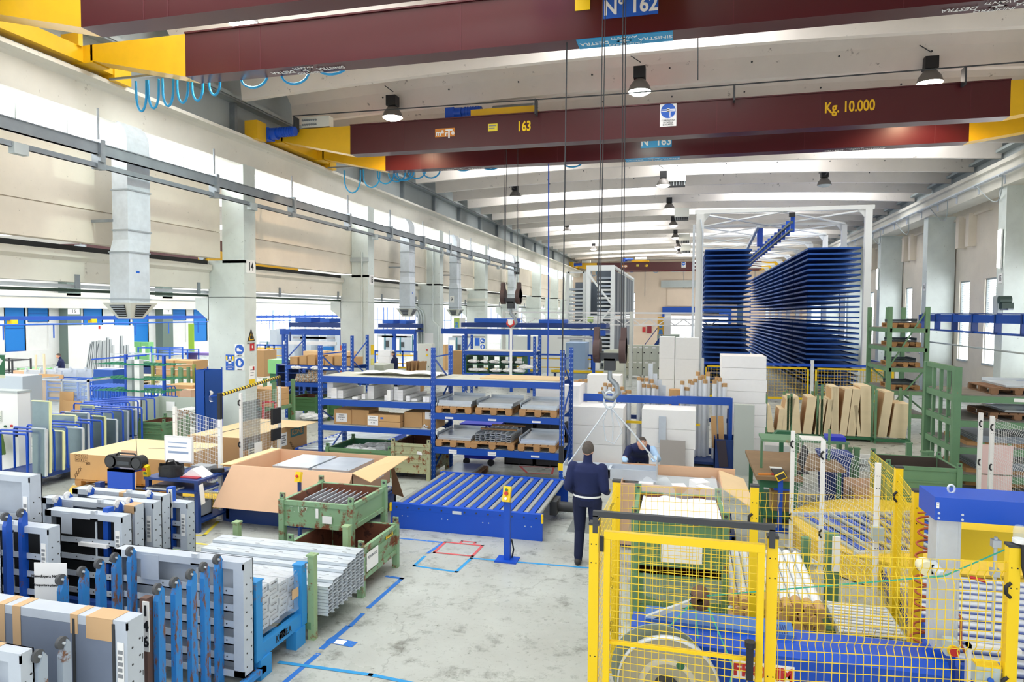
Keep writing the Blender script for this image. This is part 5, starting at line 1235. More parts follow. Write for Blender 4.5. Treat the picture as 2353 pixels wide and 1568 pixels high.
for s in (-1,1):
    e=obj('eye',MB().cyl((s*.03,-.232,1.295),(s*.03,-.242,1.294),.011,8),WHITE,p2); obj('pupil',MB().cyl((s*.03,-.242,1.294),(s*.03,-.244,1.294),.006,8),BLACK,e)
    obj('eyebrow',MB().bar((s*.018,-.242,1.32),(s*.046,-.233,1.318),.006,.008),HAIR,p2)
obj('mouth',MB().bar((-.02,-.24,1.215),(.02,-.24,1.215),.006,.006),mat('lip','#b5746a',.6),p2)
# worker at the wrapping table beyond (faces -x)
mats=[SKIN,CLOTH,TROUS,SHOE,DARK,HAIR,WHITE]
bones=[((0,.1,.93),(.0,.1,.5),.098,.07,2),((0,.1,.5),(.03,.1,.1),.068,.058,2),((0,-.1,.93),(.0,-.1,.5),.098,.07,2),((0,-.1,.5),(.03,-.1,.1),.068,.058,2),((.04,.1,.05),(-.14,.1,.04),.048,.04,3),((.04,-.1,.05),(-.14,-.1,.04),.048,.04,3),
 ((-.03,0,1.45),(-.07,0,1.56),.06,.056,0),((-.02,-.2,1.38),(-.12,-.25,1.1),.068,.05,1),((-.12,-.25,1.1),(-.4,-.2,.98),.045,.036,0),((-.02,.2,1.38),(-.12,.24,1.1),.068,.05,1),((-.12,.24,1.1),(-.38,.18,.98),.045,.036,0)]
bones+=hand((-.4,-.2,.98),(-1,.1,-.1),(0,0,1),4)+hand((-.38,.18,.98),(-1,-.1,-.1),(0,0,1),4,-1)
torso=[((0,0,.86),.11,.155,0,2),((0,0,1.0),.12,.17,0,1),((0,0,1.2),.125,.185,0,1),((-.01,0,1.36),.12,.2,0,1),((-.02,0,1.44),.09,.16,0,1),((-.02,0,1.48),.07,.075,0,1)]
extra=[((-.1,0,1.64),(.097,.077,.112),0),((-.2,0,1.62),(.025,.016,.02),0),((-.15,0,1.56),(.04,.045,.035),0)]
def hair3(c,mi):
    h=(c[:,2]>1.655-.3*(c[:,0]+.1))&(c[:,0]<.02)&(c[:,2]>1.6); mi=mi.copy(); mi[h&(mi==0)]=5; return mi
v=AY(908,840,30.0)
p3=person('worker in navy T shirt leaning on the wrapping table beside white foam blocks',(v.x,30,0),0,bones,torso,mats,extra,hair3)
v=AY(141,820,24.0)
p4=bpy.data.objects.new('person',p3.data); COL.objects.link(p4); p4.location=(v.x,24.0,-.02); p4.rotation_euler=(0,0,.6); tag(p4,'worker seen only from the chest up among the stillages in the side aisle','person')
# ================================================================ load hanging from the crane
ld=thing('hanging_load','grey folded steel panel hanging from the sling ropes between the two men','load',(-1.9,10.72,1.0))
mb=MB(); mb.box(.0,1.45,.0,.01,0,.16).box(0,1.45,.38,.39,0,.16).box(0,1.45,0,.39,-.01,0); mb.box(.1,.14,0,.39,0,.14).box(.7,.74,0,.39,0,.14)
obj('steel_panel',mb,PANELS,ld); obj('end_plate',MB().box(1.45,1.46,-.02,.41,-.02,.34),PANELS,ld); obj('end_plate',MB().box(-.01,0,-.02,.41,-.02,.2),PANELS,ld)
hb=[o for o in COL.objects if o.name.startswith('hook_block')][0]
hb.location=(-1.2,10.9,2.72)
sl=thing('rope_sling','steel rope sling with two long legs from the hook to the hanging panel','sling',(-1.2,10.9,2.42))
obj('ring',MB().tube([(.09*math.cos(a*PI/6),.0,-.2+.14*math.sin(a*PI/6)) for a in range(12)],.018,6,True),GALV,sl)
obj('sling_leg',MB().tube([(0,0,-.3),(-.34,.0,-.8),(-.66,.0,-1.27)],.013,6),GALV,sl); obj('sling_leg',MB().tube([(.0,0,-.3),(.37,0,-.7),(.72,0,-1.12)],.016,6),GALV,sl)
obj('sling_leg',MB().tube([(-.02,0,-.3),(-.1,.0,-.55),(-.05,0,-.85),(.08,0,-.9),(.2,0,-.7),(.07,0,-.35)],.01,6),GALV,sl); obj('sling_leg',MB().tube([(.02,.03,-.3),(.06,.03,-.6),(.05,.03,-.85)],.012,6),GALV,sl)
# pendant by the man
pc=thing('crane_pendant','dark cable pendant with a yellow bottom hanging behind the standing man','controller',(-2.1,11.6,1.0)); obj('handset',MB().box(-.05,.05,-.04,.04,-.12,.0),YELLOW,pc); obj('grip',MB().box(-.04,.04,-.03,.03,0,.3),BLACK,pc); obj('cable',MB().tube([(0,0,.3),(0,0,1.5),(0.05,-.1,7.15)],.012,5),DARK,pc)
# ================================================================ carton and bins inside the yellow enclosure
t=thing('roller_table','dark blue roller table under the carton being packed','conveyor',(-.97,10.5,0)); obj('side_frame',MB().box(0,1.7,0,.06,0,.34).box(0,1.7,1.1,1.16,0,.34).box(0,.06,0,1.16,.05,.3).box(1.64,1.7,0,1.16,.05,.3),DBLUE,t)
for i in range(7): roller(t,(.15+i*.23,.06,.31),(.15+i*.23,1.1,.31),.035)
t=thing('open_carton','large opened carton being packed, holding white foam blocks','box',(-.97,10.42,.36)); W_,D_,H_=1.5,1.25,.66
obj('wall',MB().box(0,W_,0,.012,.0,H_).box(0,W_,D_-.012,D_,0,H_+.02).box(0,.012,0,D_,0,H_).box(W_-.012,W_,0,D_,0,H_).box(0,W_,0,D_,0,.012),CARDP,t)
obj('flap',MB().box(0,W_,-.03,-.018,-.28,H_),CARDP,t,label='front flap hanging down'); obj('flap',MB().box(-.1,W_+.25,D_+.0,D_+.012,H_-.15,H_+.04),CARDP,t)
obj('flap',MB().add([(W_,0,H_),(W_,D_,H_),(W_+.38,D_-.1,H_-.1),(W_+.45,-.35,H_-.2),(W_,0,H_+.012),(W_,D_,H_+.012),(W_+.38,D_-.1,H_-.088),(W_+.45,-.35,H_-.188)],[(3,2,1,0),(4,5,6,7),(0,1,5,4),(1,2,6,5),(2,3,7,6),(3,0,4,7)]),CARDL,t)
for i,(x,y,w,d,h,l) in enumerate(((-.6,10.75,.22,.2,.12,'small white foam block with brown tape in the carton'),(-.1,10.7,.2,.2,.1,'low white foam block in the middle of the carton'),(.2,10.85,.24,.2,.16,'stepped white foam block in the carton'),(.3,10.55,.14,.3,.13,'white foam wedge at the carton end'),(-.75,11.0,.3,.3,.08,'flat white foam piece at the carton end near the load'))):
    solo('foam_block',MB().cb(x,y,.37+.56+h/2-.06,w,d,h,rz=.3*i,rx=.1),FOAM,l,'foam block')
solo('carton_filling',B(-.9,.48,10.5,11.6,.375,.9),mat('grey_packed_panel','#b9c0c4',.6),'grey packed panel parts lying in the opened carton','panel')
GB=GREEN2
b=steel_bin(-.56,7.85,0,1.0,1.1,.62,'lower green steel bin in the enclosure with plastic film hanging over its rim',GB,.1,rz=rad(2))
b=steel_bin(-.56,7.87,.6,1.0,1.1,.68,'upper green steel bin in the enclosure covered with a white film sheet',GB,.12,rz=rad(2))
label_plate(b,.3,.75,-.03,.18,.42,0)
solo('film_sheet',MB().sheet(lambda u,v:(-.53+.98*u,7.92+1.03*v,1.24+.05*math.sin(PI*u)*math.sin(PI*v)+wob(u,v,.008)),20,20),mat('white_film','#e9f1f6',.35),'white plastic film sheet covering the top green bin','film')
fm=MB(); fm.sheet(lambda u,v:(-.56+1.03*u+.02*math.sin(20*v),8.95+.03*math.sin(11*u),1.2+(.2+.09*math.sin(9*u)+.06*math.sin(23*u+1))*v),24,5); fm.sheet(lambda u,v:(-.6-.06*v,7.9+1.0*u,1.3-.35*v+.03*math.sin(17*u)),16,6)
fm.sheet(lambda u,v:(-.45+.85*u,7.8-.02*math.sin(8*u),.66-.26*v-.06*math.sin(PI*u)),18,5)
tag(obj('plastic_wrap',fm,FILM),'clear crumpled film draped over the rims of the green bins','film')
# bundle of wrapped tubes on a green stillage
t=thing('stillage','green steel stillage with stub posts under the white wrapped tubes','stillage',(.5,7.6,0))
for a,bb in ((0,.0),(1.0,.1),(0,1.6),(1.0,1.7)): obj('post',MB().box(a-.05,a+.05,bb-.05,bb+.05,0,.75 if bb>1 else .3),GREENC,t)
obj('base_frame',MB().box(-.05,1.05,-.04,.04,.16,.26).box(-.05,1.05,1.6,1.7,.16,.26).box(-.05,.05,0,1.7,.16,.26).box(.95,1.05,0,1.7,.16,.26),GREENC,t)
tb=MB(); tb.cyl((0,0,0),(0,1.7,0),.052,10); tb.cur=1; tb.cyl((0,-.08,0),(0,.14,0),.055,10); tb.cur=0; t0=None
for j in range(3):
    for i in range(9-(j%2)):
        loc=(.52+.108*i+.054*(j%2),7.62+.04*((i*5+j)%3),.32+.092*j)
        if t0 is None: t0=solo('wrapped_tube',tb,[mat('tube_wrap_white','#e9edf0',.45,var=.08,scale=7,stretch=(3,3,.4)),mat('brown_wrap','#c09a6c',.8)],'white wrapped tube with brown paper end on the green stillage','tube',loc,group='wrapped tubes on the stillage')
        else: o=t0.copy(); o.location=loc; COL.objects.link(o)
# ================================================================ yellow enclosure
YW=mat('yellow_wire','#f0cf2a',.45)
f=thing('safety_fence','yellow wire safety fence round the strapping machine','fence',(0,0,0)); fh=1.92
P={'a':(-.67,6.82),'b':(.65,6.99),'c':(2.15,7.22),'d':(2.27,8.3),'e':(-.70,5.38),'g':(.64,5.42),'h':(2.32,5.68)}
for k in 'abcdegh': fpost(f,*P[k],fh,YELLOW,.09 if k in 'c' else .075,DARK)
WV=(.5,1.15,1.72)
mesh_panel(f,P['a'],P['b'],.2,1.88,YW,.058,.075,.0018,wave=WV,amp=.03); mesh_panel(f,P['b'],P['c'],.2,1.86,YW,.058,.075,.0018,wave=WV,amp=.03); mesh_panel(f,P['c'],P['d'],.2,1.86,YW,.058,.075,.0018,wave=WV,amp=.03)
mesh_panel(f,P['e'],P['a'],.2,1.88,YW,.058,.075,.0018); mesh_panel(f,P['g'],P['h'],.15,1.8,YW,.056,.075,.0024,wave=(.55,1.1,1.68),amp=.04); mesh_panel(f,P['d'],(2.3,9.6),.2,1.86,YW,.058,.075,.0018,wave=WV,amp=.03)
for k,z in (('a',1.65),('a',.9),('b',1.6),('d',1.6),('h',1.6),('h',.9),('a',.45)): latch(f,P[k][0]-.02,P[k][1],z)
obj('post_base',MB().box(-.76,-.58,6.75,6.9,0,.03),mat('base_tan','#c9b88a',.7),f)
g=thing('safety_gate','yellow framed wire gate with a black top rail and latch handle','gate',(-.62,5.36,0))
gw=1.2
obj('gate_frame',MB().box(0,.05,-.02,.03,.181,1.819).box(gw-.05,gw,-.02,.03,.181,1.819).box(0,gw,-.02,.03,1.82,1.88).box(0,gw,-.02,.03,.12,.18),YELLOW,g)
obj('gate_bar',MB().box(.05,gw-.05,0,.02,.97,.995),YELLOW,g)
mesh_panel(g,(.05,.015),(gw-.05,.015),.18,1.82,YW,.056,.058,.0022)
tr=MB().box(-.09,gw+.07,-.02,.025,1.99,2.035).box(-.09,-.05,-.02,.025,1.86,2.0).box(gw+.03,gw+.07,-.02,.025,1.86,2.0); obj('top_rail',tr,DARK,g)
obj('hinge',MB().box(-.03,.0,-.03,.0,1.72,1.84).box(-.03,0,-.03,0,.35,.47),BLACK,g); obj('handle',MB().box(gw-.12,gw-.07,-.07,-.02,.86,1.1).cyl((gw-.095,-.05,1.11),(gw-.095,-.05,1.15),.04,10),BLACK,g)
obj('name_sticker',MB().box(gw+.03,gw+.1,-.02,.03,1.86,1.92),PAPER,g) if False else None
# strapping machine: blue trough, column with blue head, reels
m_=thing('strapping_machine','blue strapping machine with aluminium column, blue head beam and red lettering','machine',(0,0,0))
obj('trough',MB().prism([(6.12,.34),(6.12,.68),(6.2,.76),(6.55,.74),(6.62,.6),(6.62,.34)],'x',-.47,2.1),BLUE2,m_)
obj('trough_cover',MB().box(-.35,.95,6.3,6.6,.74,.79),mat('cover_blue','#3f6fb8',.5),m_); vs_=MB()
for i in range(9): vs_.box(.72+.02*i,.73+.02*i,6.32,6.5,.789,.793)
obj('vent',vs_,DBLUE,m_)
obj('support_foot',MB().box(-.4,-.3,6.2,6.5,0,.34).box(1.7,1.8,6.2,6.5,0,.34),DBLUE,m_)
lp=obj('name_plate',MB().box(.42,.92,6.112,6.12,.44,.6),PAPER,m_); text('FROMM',.15,(.67,6.108,.52),'front',RED,lp,'name_lettering',sx=.95,bold=.006)
obj('column',MB().box(2.02,2.2,6.3,6.5,.8,1.92).box(2.03,2.04,6.295,6.3,.8,1.92).box(2.18,2.19,6.295,6.3,.8,1.92),ALU,m_)
obj('head_beam',MB().box(1.97,3.2,6.2,6.6,1.93,2.12),BLUE2,m_); bo=MB()
for x in (2.0,2.17):
    for z in (1.95,1.99): bo.cyl((x,6.195,z),(x,6.2,z),.01,8)
obj('bolt',bo,GALV,m_); obj('lifting_eye',MB().tube([(2.15+.025*math.cos(a*PI/6),6.4,2.15+.035*math.sin(a*PI/6)) for a in range(12)],.009,6,True),GALV,m_); label_plate(m_,1.98,2.0,6.198,2.03,2.08,2)
obj('lower_column',MB().box(2.0,2.18,6.28,6.5,.3,.82).box(2.2,2.26,6.2,6.26,.2,.75),BLUE2,m_); obj('guide_rail',MB().box(2.22,2.25,6.15,6.2,.1,.95).box(2.22,2.6,6.15,6.2,.92,.95),WHITE,m_)
es=obj('emergency_box',MB().box(2.05,2.14,6.1,6.2,.86,.98),mat('switch_grey','#b6c4c4',.6),m_); obj('emergency_button',MB().cyl((2.1,6.06,.91),(2.1,6.1,.91),.035,14),RED,es); obj('button_ring',MB().cyl((2.1,6.085,.91),(2.1,6.1,.91),.045,14),YELLOW,es)
obj('strap_roller',MB().cyl((1.93,6.2,1.52),(1.93,6.32,1.52),.06,16),mat('cream_roller','#eee6c0',.6),m_); obj('strap_guide',MB().cyl((2.0,6.05,1.52),(2.0,6.2,1.52),.04,14).box(1.96,2.02,6.2,6.3,1.48,1.56),GALV,m_)
obj('red_lever',MB().cyl((2.22,6.15,1.5),(2.32,6.12,1.49),.014,8),RED,m_)
obj('hose_bracket',MB().cyl((2.45,6.3,1.0),(2.45,6.3,1.8),.014,8).box(2.42,2.48,6.27,6.33,1.48,1.54).box(2.42,2.48,6.27,6.33,1.72,1.78),GALV,m_)
obj('yellow_housing',MB().box(2.35,3.3,6.75,7.05,1.45,1.72),YELLOW,m_)
rl=thing('strap_reel','large grey strap reel disc standing on the floor behind the gate','reel',(-.12,5.85,.43))
obj('disc',MB().cyl((0,-.02,0),(0,.0,0),.42,40),mat('reel_grey','#a9a693',.6),rl); obj('rim',MB().lathe([(.415,-.03),(.43,-.03),(.43,.03),(.415,.03)],n=40,axis='y'),GALV,rl); obj('disc',MB().cyl((-.08,.16,.03),(-.08,.18,.03),.42,40),mat('reel_grey_green','#8d9c92',.6),rl); obj('hub',MB().cyl((0,-.06,0),(-.08,.2,.03),.1,20),DARK,rl); obj('green_dot',MB().cyl((.1,-.025,.2),(.1,-.02,.2),.035,14),DGREEN,rl); obj('hub_ring',MB().lathe([(.2,-.024),(.25,-.024),(.25,-.02),(.2,-.02)],n=32,axis='y'),mat('reel_ring','#c9c6b4',.6),rl)
obj('stand',MB().box(-.25,.2,.05,.12,-.43,-.36),DARK,rl)
ar=thing('tension_arm','small brown tension roller on a slanted arm above the blue trough','roller arm',(0,6.35,0))
obj('arm',MB().bar((-.33,-.0,.78),(.1,-.02,1.0),.05,.04),GALV,ar); obj('roller',MB().lathe([(.03,-.1),(.08,-.1),(.08,-.08),(.06,-.06),(.08,-.04),(.06,-.02),(.08,0),(.06,.02),(.08,.04),(.06,.06),(.08,.08),(.08,.1),(.03,.1)],(.14,-.05,1.04),20,'y'),mat('reel_brown','#6a5040',.7),ar); obj('spring',MB().tube([(.07+.02*math.cos(a),-.1,.98+.012*a) for a in [i*.7 for i in range(14)]],.006,5),DARK,ar)
st=MB()
def flat(pts,w=.012):
    for p,q in zip(pts[:-1],pts[1:]): st.bar(p,q,w,.002,up=(0,1,0))
flat([(-.2,6.0,.78),(.12,6.25,1.07),(2.0,6.04,1.53),(2.9,6.0,2.1)]); flat([(.2,6.22,1.02),(.42,6.08,.55),(.35,5.9,.25)]); flat([(.1,6.25,.97),(.15,6.09,.5),(.05,6.0,.35)])
tag(obj('green_strap',st,GREENT),'green plastic strap running from the reel to the strapping machine','strap')
t=thing('slat_table','small white slatted roller table on legs inside the yellow fence','table',(1.52,7.36,0))
for i in range(10): obj('slat',MB().cyl((.02,.05+i*.078,.4),(.6,.05+i*.078,.4),.022,8),ALU,t)
obj('gap_backing',MB().box(.03,.59,.03,.77,.33,.35),DARK,t)  # dark sheet added beneath the slats so their gaps look shaded
obj('frame_rail',MB().box(0,.03,0,.8,.33,.41).box(.59,.62,0,.8,.33,.41).box(0,.62,0,.03,.33,.38),GREYW,t)
for a in (.02,.58):
    for b_ in (.04,.74): obj('leg',MB().box(a,a+.03,b_,b_+.03,0,.33),GREYW,t)
# coiled air hose
pts=[]; 
for i in range(150):
    a=i*.5; z=1.75-.0088*i; r=.075+.01*math.sin(i*.3); pts.append((2.17+r*math.cos(a)-.02*(1.75-z),7.02+r*.6*math.sin(a),z))
hs=thing('air_hose','coiled red brown air hose hanging in front of the yellow post','hose',(0,0,0)); obj('coil',MB().tube(pts,.011,5),mat('hose_red','#b4582f',.45),hs)
obj('hose_tail',MB().tube([(2.1,7.05,1.76),(2.2,6.95,1.8),(2.28,6.9,1.6),(2.22,6.9,1.4),(2.3,6.85,1.2),(2.27,6.8,1.05),(2.36,6.7,.95),(2.33,6.6,.75),(2.4,6.5,.6)],.011,6),mat('hose_red','#000'),hs)
# roller line at the far end of the machine
t=thing('roller_line','long blue roller line with bright rollers at the picture edge','conveyor',(2.32,6.3,0))
obj('side_frame',MB().box(0,.06,0,2.75,.3,.52).box(2.2,2.26,0,2.75,.3,.52).box(0,2.2,2.7,2.75,.3,.5),BLUE2,t); obj('gap_backing',MB().box(.06,2.2,.02,2.7,.42,.44),BLUE2,t)
for i in range(15): roller(t,(.06,.07+i*.187,.49),(2.2,.07+i*.187,.49),.036,ALU)
for a in (.02,2.2):
    for b_ in (.1,2.5): obj('leg',MB().box(a,a+.06,b_,b_+.08,0,.3),DBLUE,t)
obj('end_stop',MB().box(.0,.3,2.66,2.72,.5,.56),GALV,t)
t=thing('striped_post','yellow and black striped guard rail in front of the roller line','guard rail',(2.4,5.9,0))
mb=MB(); A=Vector((0,0,.0)); Bq=Vector((-.25,.2,.45)); mb.bar(A,Bq,.05)
mb.cur=1
for i in range(4): mb.bar(A.lerp(Bq,.06+i*.25),A.lerp(Bq,.18+i*.25),.053)
obj('rail',mb,[YELLOW,BLACK],t)
t=thing('signal_lamp','clear signal lamp on the yellow fence corner post','lamp',(2.36,5.68,1.95)); obj('base',MB().cyl((0,0,0),(0,0,.03),.045,14),WHITE,t); obj('dome',MB().lathe([(.042,.03),(.042,.1),(.03,.125),(.001,.13)],n=14),GLASSM,t); obj('cable',MB().tube([(0,-.05,0),(.0,-.06,-.15),(.06,-.06,-.4),(.04,-.06,-1.2)],.012,6),BLACK,t)
t=thing('switch_box','grey switch box with a blue button on a short post by the roller line','switch box',(2.2,5.75,.0)); obj('post',MB().box(-.02,.02,-.02,.02,0,.86),DARK,t); bx=obj('housing',MB().box(-.09,.07,-.08,.02,.86,1.0),mat('switch_grey','#000'),t); obj('button',MB().cyl((0,-.1,.91),(0,-.08,.91),.02,10),SBLUE,bx); obj('yellow_lid',MB().box(-.09,.07,-.08,.02,1.0,1.015),YELLOW,bx)
t=thing('motor_unit','grey motor unit with switch at the picture edge beside the corner post','motor',(2.55,5.8,0)); obj('post',MB().box(.0,.06,0,.06,0,1.6),mat('steel_grey','#8a8f92',.5),t); obj('housing',MB().box(-.04,.2,-.05,.1,1.45,1.75),mat('steel_grey','#8a8f92'),t); obj('switch',MB().box(-.1,.08,-.12,-.05,1.86,1.97).box(-.1,.1,-.12,.06,1.75,1.86),mat('switch_grey','#000'),t); obj('light_curtain',MB().box(-.03,.04,-.02,.05,.0,.62),YELLOW,t); obj('curtain_cap',MB().box(-.035,.045,-.025,.055,.62,.65),DARK,t)
# ================================================================ right turntable, white fences, bench
turntable(3.35,11.25,1.75,.92,'yellow and blue turntable with rollers behind the yellow fence',n=11,rot=rad(18),zt=.36)
wf=thing('guard_fence','white wire guard fence with three posts in front of the yellow turntable','fence',(0,0,0))
Q=[(1.55,10.95),(1.84,10.2),(2.2,8.85)]
for q in Q: fpost(wf,*q,1.85,WHITE,.055)
mesh_panel(wf,Q[1],Q[2],.15,1.82,MESHW,.06,.06,.0012,wave=WV,amp=.03); mesh_panel(wf,Q[0],Q[1],.15,1.82,MESHW,.06,.06,.0012)
for q in Q[:2]:
    for z in (1.65,.55): latch(wf,q[0],q[1],z)
obj('switch_housing',MB().box(2.14,2.26,8.75,8.83,.95,1.1),mat('switch_grey','#000'),wf)
wf=thing('guard_fence','white wire guard fence with two posts in front of the green sheet rack','fence',(0,0,0))
Q=[(5.14,14.0),(5.17,13.6),(5.22,11.5)]
for q in Q[:2]: fpost(wf,*q,1.85,WHITE,.06)
mesh_panel(wf,Q[1],Q[2],.15,1.82,MESHW,.06,.06,.0014,wave=WV,amp=.03)
for q in Q[:2]:
    for z in (1.65,.95): latch(wf,q[0],q[1],z)
wb_=thing('workbench','green workbench with a wooden top and a green shelf frame above it','workbench',(1.25,12.25,0))
obj('bench_top',MB().box(-.1,.65,-.1,2.2,.8,.86).box(.65,1.5,.85,2.2,.8,.86),mat('bench_wood','#8d7253',.7,var=.15),wb_)
for a,b_ in ((0,0),(.55,0),(0,2.0),(1.4,2.0),(1.4,.95)): obj('leg',MB().box(a-.035,a+.035,b_-.035,b_+.035,0,.8),DGREEN,wb_)
obj('apron',MB().box(-.03,.6,-.03,0,.66,.8).box(-.03,.0,0,2.0,.66,.8).box(0,.55,.02,1.9,.12,.16),DGREEN,wb_)
for a,b_ in ((.55,.1),(.05,.6),(.55,.6),(1.35,1.6)): obj('frame_post',MB().box(a-.02,a+.02,b_-.02,b_+.02,.86,1.45),GREENC,wb_)
obj('upper_shelf',MB().box(.0,.6,.05,.65,1.43,1.47),GREENC,wb_); obj('drawer',MB().box(.2,.53,-.02,.4,.62,.78),BLUE2,wb_)
t=thing('monitor','black flat monitor on the green workbench','monitor',(1.95,12.6,.862)); obj('stand',MB().box(-.1,.1,-.08,.08,0,.015).box(-.02,.02,-.02,.02,0,.2),BLACK,t); obj('bezel',MB().cb(0,-.03,.3,.04,.44,.32,ry=.25),BLACK,t)
solo('keyboard',MB().cb(1.55,12.5,.875,.2,.45,.025),BLACK,'black keyboard on the green workbench','keyboard'); solo('hand_tool',MB().cb(1.3,12.28,.875,.22,.04,.03,rz=.3),mat('tool_orange','#d98a3a',.5),'orange handled tool at the bench corner','tool'); solo('pliers',MB().cb(1.4,12.32,.872,.16,.02,.02,rz=-.4).cb(1.4,12.35,.872,.16,.02,.02,rz=-.1),RED,'red pliers on the workbench','tool'); solo('paper_pad',B(1.45,1.65,12.75,12.95,.862,.872),PAPER,'white paper pad on the workbench','paper')
for (x,y,w,d,h,l) in ((1.45,12.6,.3,.3,.35,'opened brown box under the green workbench'),(1.6,13.1,.25,.25,.3,'small brown box behind, under the green workbench')): solo('cardboard_box',B(x,x+w,y,y+d,.165,.165+h),CARD,l,'box')
pd=thing('control_pedestal','blue pedestal with slanted black and yellow box beside the workbench','control post',(1.52,11.98,0)); obj('base_plate',MB().box(-.14,.14,-.12,.12,0,.02),BLUE2,pd); obj('post',MB().box(-.035,.035,-.035,.035,.02,.86),BLUE2,pd); obj('button_box',MB().cb(0,-.02,.92,.16,.09,.1,ry=-.5),YELLOW,pd); obj('box_face',MB().cb(0,-.06,.93,.13,.03,.08,ry=-.5),DARK,pd)
t=thing('wheelie_bin','blue plastic bin with lid behind the white fence','bin',(2.75,14.2,0)); obj('body',MB().prism([(-.2,0),(.2,0),(.27,.92),(-.27,.92)],'y',-.22,.22),mat('plastic_navy','#27418c',.5),t); obj('lid',MB().box(-.29,.29,-.26,.26,.92,.97),mat('plastic_navy','#27418c'),t)
tag(obj('plastic_bags',bagmesh(5,3.1,3.3,14.2,14.4,.3,.2,4),BAG),'clear rubbish bag beside the blue bin','plastic bag',kind='stuff'); solo('cardboard_box',B(2.9,3.3,13.2,13.6,0,.45),CARD,'brown box on the floor beside the rubbish bag','box'); solo('card_sheet',MB().cb(3.05,13.65,.3,.45,.02,.6,rx=-.08),CARDP,'cardboard sheet standing behind the brown box','card sheet')
steel_bin(3.42,13.12,0,1.1,1.0,.98,'big empty green steel bin in front of the green sheet rack',GREENC,.2,inner=mat('dark_brown_inside','#4a4038',.8))
solo('white_leaflet',MB().cb(1.75,8.75,.75,.09,.02,.42),PAPER,'white label strip standing on the green stub post','label'); solo('stub_post',B(1.66,1.8,8.82,8.96,0,.95),GREENC,'green stub post with rusty cap by the white fence','post'); 
solo('metal_strips',MB().bar((1.5,11.2,.03),(1.62,9.3,.4),.05,.02).bar((1.58,11.2,.03),(1.7,9.3,.4),.03,.02),GALV,'bright metal strips lying by the turntable rim','strip')
# ================================================================ behind the rack and the packing place
# white foam packs and the tube trolley
def pack(x,y,w,d,n,h,label,z=0):
    return foamstack(x,y,w,d,n,h,label,z=z)
pallet(-2.0,15.95,0,'pallet under the nearer white foam pack',1.1,.8)
pack(-2.62,15.65,1.2,.85,3,1.3,'white foam pack standing behind the man with his back to us',z=.145)
pallet(-.4,15.95,0,'pallet under the second white foam pack',1.1,.8)
pack(-1.0,15.65,1.18,.85,3,1.3,'white foam pack behind the man facing us, with a grey strip leaning on it',z=.145)
solo('steel_strip',MB().cb(-.53,15.6,1.0,.16,.02,.6,rx=-.05),PANELS,'narrow grey metal strip leaning on the white foam pack','strip'); solo('metal_sheet',MB().cb(-.3,15.55,.42,.55,.015,.72,rx=-.08),mat('brownish_grey_sheet','#aba5a0',.5),'grey metal sheet leaning low on the white foam pack','sheet metal')
t=thing('tube_rack','blue tube rack with yellow dividers holding tall white wrapped tubes','rack',(-2.9,16.6,0))
for x in (0,2.58,2.66,3.88): obj('post',MB().box(x-.04,x+.04,-.05,.05,0,1.65),BLUE,t)
obj('top_beam',MB().box(0,2.58,-.04,.04,1.46,1.64).box(2.66,3.88,-.04,.04,1.48,1.66),BLUE,t)
obj('rear_beam',MB().box(0,3.88,.75,.8,.95,1.05).box(0,3.88,.75,.8,.15,.3),DBLUE,t)
for x in (0,1.3,2.66,3.88): obj('rear_post',MB().box(x-.03,x+.03,.74,.8,0,1.3),DBLUE,t)
obj('divider_bar',MB().box(-.05,3.2,-.08,-.05,.97,1.03),YELLOW,t)
for i in range(9): obj('divider_rod',MB().bar((.2+i*.4,-.05,1.0),(.2+i*.4,.8,1.02),.03),DSTEEL,t)
obj('bottom_tray',MB().box(0,3.88,0,.8,.06,.12),DBLUE,t)
tb=MB(); tb.cyl((0,0,0),(0,0,1.8),.05,10); tb.cur=1; tb.cyl((0,0,1.72),(0,0,1.805),.052,10); tb.cur=0; tub0=None
TW=mat('tube_wrap_white','#e9edf0',.45,var=.08,scale=7,stretch=(3,3,.4))
def tube_at(x,y,h,lab,grp):
    global tub0
    if tub0 is None: tub0=solo('wrapped_tube',tb,[TW,mat('brown_wrap','#c09a6c',.8)],lab,'tube',(x,y,.125),group=grp); o=tub0
    else: o=tub0.copy(); o.location=(x,y,.125); o['label']=lab; o['group']=grp; COL.objects.link(o)
    o.scale=(1,1,h/1.8)
rnd=random.Random(5)
for (x0,x1,hh,yy,lab,grp) in ((-2.84,-2.45,1.7,17.05,'white wrapped tube in the clump by the rack end','tubes by the rack end'),(-2.15,-1.35,1.62,17.1,'white wrapped tube standing behind the nearer foam pack','tubes behind the nearer foam pack'),(-1.2,-.7,1.8,17.2,'white wrapped tube with tan cap in the middle of the tube rack','tubes in the middle of the tube rack'),(-.15,.2,1.75,17.1,'white wrapped tube in the clump beside the tall bright profiles','tubes beside the bright profiles'),(.15,.55,1.95,17.15,'tall white tube with tan cap behind the second foam pack','tubes behind the second foam pack'),(.6,.9,1.85,17.05,'white tube near the blue end post of the tube rack','tubes near the tube rack end post')):
    n=int((x1-x0)/.06)
    for i in range(n): tube_at(x0+i*.06+.03,yy+.1*(i%2)+.03*(i%3),hh+rnd.uniform(-.12,.12),lab,grp)
al=MB().box(-.05,.05,-.04,.04,0,2.35).box(-.055,-.04,-.05,.05,0,2.35); a0=None
for i in range(4):
    loc=(-.9+.11*i,17.5,.0)
    if a0 is None: a0=solo('bright_profile',al,GALV,'tall bright perforated profile standing upright behind the tube rack','profile',loc,group='tall bright profiles')
    else: o=a0.copy(); o.location=loc; o.scale=(1,1,.95-.06*i); COL.objects.link(o)
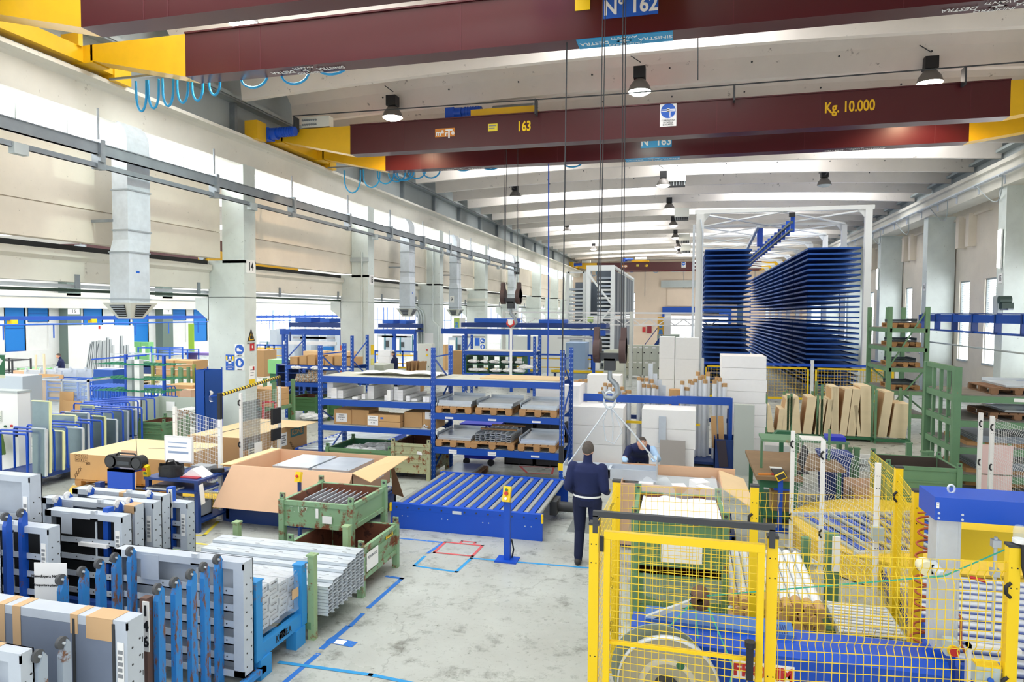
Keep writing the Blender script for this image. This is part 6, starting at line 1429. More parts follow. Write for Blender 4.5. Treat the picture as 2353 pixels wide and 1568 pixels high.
solo('card_strip',MB().cb(.62,16.55,.85,.12,.02,.75,ry=-.06),CARD,'brown cardboard strip leaning by the blue mesh box, first','card sheet'); solo('card_strip',MB().cb(.78,16.57,.85,.12,.02,.75,ry=-.06),CARD,'brown cardboard strip leaning by the blue mesh box, second','card sheet')
t=thing('mesh_box','blue mesh box with a dark strip leaning in it','box',(.62,16.3,0)); obj('frame',MB().box(0,.5,0,.02,0,.72).box(.48,.5,0,.4,0,.78).box(0,.02,0,.4,0,.78).box(0,.5,.38,.4,0,.78),DBLUE,t); obj('dark_strip',MB().cb(.18,-.03,.4,.2,.01,.62,ry=-.12),mat('dark_plum','#3b3340',.6),t)
solo('grey_board',B(1.03,1.45,15.95,16.15,0,1.58),mat('board_grey','#b9c1bb',.7),'tall grey board standing against the white foam tower','board')
foamstack(.82,17.5,1.03,1.15,9,2.58,'tall white foam tower beside the grey board and the tube rack')
foamstack(-1.15,29.0,.62,.9,3,2.65,'tall white foam stack, slimmer one by the white storage post'); foamstack(-.5,29.0,.95,.9,3,2.62,'tall white foam stack in front of the big far door')
for i,(px,l) in enumerate(((1553,'round cardboard tube drum in front of the far foam stacks'),(1590,'round cardboard tube drum next to the white storage post'))):
    v=AY(px,900,20); solo('cardboard_drum',MB().cyl((0,0,0),(0,0,1.45),.19,20),CARD,l,'drum',(v.x,20,0))
solo('pallet_lath_pile',MB().box(-.6,.4,20.4,20.9,0,.1).box(-.55,.35,20.45,20.8,.1,.2).box(-.5,.3,20.5,20.8,.2,.3),WOODL,'low pile of pale laths on the floor behind the tubes','laths')
fm=foamstack(-2.95,20.5,1.0,.7,2,1.75,'white foam block in front of the lockers')
t=thing('desk','white desk end with a dark screen and papers near the lockers','desk',(-2.6,21.5,0)); obj('desk_top',MB().box(-.6,.6,0,.7,.72,.76),WHITE,t); obj('leg',MB().box(-.58,-.52,.0,.7,0,.72).box(.52,.58,0,.7,0,.72),GREYW,t); obj('dark_screen',MB().cb(-.1,.4,.98,.5,.05,.36),BLACK,t)
# lockers
for (px0,px1,l,col) in ((1437,1475,'grey locker block with six doors, first','#c9cdbf'),(1476,1527,'grey locker block with six doors, beside the foam stack','#c9cdbf')):
    a=AY(px0,860,38.5).x; b=AY(px1,860,38.5).x; t=thing('locker',l,'locker',(a,38.5,0)); LM=mat('locker_grey','#c9cdbf',.55)
    obj('cabinet',MB().box(0,b-a,.02,.6,.15,1.85).box(.05,.12,.05,.5,0,.15).box(b-a-.12,b-a-.05,.05,.5,0,.15),LM,t)
    for i in range(3):
        for j in range(2):
            w=(b-a)/3; d=obj('door',MB().box(i*w+.012,(i+1)*w-.012,0,.02,.18+.84*j,.97+.84*j),LM,t); obj('lock',MB().cyl((i*w+.08,-.02,.6+.84*j),(i*w+.08,0,.6+.84*j),.035,8),BLACK,d); obj('name_card',MB().box(i*w+.12,i*w+.3,-.004,0,.86+.84*j,.92+.84*j),PAPER,d)
t=thing('dust_hopper','yellow steel hopper on legs next to the lockers','hopper',(AY(1428,850,38).x,38,0)); obj('body',MB().prism([(-.22,1.3),(.22,1.3),(.22,.9),(.03,.5),(-.03,.5),(-.22,.9)],'y',-.2,.2),YELLOW,t); obj('leg',MB().box(.15,.22,-.03,.03,0,.9).box(-.22,-.15,-.03,.03,0,.9),YELLOW,t)
v0=AY(1378,880,26); t=thing('tool_cabinet','pale grey drawer cabinet seen edge on, beside the hanging hook','cabinet',(AY(1405,880,30).x,30,0)); obj('body',MB().box(-.35,.55,0,.8,.12,2.0),mat('locker_grey','#000'),t); obj('foot',MB().box(-.3,.5,.05,.75,0,.12),DARK,t)
for i in range(4): obj('drawer',MB().box(-.33,.53,-.02,0,.2+.45*i,.6+.45*i),mat('locker_grey','#000'),t)
# white gantry truss across the hall
t=thing('lattice_gantry','white lattice truss gantry crossing the hall on a white post','gantry',(0,34,0))
mb=MB(); x0,x1=-9.2,1.4; mb.box(x0,x1,-.04,.04,3.6,3.68); mb.box(x0,x1,-.04,.04,3.32,3.37); mb.box(x0,x1,-.04,.04,3.02,3.07); n=26
for i in range(n): a=x0+(x1-x0)*i/n; b=x0+(x1-x0)*(i+1)/n; mb.bar((a,0,3.05 if i%2 else 3.34),(b,0,3.34 if i%2 else 3.05),.045)
obj('lattice_beam',mb,WHITE,t); xp=AY(1450,760,34).x; obj('post',MB().box(xp-.08,xp+.08,-.08,.08,0,3.7),CREAMP,t); obj('post',MB().box(x0-.08,x0+.08,-.08,.08,0,3.7),CREAMP,t)
def poster(px0,px1,pyt,pyb,y,cols,label):
    a=AY(px0,pyt,y); b=AY(px1,pyb,y); t=thing('hanging_poster',label,'poster',((a.x+b.x)/2,y,b.z)); w=b.x-a.x;h=a.z-b.z
    obj('sheet',MB().box(-w/2,w/2,-.01,.01,0,h),mat('poster_'+cols[0][1:],cols[0],.7),t); obj('white_half',MB().box(0,w/2,-.02,-.01,0,h),WHITE,t); obj('print',MB().cyl((-w*.25,-.022,h*.45),(-w*.25,-.012,h*.45),w*.12,14).prism([(-w*.42,.02),(-w*.08,.02),(-w*.14,h*.3),(-w*.36,h*.3)],'y',-.022,-.012),mat('poster_figure_'+cols[1][1:],cols[1],.7),t); obj('cord',MB().bar((0,0,h),(0,(0 if y>34.5 else 34-y),(7.8 if y>34.5 else 3.04)-b.z),.012),GREYW,t)
poster(1350,1377,728,754,34.2,('#bfd98a','#6f7f8f'),'green and white poster hanging under the lattice gantry by the drawer tower')
poster(1511,1541,728,770,34.2,('#e8b54a','#4f8fd0'),'yellow and white poster hanging near the big far door')
poster(1043,1069,731,754,35,('#bcd67a','#5f9fd8'),'green and white poster hanging by the concrete column, above the canopy')
# drawer towers (automatic stores) left of the far door
GT=mat('store_light_grey','#dfe3e2',.45); GTD=mat('store_dark_panel','#59636d',.5)
t=thing('vertical_store','tall grey automatic store with dark glazed side panels','storage tower',(0,44,0))
xa=AY(1352,650,44).x; xb=AY(1408,650,44).x; zt=AY(1380,610,44).z; D=16
fr=MB()
for x in (xa,xb):
    for y in (0,D/2,D): fr.box(x-.12,x+.12,y-.12,y+.12,0,zt)
fr.box(xa,xb,-.1,.1,zt-.35,zt).box(xa,xb,-.05,.05,zt*.5,zt*.5+.12).box(xb-.1,xb+.1,0,D,zt-.15,zt); obj('frame',fr,GT,t); obj('brace',MB().bar((xa,-.1,zt*.92),(xb,-.1,zt*.62),.12).bar((xa,-.1,zt*.32),(xb,-.1,zt*.6),.12),GT,t)
sp=MB()
for i in range(8): sp.box(xb+.02,xb+.06,.2+i*D/8,D/8*(i+1)-.15,.9,zt*.5-.1).box(xb+.02,xb+.06,.2+i*D/8,D/8*(i+1)-.15,zt*.5+.15,zt-.3)
obj('side_panel',sp,GTD,t); obj('side_rail',MB().box(xb+.05,xb+.1,0,D,zt*.5-.05,zt*.5+.1),GT,t)
dm=None
def drawers(parent,x0,x1,y,n,z0,z1):
    for i in range(n):
        z=z0+(z1-z0)*i/n; obj('drawer_tray',MB().box(x0,x1,y,y+2,z,z+.1).box(x0+.04,x1-.04,y+.02,y+2,z+.1,z+.13),GT if i%2==0 else mat('store_grey_blue','#aeb8c4',.45),parent)
drawers(t,xa+.55,xb-.15,.25,22,.4,zt-.6); obj('back_panel',MB().box(xa+.2,xb-.1,2.5,2.6,0,zt-.2),GTD,t)
t=thing('vertical_store','slimmer grey automatic store tower with open trays beside the last columns','storage tower',(0,46.5,0)); xa=AY(1305,650,46.5).x; xb=AY(1343,650,46.5).x; zt=AY(1320,625,46.5).z
obj('frame',MB().box(xa-.1,xa+.1,-.1,.1,0,zt).box(xb-.1,xb+.1,-.1,.1,0,zt).box(xa,xb,-.1,.1,zt-.1,zt).box(xb-.1,xb+.1,2.4,2.6,0,zt),GT,t); drawers(t,xa+.05,xb-.05,.1,20,.4,zt-1.0)
mb=MB().box(xa+.1,xb+.5,2.6,2.7,0,zt-.6); obj('back_panel',mb,GTD,t)
# machine stage, stairs and fire signs at the end wall
solo('fire_sign',B(AY(1481,760,79.5).x-.25,AY(1481,760,79.5).x+.1,79.6,79.65,AY(1481,764,79.5).z,AY(1481,752,79.5).z),RED,'small red fire sign on the end wall, first','sign'); solo('fire_sign',B(AY(1492,760,79.5).x-.25,AY(1492,760,79.5).x+.25,79.6,79.65,AY(1492,766,79.5).z,AY(1492,750,79.5).z),mat('dark_red','#8a2430',.5),'dark red fire hose sign on the end wall beside the small one','sign')
t=thing('machine_cabinet','grey green machine cabinet behind the lockers, by the blue stairs','cabinet',(AY(1530,800,48).x,48,0)); obj('body',MB().box(-.6,.9,0,1,0,2.2),mat('machine_green_grey','#a9b6aa',.5),t); obj('door_panel',MB().box(-.5,.1,-.03,0,.2,2.0),mat('machine_green_grey','#000'),t)
st=thing('steel_stairs','blue steel stairs with handrail by the grey machine cabinet','stairs',(AY(1505,800,47).x,47,0)); obj('stringer',MB().bar((-.9,0,.2),(.4,0,2.0),.06,.2).bar((-.9,.7,.2),(.4,.7,2.0),.06,.2),DBLUE,st); obj('foot_plate',MB().box(-1.0,-.8,-.05,.75,0,.2),DBLUE,st); obj('handrail',MB().bar((-.9,0,1.2),(.4,0,3.0),.05).bar((-.9,0,.2),(-.9,0,1.2),.05).bar((.4,0,2),(.4,0,3),.05),DBLUE,st)
for i in range(6): obj('step',MB().box(-.85+i*.2,-.6+i*.2,0,.7,.3+.28*i,.34+.28*i),DBLUE,st)
# ================================================================ blue tray store and its fence
TY=31.0; ts=thing('tray_store','tall white framed automatic store for blue trays with roof bracing','storage tower',(0,TY,0))
H_=8.0; xl0,xr1=.42,7.12
WF=mat('store_white_frame','#e6e8e6',.45)
fr=MB(); fr.box(.2,7.3,-.1,.1,H_-.05,H_+.12)
obj('front_beam',fr,WF,ts)
obj('front_post',MB().box(xl0-.16,xl0+.16,-.12,.12,0,H_-.05).prism([(xl0+.16,H_-.05),(xl0+.45,H_-.05),(xl0+.16,H_-.4)],'y',-.03,.03),WF,ts); obj('front_post',MB().box(xr1-.16,xr1+.1,-.12,.12,0,H_-.05).prism([(xr1-.16,H_-.05),(xr1-.45,H_-.05),(xr1-.16,H_-.4)],'y',-.03,.03),WF,ts)
obj('chain_guide',MB().box(xl0-.3,xl0-.2,-.1,.1,.5,H_-.5).tube([(xl0+.02,-.14,H_-.3),(xl0+.12,-.16,H_-.9),(xl0+.12,-.14,1.2)],.03,5),GALV,ts)
for i in range(1,9):
    y=i*4.6; obj('rear_post',MB().box(xr1-.14,xr1+.1,y-.1,y+.1,0,H_-.1).prism([(xr1-.14,H_-.1),(xr1-.4,H_-.1),(xr1-.14,H_-.4)],'y',y-.03,y+.03),WF,ts)
    if i<9: obj('roof_beam',MB().box(xl0,xr1,y-.06,y+.06,H_-.08,H_+.04),WF,ts)
for i in range(8):
    y0,y1=i*4.6,(i+1)*4.6; mb=MB()
    xm=(xl0+xr1)/2
    mb.bar((xl0,y0,H_-.05),(xm,y1,H_-.05),.1,.06).bar((xm,y0,H_-.05),(xl0,y1,H_-.05),.1,.06).bar((xm,y0,H_-.05),(xr1,y1,H_-.05),.1,.06).bar((xr1,y0,H_-.05),(xm,y1,H_-.05),.1,.06); obj('roof_brace',mb,WF,ts)
cr=thing('tray_lift','blue lift rail with ladder frame running through the middle of the tray store','lift',(0,TY,0))
xr_=4.15
mb=MB(); mb.box(xr_-.05,xr_+.05,.0,30,7.45,7.55); mb.box(xr_-.05,xr_+.05,0,30,7.15,7.22); obj('lift_rail',mb,mat('rail_grey_green','#5b6a62',.5),cr)
for i in range(20): obj('rail_rung',MB().box(xr_-.03,xr_+.13,.1+i*1.45,.2+i*1.45,7.1,7.75),BLUE2,cr)
obj('rail_end',MB().box(xr_-.12,xr_+.12,-.1,.02,7.72,7.9),BLACK,cr); obj('blue_carriage',MB().box(3.15,3.4,4.0,4.3,6.9,7.75),BLUE2,cr); obj('strut',MB().bar((3.15,3.6,7.8),(2.5,10,5.9),.12),GALV,cr)
obj('lift_mast',MB().box(2.95,3.3,14,14.4,.2,7.0).box(2.7,3.2,10,10.6,.0,3.0),mat('mast_grey','#6d7a80',.5),cr); obj('yellow_drive',MB().box(2.75,3.1,9.9,10.2,5.0,6.2),YELLOW,cr)
tr=MB().box(0,2.05,0,3.9,0,.03).box(0,2.05,0,.03,.03,.075).box(0,2.05,3.87,3.9,.03,.075).box(0,.03,0,3.9,.03,.075).box(2.02,2.05,0,3.9,.03,.075)
tr_m=None; cnt=0; NL=27; dz=.2235
for k in range(7):
    for i in range(NL):
        z=.55+i*dz
        if tr_m is None: tr_m=solo('blue_tray',tr,NAVYT,'blue steel tray in the wide tray column on the east side of the store','tray',(4.86,TY+.25,z),group='trays in the wide column'); o=tr_m
        else: o=tr_m.copy(); o.location=(4.86,TY+.25+k*4.05,z); COL.objects.link(o)
for k in range(2):
    for i in range(NL):
        z=.55+i*dz; o=tr_m.copy(); o.location=(.66,TY+.25+k*4.05,z); o.scale=(.95,1,1); o['label']='blue steel tray in the tray column next to the white front post'; o['group']='trays in the narrow column'; COL.objects.link(o)
f=thing('store_fence','yellow framed wire fence with blue top rail guarding the blue tray store','fence',(0,29.9,0))
xs=[.6,4.9,8.0]
for x in xs: obj('post',MB().box(x-.06,x+.06,-.06,.06,0,1.75),WF,f)
for a,b in ((.72,4.78),(5.02,7.9)):
    obj('panel_frame',MB().box(a,b,-.03,.03,1.38,1.45).box(a,b,-.03,.03,.12,.2).box(a,a+.07,-.03,.03,.12,1.45).box(b-.07,b,-.03,.03,.12,1.45),YELLOW,f); mesh_panel(f,(a,.02),(b,.02),.2,1.4,mat('yellow_wire_far','#d9b93a',.5),.12,.12,.006)
obj('top_rail',MB().box(.6,4.9,-.05,.05,1.5,1.6).box(4.9,8.0,-.05,.05,1.5,1.6).box(7.95,8.05,0,4,1.5,1.6),BLUE2,f); obj('panel_frame',MB().box(7.97,8.03,.1,3.9,1.38,1.45).box(7.97,8.03,.1,3.9,.12,.2).box(7.97,8.03,.1,.17,.12,1.45).box(7.97,8.03,3.8,3.9,.12,1.45),YELLOW,f); mesh_panel(f,(8.0,.1),(8.0,3.9),.2,1.4,mat('yellow_wire_far','#000'),.12,.12,.006)
# ================================================================ wooden framed packs in green holders
hx=[(1765,1790),(1800,1880),(1880,1968),(1970,2095)]
def holder(px0,px1,y,label,h=1.25):
    a=AY(px0,1000,y).x; b=AY(px1,1000,y).x; t=thing('sheet_holder',label,'stillage',(a,y,0)); w=b-a
    obj('base_frame',MB().box(0,w,-.05,.03,.06,.14).box(0,w,.9,.98,.06,.14).box(0,.08,0,.98,.06,.14).box(w-.08,w,0,.98,.06,.14),DGREEN,t)
    for x in (0.03,w-.03):
        for yy in (0,.93): obj('post',MB().box(x-.03,x+.03,yy-.03,yy+.03,0,h),GREENC,t)
holder(1757,1812,21.2,'green sheet holder with two clumps of wooden framed panels, by the foam tower'); holder(1814,1880,21.2,'green sheet holder with wooden framed panels, second from the foam tower',1.3); holder(1884,2005,21.2,'green sheet holder with the tallest wooden framed panels',1.6); holder(2008,2092,21.0,'green sheet holder nearest to the green sheet rack',1.5)
wp=MB(); wp.box(-.016,.016,-.03,.83,.02,.98); wp.cur=1
for (y0,y1,z0,z1) in ((-.05,0,0,1),(.8,.85,0,1),(0,.8,0,.035),(0,.8,.965,1)): wp.box(-.024,.024,y0,y1,z0,z1)
wp.cur=0; wp0=None
clumps=[(1766,1777,.85,4,-.2,1),(1786,1794,.75,3,.12,1),(1796,1812,1.1,5,.16,1),(1822,1838,1.15,5,-.1,2),(1846,1862,1.15,5,.14,2),(1873,1884,1.1,5,.16,2),(1893,1902,1.1,4,.14,2),(1912,1924,1.5,5,-.02,3),(1930,1942,1.45,4,.12,3),(1948,1962,1.45,5,.12,3),(1972,1976,.95,2,-.16,3),(1980,2000,1.55,6,-.04,3),(2018,2034,1.4,5,.16,4),(2046,2078,1.05,9,.14,4)]
names_={1:'in the holder by the foam tower',2:'in the second holder from the foam tower',3:'in the holder with the tallest panels',4:'in the holder nearest the green sheet rack'}
for (a,b,h,n,tilt,g) in clumps:
    xa=AY(a,1000,21.2).x; xb=AY(b,1000,21.2).x
    n=max(n,int((xb-xa)/.056)+1)
    for i in range(n):
        x=xa+(xb-xa)*i/max(1,n-1); L='wooden framed panel leaning upright '+names_[g]
        if wp0 is None: wp0=solo('framed_board',wp,[mat('panel_tan','#c9a77c',.8),WOODL],L,'panel',(x,21.22,.15),group='framed panels '+names_[g]); o=wp0
        else: o=wp0.copy(); o.location=(x,21.22,.15); o['label']=L; o['group']='framed panels '+names_[g]; COL.objects.link(o)
        o.scale=(1,1,h*(.93+.07*((i*3)%3)/2)); o.rotation_euler=(0,tilt*.8,0)
# bright profiles and stub posts on the floor
t=thing('profile_bundle','bundle of long bright profiles on low green stubs in front of the panel holders','profile bundle',(3.2,15.6,0))
for i in range(4):
    obj('bright_bar',MB().box(0,1.65,.1+i*.16,.22+i*.16,.3,.4).box(0,1.6,.12+i*.16,.24+i*.16,.45,.56),mat('bright_white_steel','#e8edf0',.3,.3),t)
for x,y_ in ((.1,-.1),(1.5,-.1),(.1,.9),(1.5,.9),(1.62,-.05),(.25,-.06)): obj('stub_post',MB().box(x-.05,x+.05,y_-.05,y_+.05,0,.8).box(x-.06,x+.06,y_-.06,y_+.06,.8,.83),GREENC,t)
obj('cross_beam',MB().box(0,.2,-.1,.9,.2,.3).box(1.45,1.65,-.1,.9,.2,.3),GREENC,t)
solo('steel_plates',B(1.85,2.5,18.2,19.0,.1,.3),mat('bright_white_steel','#000'),'pile of bright steel plates on the floor beside the foam tower','steel plates'); solo('plate_skids',B(1.9,2.45,18.25,18.95,0,.1),WOODD,'dark skids under the bright steel plates','skid')
t=thing('green_trolley','green trolley with a white sheet and a blue tub on top, behind the bench','trolley',(2.35,15.3,0)); 
for a,b_ in ((0,0),(.85,0),(0,.6),(.85,.6)): obj('leg',MB().box(a-.025,a+.025,b_-.025,b_+.025,0,.95),GREENC,t)
obj('trolley_top',MB().box(-.05,.9,-.05,.65,.93,.97),GREENC,t); solo('paper_sheet',B(2.35,2.8,15.3,15.8,.972,.985),PAPER,'white sheet on the green trolley','paper'); solo('blue_tub',MB().box(2.85,3.2,15.35,15.75,.972,1.06),mat('plastic_blue','#2432c8'),'blue plastic tub on the green trolley','tub'); solo('green_lamp_box',MB().prism([(1.75,.95),(2.15,.95),(2.15,1.15),(1.85,1.15),(1.75,1.05)],'y',15.2,15.4),DGREEN,'green angled box between the bench and the trolley','box'); solo('box_stand',B(1.9,1.98,15.26,15.34,0,.95),DGREEN,'green post carrying the angled box','post')
# ================================================================ green sheet racks on the east side
def shelf_rack(label,x0,x1,y0,y1,zs,h,inter=True,beam_h=.13):
    t=thing('sheet_rack',label,'rack',(x0,y0,0)); w=x1-x0; d=y1-y0
    us=.06 if not inter else .07
    for a in (0,w):
        for b in (0,d): obj('upright',MB().box(a-us,a+us,b-us,b+us,0,h).box(a-.1,a+.1,b-.1,b+.1,0,.02),GREENC,t)
    if inter:
        for k in (1,2,3):
            if k*d/4<d: obj('side_bar',MB().box(-.03,.03,k*d/4-.03,k*d/4+.03,.2,h-.1),GREENC,t)
        obj('side_rail',MB().box(-.05,.05,0,d,h-.1,h),GREENC,t)
    for z in zs:
        obj('shelf_beam',MB().box(0,w,-.06,.04,z-beam_h,z).box(0,w,d-.04,d+.06,z-beam_h,z).box(-.04,.04,0,d,z-beam_h,z).box(w-.04,w+.04,0,d,z-beam_h,z),GREENC,t)
        obj('shelf_board',MB().box(0,w,0,d,z,z+.02),mat('shelf_dark_board','#8a8680',.75,var=.15),t)
    return t
zs=(.35,.91,1.46,1.97)
r=shelf_rack('big green sheet rack with four loaded shelves behind the white fence',5.33,8.0,15.75,17.5,zs,2.55)
obj('worn_label',MB().box(1.0,1.5,-.065,-.06,1.88,1.95),PAPER,r)
def sheets(x0,x1,y0,y1,z,n,label,m=STEEL,lip=True):
    mb=MB()
    for i in range(n): mb.box(x0+.01*(i%3),x1-.012*(i%2),y0,y1,z+i*.022,z+i*.022+.018)
    if lip: mb.box(x1-.02,x1,y0,y1,z+n*.022,z+n*.022+.08); mb.box(x0,x1,y1-.02,y1,z+n*.022,z+n*.022+.06)
    return solo('sheet_stack',mb,m,label,'sheet metal')
for z,l1,l2 in ((1.99,'pallet on the top shelf of the big green rack','bright folded sheet on the top shelf of the big green rack'),(1.48,'pallet on the second shelf of the big green rack','dark edged folded sheets on the second shelf of the big green rack')):
    pallet(6.5,16.5,z,l1,1.0,1.2,m=WOODD); sheets(6.3,7.5,16.0,17.2,z+.15,2,l2)
for z,n,l in ((.93,6,'stack of ribbed sheet edges on the third shelf of the big green rack'),(.37,7,'stack of ribbed sheets on the fourth shelf of the big green rack'),(.1,5,'lowest stack of sheets under the big green rack')):
    solo('skid',B(5.6,7.4,15.9,17.2,z+.0,z+.08),WOOD,'wooden skid under the '+l.replace('stack of ','').replace('lowest ','lowest '),'skid'); sheets(5.75,7.3,15.85,17.2,z+.085,n,l,mat('sheet_grey_blue','#8f9aa6',.4,.4),False)
solo('plank',B(5.5,7.2,15.7,15.85,1.0,1.06),WOODL,'pale plank lying on the edge of the third shelf, behind the fence','plank') if False else None
solo('pink_board',MB().cb(5.65,14.6,.9,.5,.03,.55),mat('pink_board','#e7c9c6',.8),'pinkish board seen through the white fence, upper','board'); solo('pink_board',MB().cb(5.65,14.6,.35,.5,.03,.5),mat('pink_board','#000'),'pinkish board seen through the white fence, lower','board')
obj('board_stand',MB().box(5.4,5.45,14.62,14.7,0,1.2).box(5.85,5.9,14.62,14.7,0,1.2),GREENC,None)
bs=[o for o in COL.objects if o.name.startswith('board_stand')][0]; tag(bs,'green stand holding the two pinkish boards','stand')
t2=shelf_rack('tall green shelf tower with pallets and steel sheets behind the big green rack',5.93,6.95,23.0,25.4,(.6,1.3,2.0,2.62,3.2),3.86,False,.12)
for s in (0,): 
    obj('cross_brace',MB().bar((0,0,.7),(1.02,0,2.0),.04).bar((0,0,2.0),(1.02,0,3.8),.04).bar((1.02,0,.7),(0,2.4,1.9),.04),GREENC,t2); obj('mid_post',MB().box(.48,.56,2.3,2.4,0,3.86),GREENC,t2)
for z,l in ((3.22,'top pallet with steel sheets in the green shelf tower'),(2.64,'second pallet from the top in the green shelf tower'),(2.02,'third pallet from the top in the green shelf tower'),(1.32,'fourth pallet from the top in the green shelf tower')):
    pallet(6.44,23.75,z,l,.8,1.2,m=WOOD); sheets(6.1,6.75,23.25,24.25,z+.15,2,'dark steel sheets on the '+l.replace(' with steel sheets',''),mat('dark_sheet','#4b545c',.35,.5),True)
solo('cardboard_box',B(6.2,7.0,24.6,25.2,3.22,3.9),CARD,'brown box high behind the green shelf tower','box') if False else None
# upright rolls, blue arm and rails by the east wall
t=thing('tube_holder','blue stand with upright grey tubes in front of the blinds','stand',(8.55,19.6,0)); obj('post',MB().box(-.05,.05,-.05,.05,0,2.1).box(.5,.56,-.05,.05,0,2.1),SBLUE,t); obj('arm',MB().bar((-.6,0,2.0),(.6,0,2.05),.06),SBLUE,t)
for i in range(3): obj('grey_tube',MB().cyl((.0+.17*i,.1,1.3),(.05+.17*i,.1,2.7-.1*i),.08,12),mat('tube_grey','#8d959b',.4,.3),t)
obj('base',MB().box(-.3,.8,-.3,.3,0,.05),DGREEN,t)
t=thing('blue_monorail','blue monorail track with hangers along the east wall','rail',(10.0,0,3.35)); obj('track',MB().box(-.08,.08,18,34,.0,.28),BLUE,t); obj('lower_pipe',MB().cyl((0,18,-.35),(0,34,-.35),.04,8),BLUE,t); obj('air_pipe',MB().cyl((.2,18,-.95),(.2,34,-.9),.03,8),GREYW,t)
for i in range(9): obj('hanger',MB().box(-.1,.1,18.5+i*1.9,18.6+i*1.9,-.36,.3).box(-.02,.8,18.53+i*1.9,18.57+i*1.9,.3,.34),DBLUE,t)
t=thing('wall_motor','small dark green electric motor on the east column at the picture edge','motor',(10.55,26.9,4.15)); obj('body',MB().cyl((-.25,0,0),(.1,0,0),.14,14).box(-.2,.15,-.12,.12,-.3,-.1),mat('motor_green','#33473f',.5),t); obj('wall_arm',MB().box(.0,.15,-.1,.7,-.35,-.28),DSTEEL,t)
t=thing('wall_cabinet','grey switch cabinet on the east column below the tube lamp','cabinet',(10.58,27.6,3.6)); obj('body',MB().box(-.12,.02,-.2,.2,0,.7),GREYW,t); obj('door_panel',MB().box(-.135,-.12,-.18,.18,.03,.67),GREYW,t)
# ================================================================ side aisle shell
SB=mat('shutter_blue','#0f7fd6',.5); SBD=mat('shutter_blue_deep','#0d5fb4',.5)
WX=-41.0
mw=MB(); mw.box(WX-.2,WX,-2.5,58,0,1.0); mw.box(WX-.2,WX,-2.5,YE,3.9,7.6); mw.box(WX-.2,WX,58,YE,0,1.2)
def uwall(px): return AX(px,750,WX+.02).y
segs=[(12,58,'blue'),(66,112,'half'),(193,236,'blue'),(264,299,'blue'),(306,341,'blue'),(374,390,'half'),(398,428,'half'),(446,476,'blue')]
ycur=-2.5
for a,b,k in segs:
    y0,y1=uwall(a),uwall(b); mw.box(WX-.2,WX,ycur,y0,1.0,3.9); mw.box(WX-.22,WX-.1,y0,y1,1.0,3.9); ycur=y1
mw.box(WX-.2,WX,ycur,57.5,1.0,3.9)
struct('wall_far_west',mw,WHITEW)
wn+=5
for i,(a,b,k) in enumerate(segs):
    y0,y1=uwall(a),uwall(b); z0=2.9 if k=='half' else 1.05
    o=struct('window_%d'%(wn+i),MB().box(WX-.08,WX-.04,y0,y1,z0,3.85),SB); obj('window_frame',MB().box(WX-.1,WX,y0-.05,y0,z0-.05,3.9).box(WX-.1,WX,y1,y1+.05,z0-.05,3.9).box(WX-.06,WX-.02,y0,y1,z0+(3.85-z0)*.5-.02,z0+(3.85-z0)*.5+.02).box(WX-.1,WX,y0,y1,z0-.05,z0),SBD,o)
wn+=12
for i in range(7):
    y0=58.5+3*i; o=struct('window_%d'%(wn+i),MB().box(WX-.12,WX-.08,y0,y0+2.7,1.2,3.85),WING); fr=MB()
    for q in range(4): fr.box(WX-.08,WX,y0+.9*q-.03,y0+.9*q+.03,1.2,3.9)
    fr.box(WX-.08,WX,y0,y0+2.7,2.4,2.46).box(WX-.2,WX,y0-.3,y0,1.2,3.9); obj('window_frame',fr,mat('frame_pale_blue','#b9cfe6',.5),o)
# aisle roof with unseen glowing strips added to light the aisle, and beams
ar_=MB()
for i in range(14):
    y0=-2.5+6*i; ar_.box(WX,-13.45,y0,y0+4.6,7.4,7.6)
    struct('window_%d'%(wn+10+i),MB().box(WX+1,-15,y0+4.6,y0+6.0,7.5,7.55),SKYG); ar_.box(WX,WX+1,y0+4.6,y0+6,7.4,7.6); ar_.box(-15,-13.45,y0+4.6,y0+6,7.4,7.6)
struct('ceiling_aisle',ar_,ROOFC); wn+=30
struct('wall_aisle_north',B(WX,-13.2,YE-.3,YE,0,7.5),WHITEW)
for i in range(9):
    xa=WX+1.2+3*i; o=struct('window_%d'%(wn+50+i),B(xa,xa+2.4,YE-.34,YE-.31,1.2,4.2),WINS); obj('window_frame',MB().box(xa,xa+2.4,YE-.38,YE-.34,2.6,2.68).box(xa+.78,xa+.82,YE-.38,YE-.34,1.2,4.2).box(xa+1.58,xa+1.62,YE-.38,YE-.34,1.2,4.2).box(xa-.06,xa,YE-.38,YE-.3,1.2,4.2).box(xa+2.4,xa+2.46,YE-.38,YE-.3,1.2,4.2),SBD,o)
mb=MB()
for i in range(-1,8):
    y0,y1=9.75+8*i,9.75+8*i+7.38; y0=max(y0,-2.5); mb.prism([(-13.85,4.25),(-13.55,4.25),(-13.55,4.72),(-13.45,4.8),(-13.45,4.95),(-13.95,4.95)],'y',y0,y1)
struct('trim_10',mb,BEAMC); mb=MB()
for i in range(-1,8):
    y0,y1=9.75+8*i,9.75+8*i+7.38; y0=max(y0,-2.5); mb.box(-13.75,-13.6,y0,y1,4.95,5.08)
struct('trim_11',mb,mat('rail_black','#26282b',.5,.3))
t=thing('cable_duct','galvanised cable duct and green pipe running under the aisle crane beam','duct',(0,0,0))
obj('duct',MB().box(-13.82,-13.66,-2,60,4.12,4.2),GALV,t); obj('green_pipe',MB().cyl((-13.72,-2,4.06),(-13.72,60,4.06),.035,8),mat('pipe_dark_green','#34483c',.5),t)
for i in range(16): obj('strap',MB().box(-13.56,-13.52,4.6+4*i,4.72+4*i,4.1,4.42),DSTEEL,t)
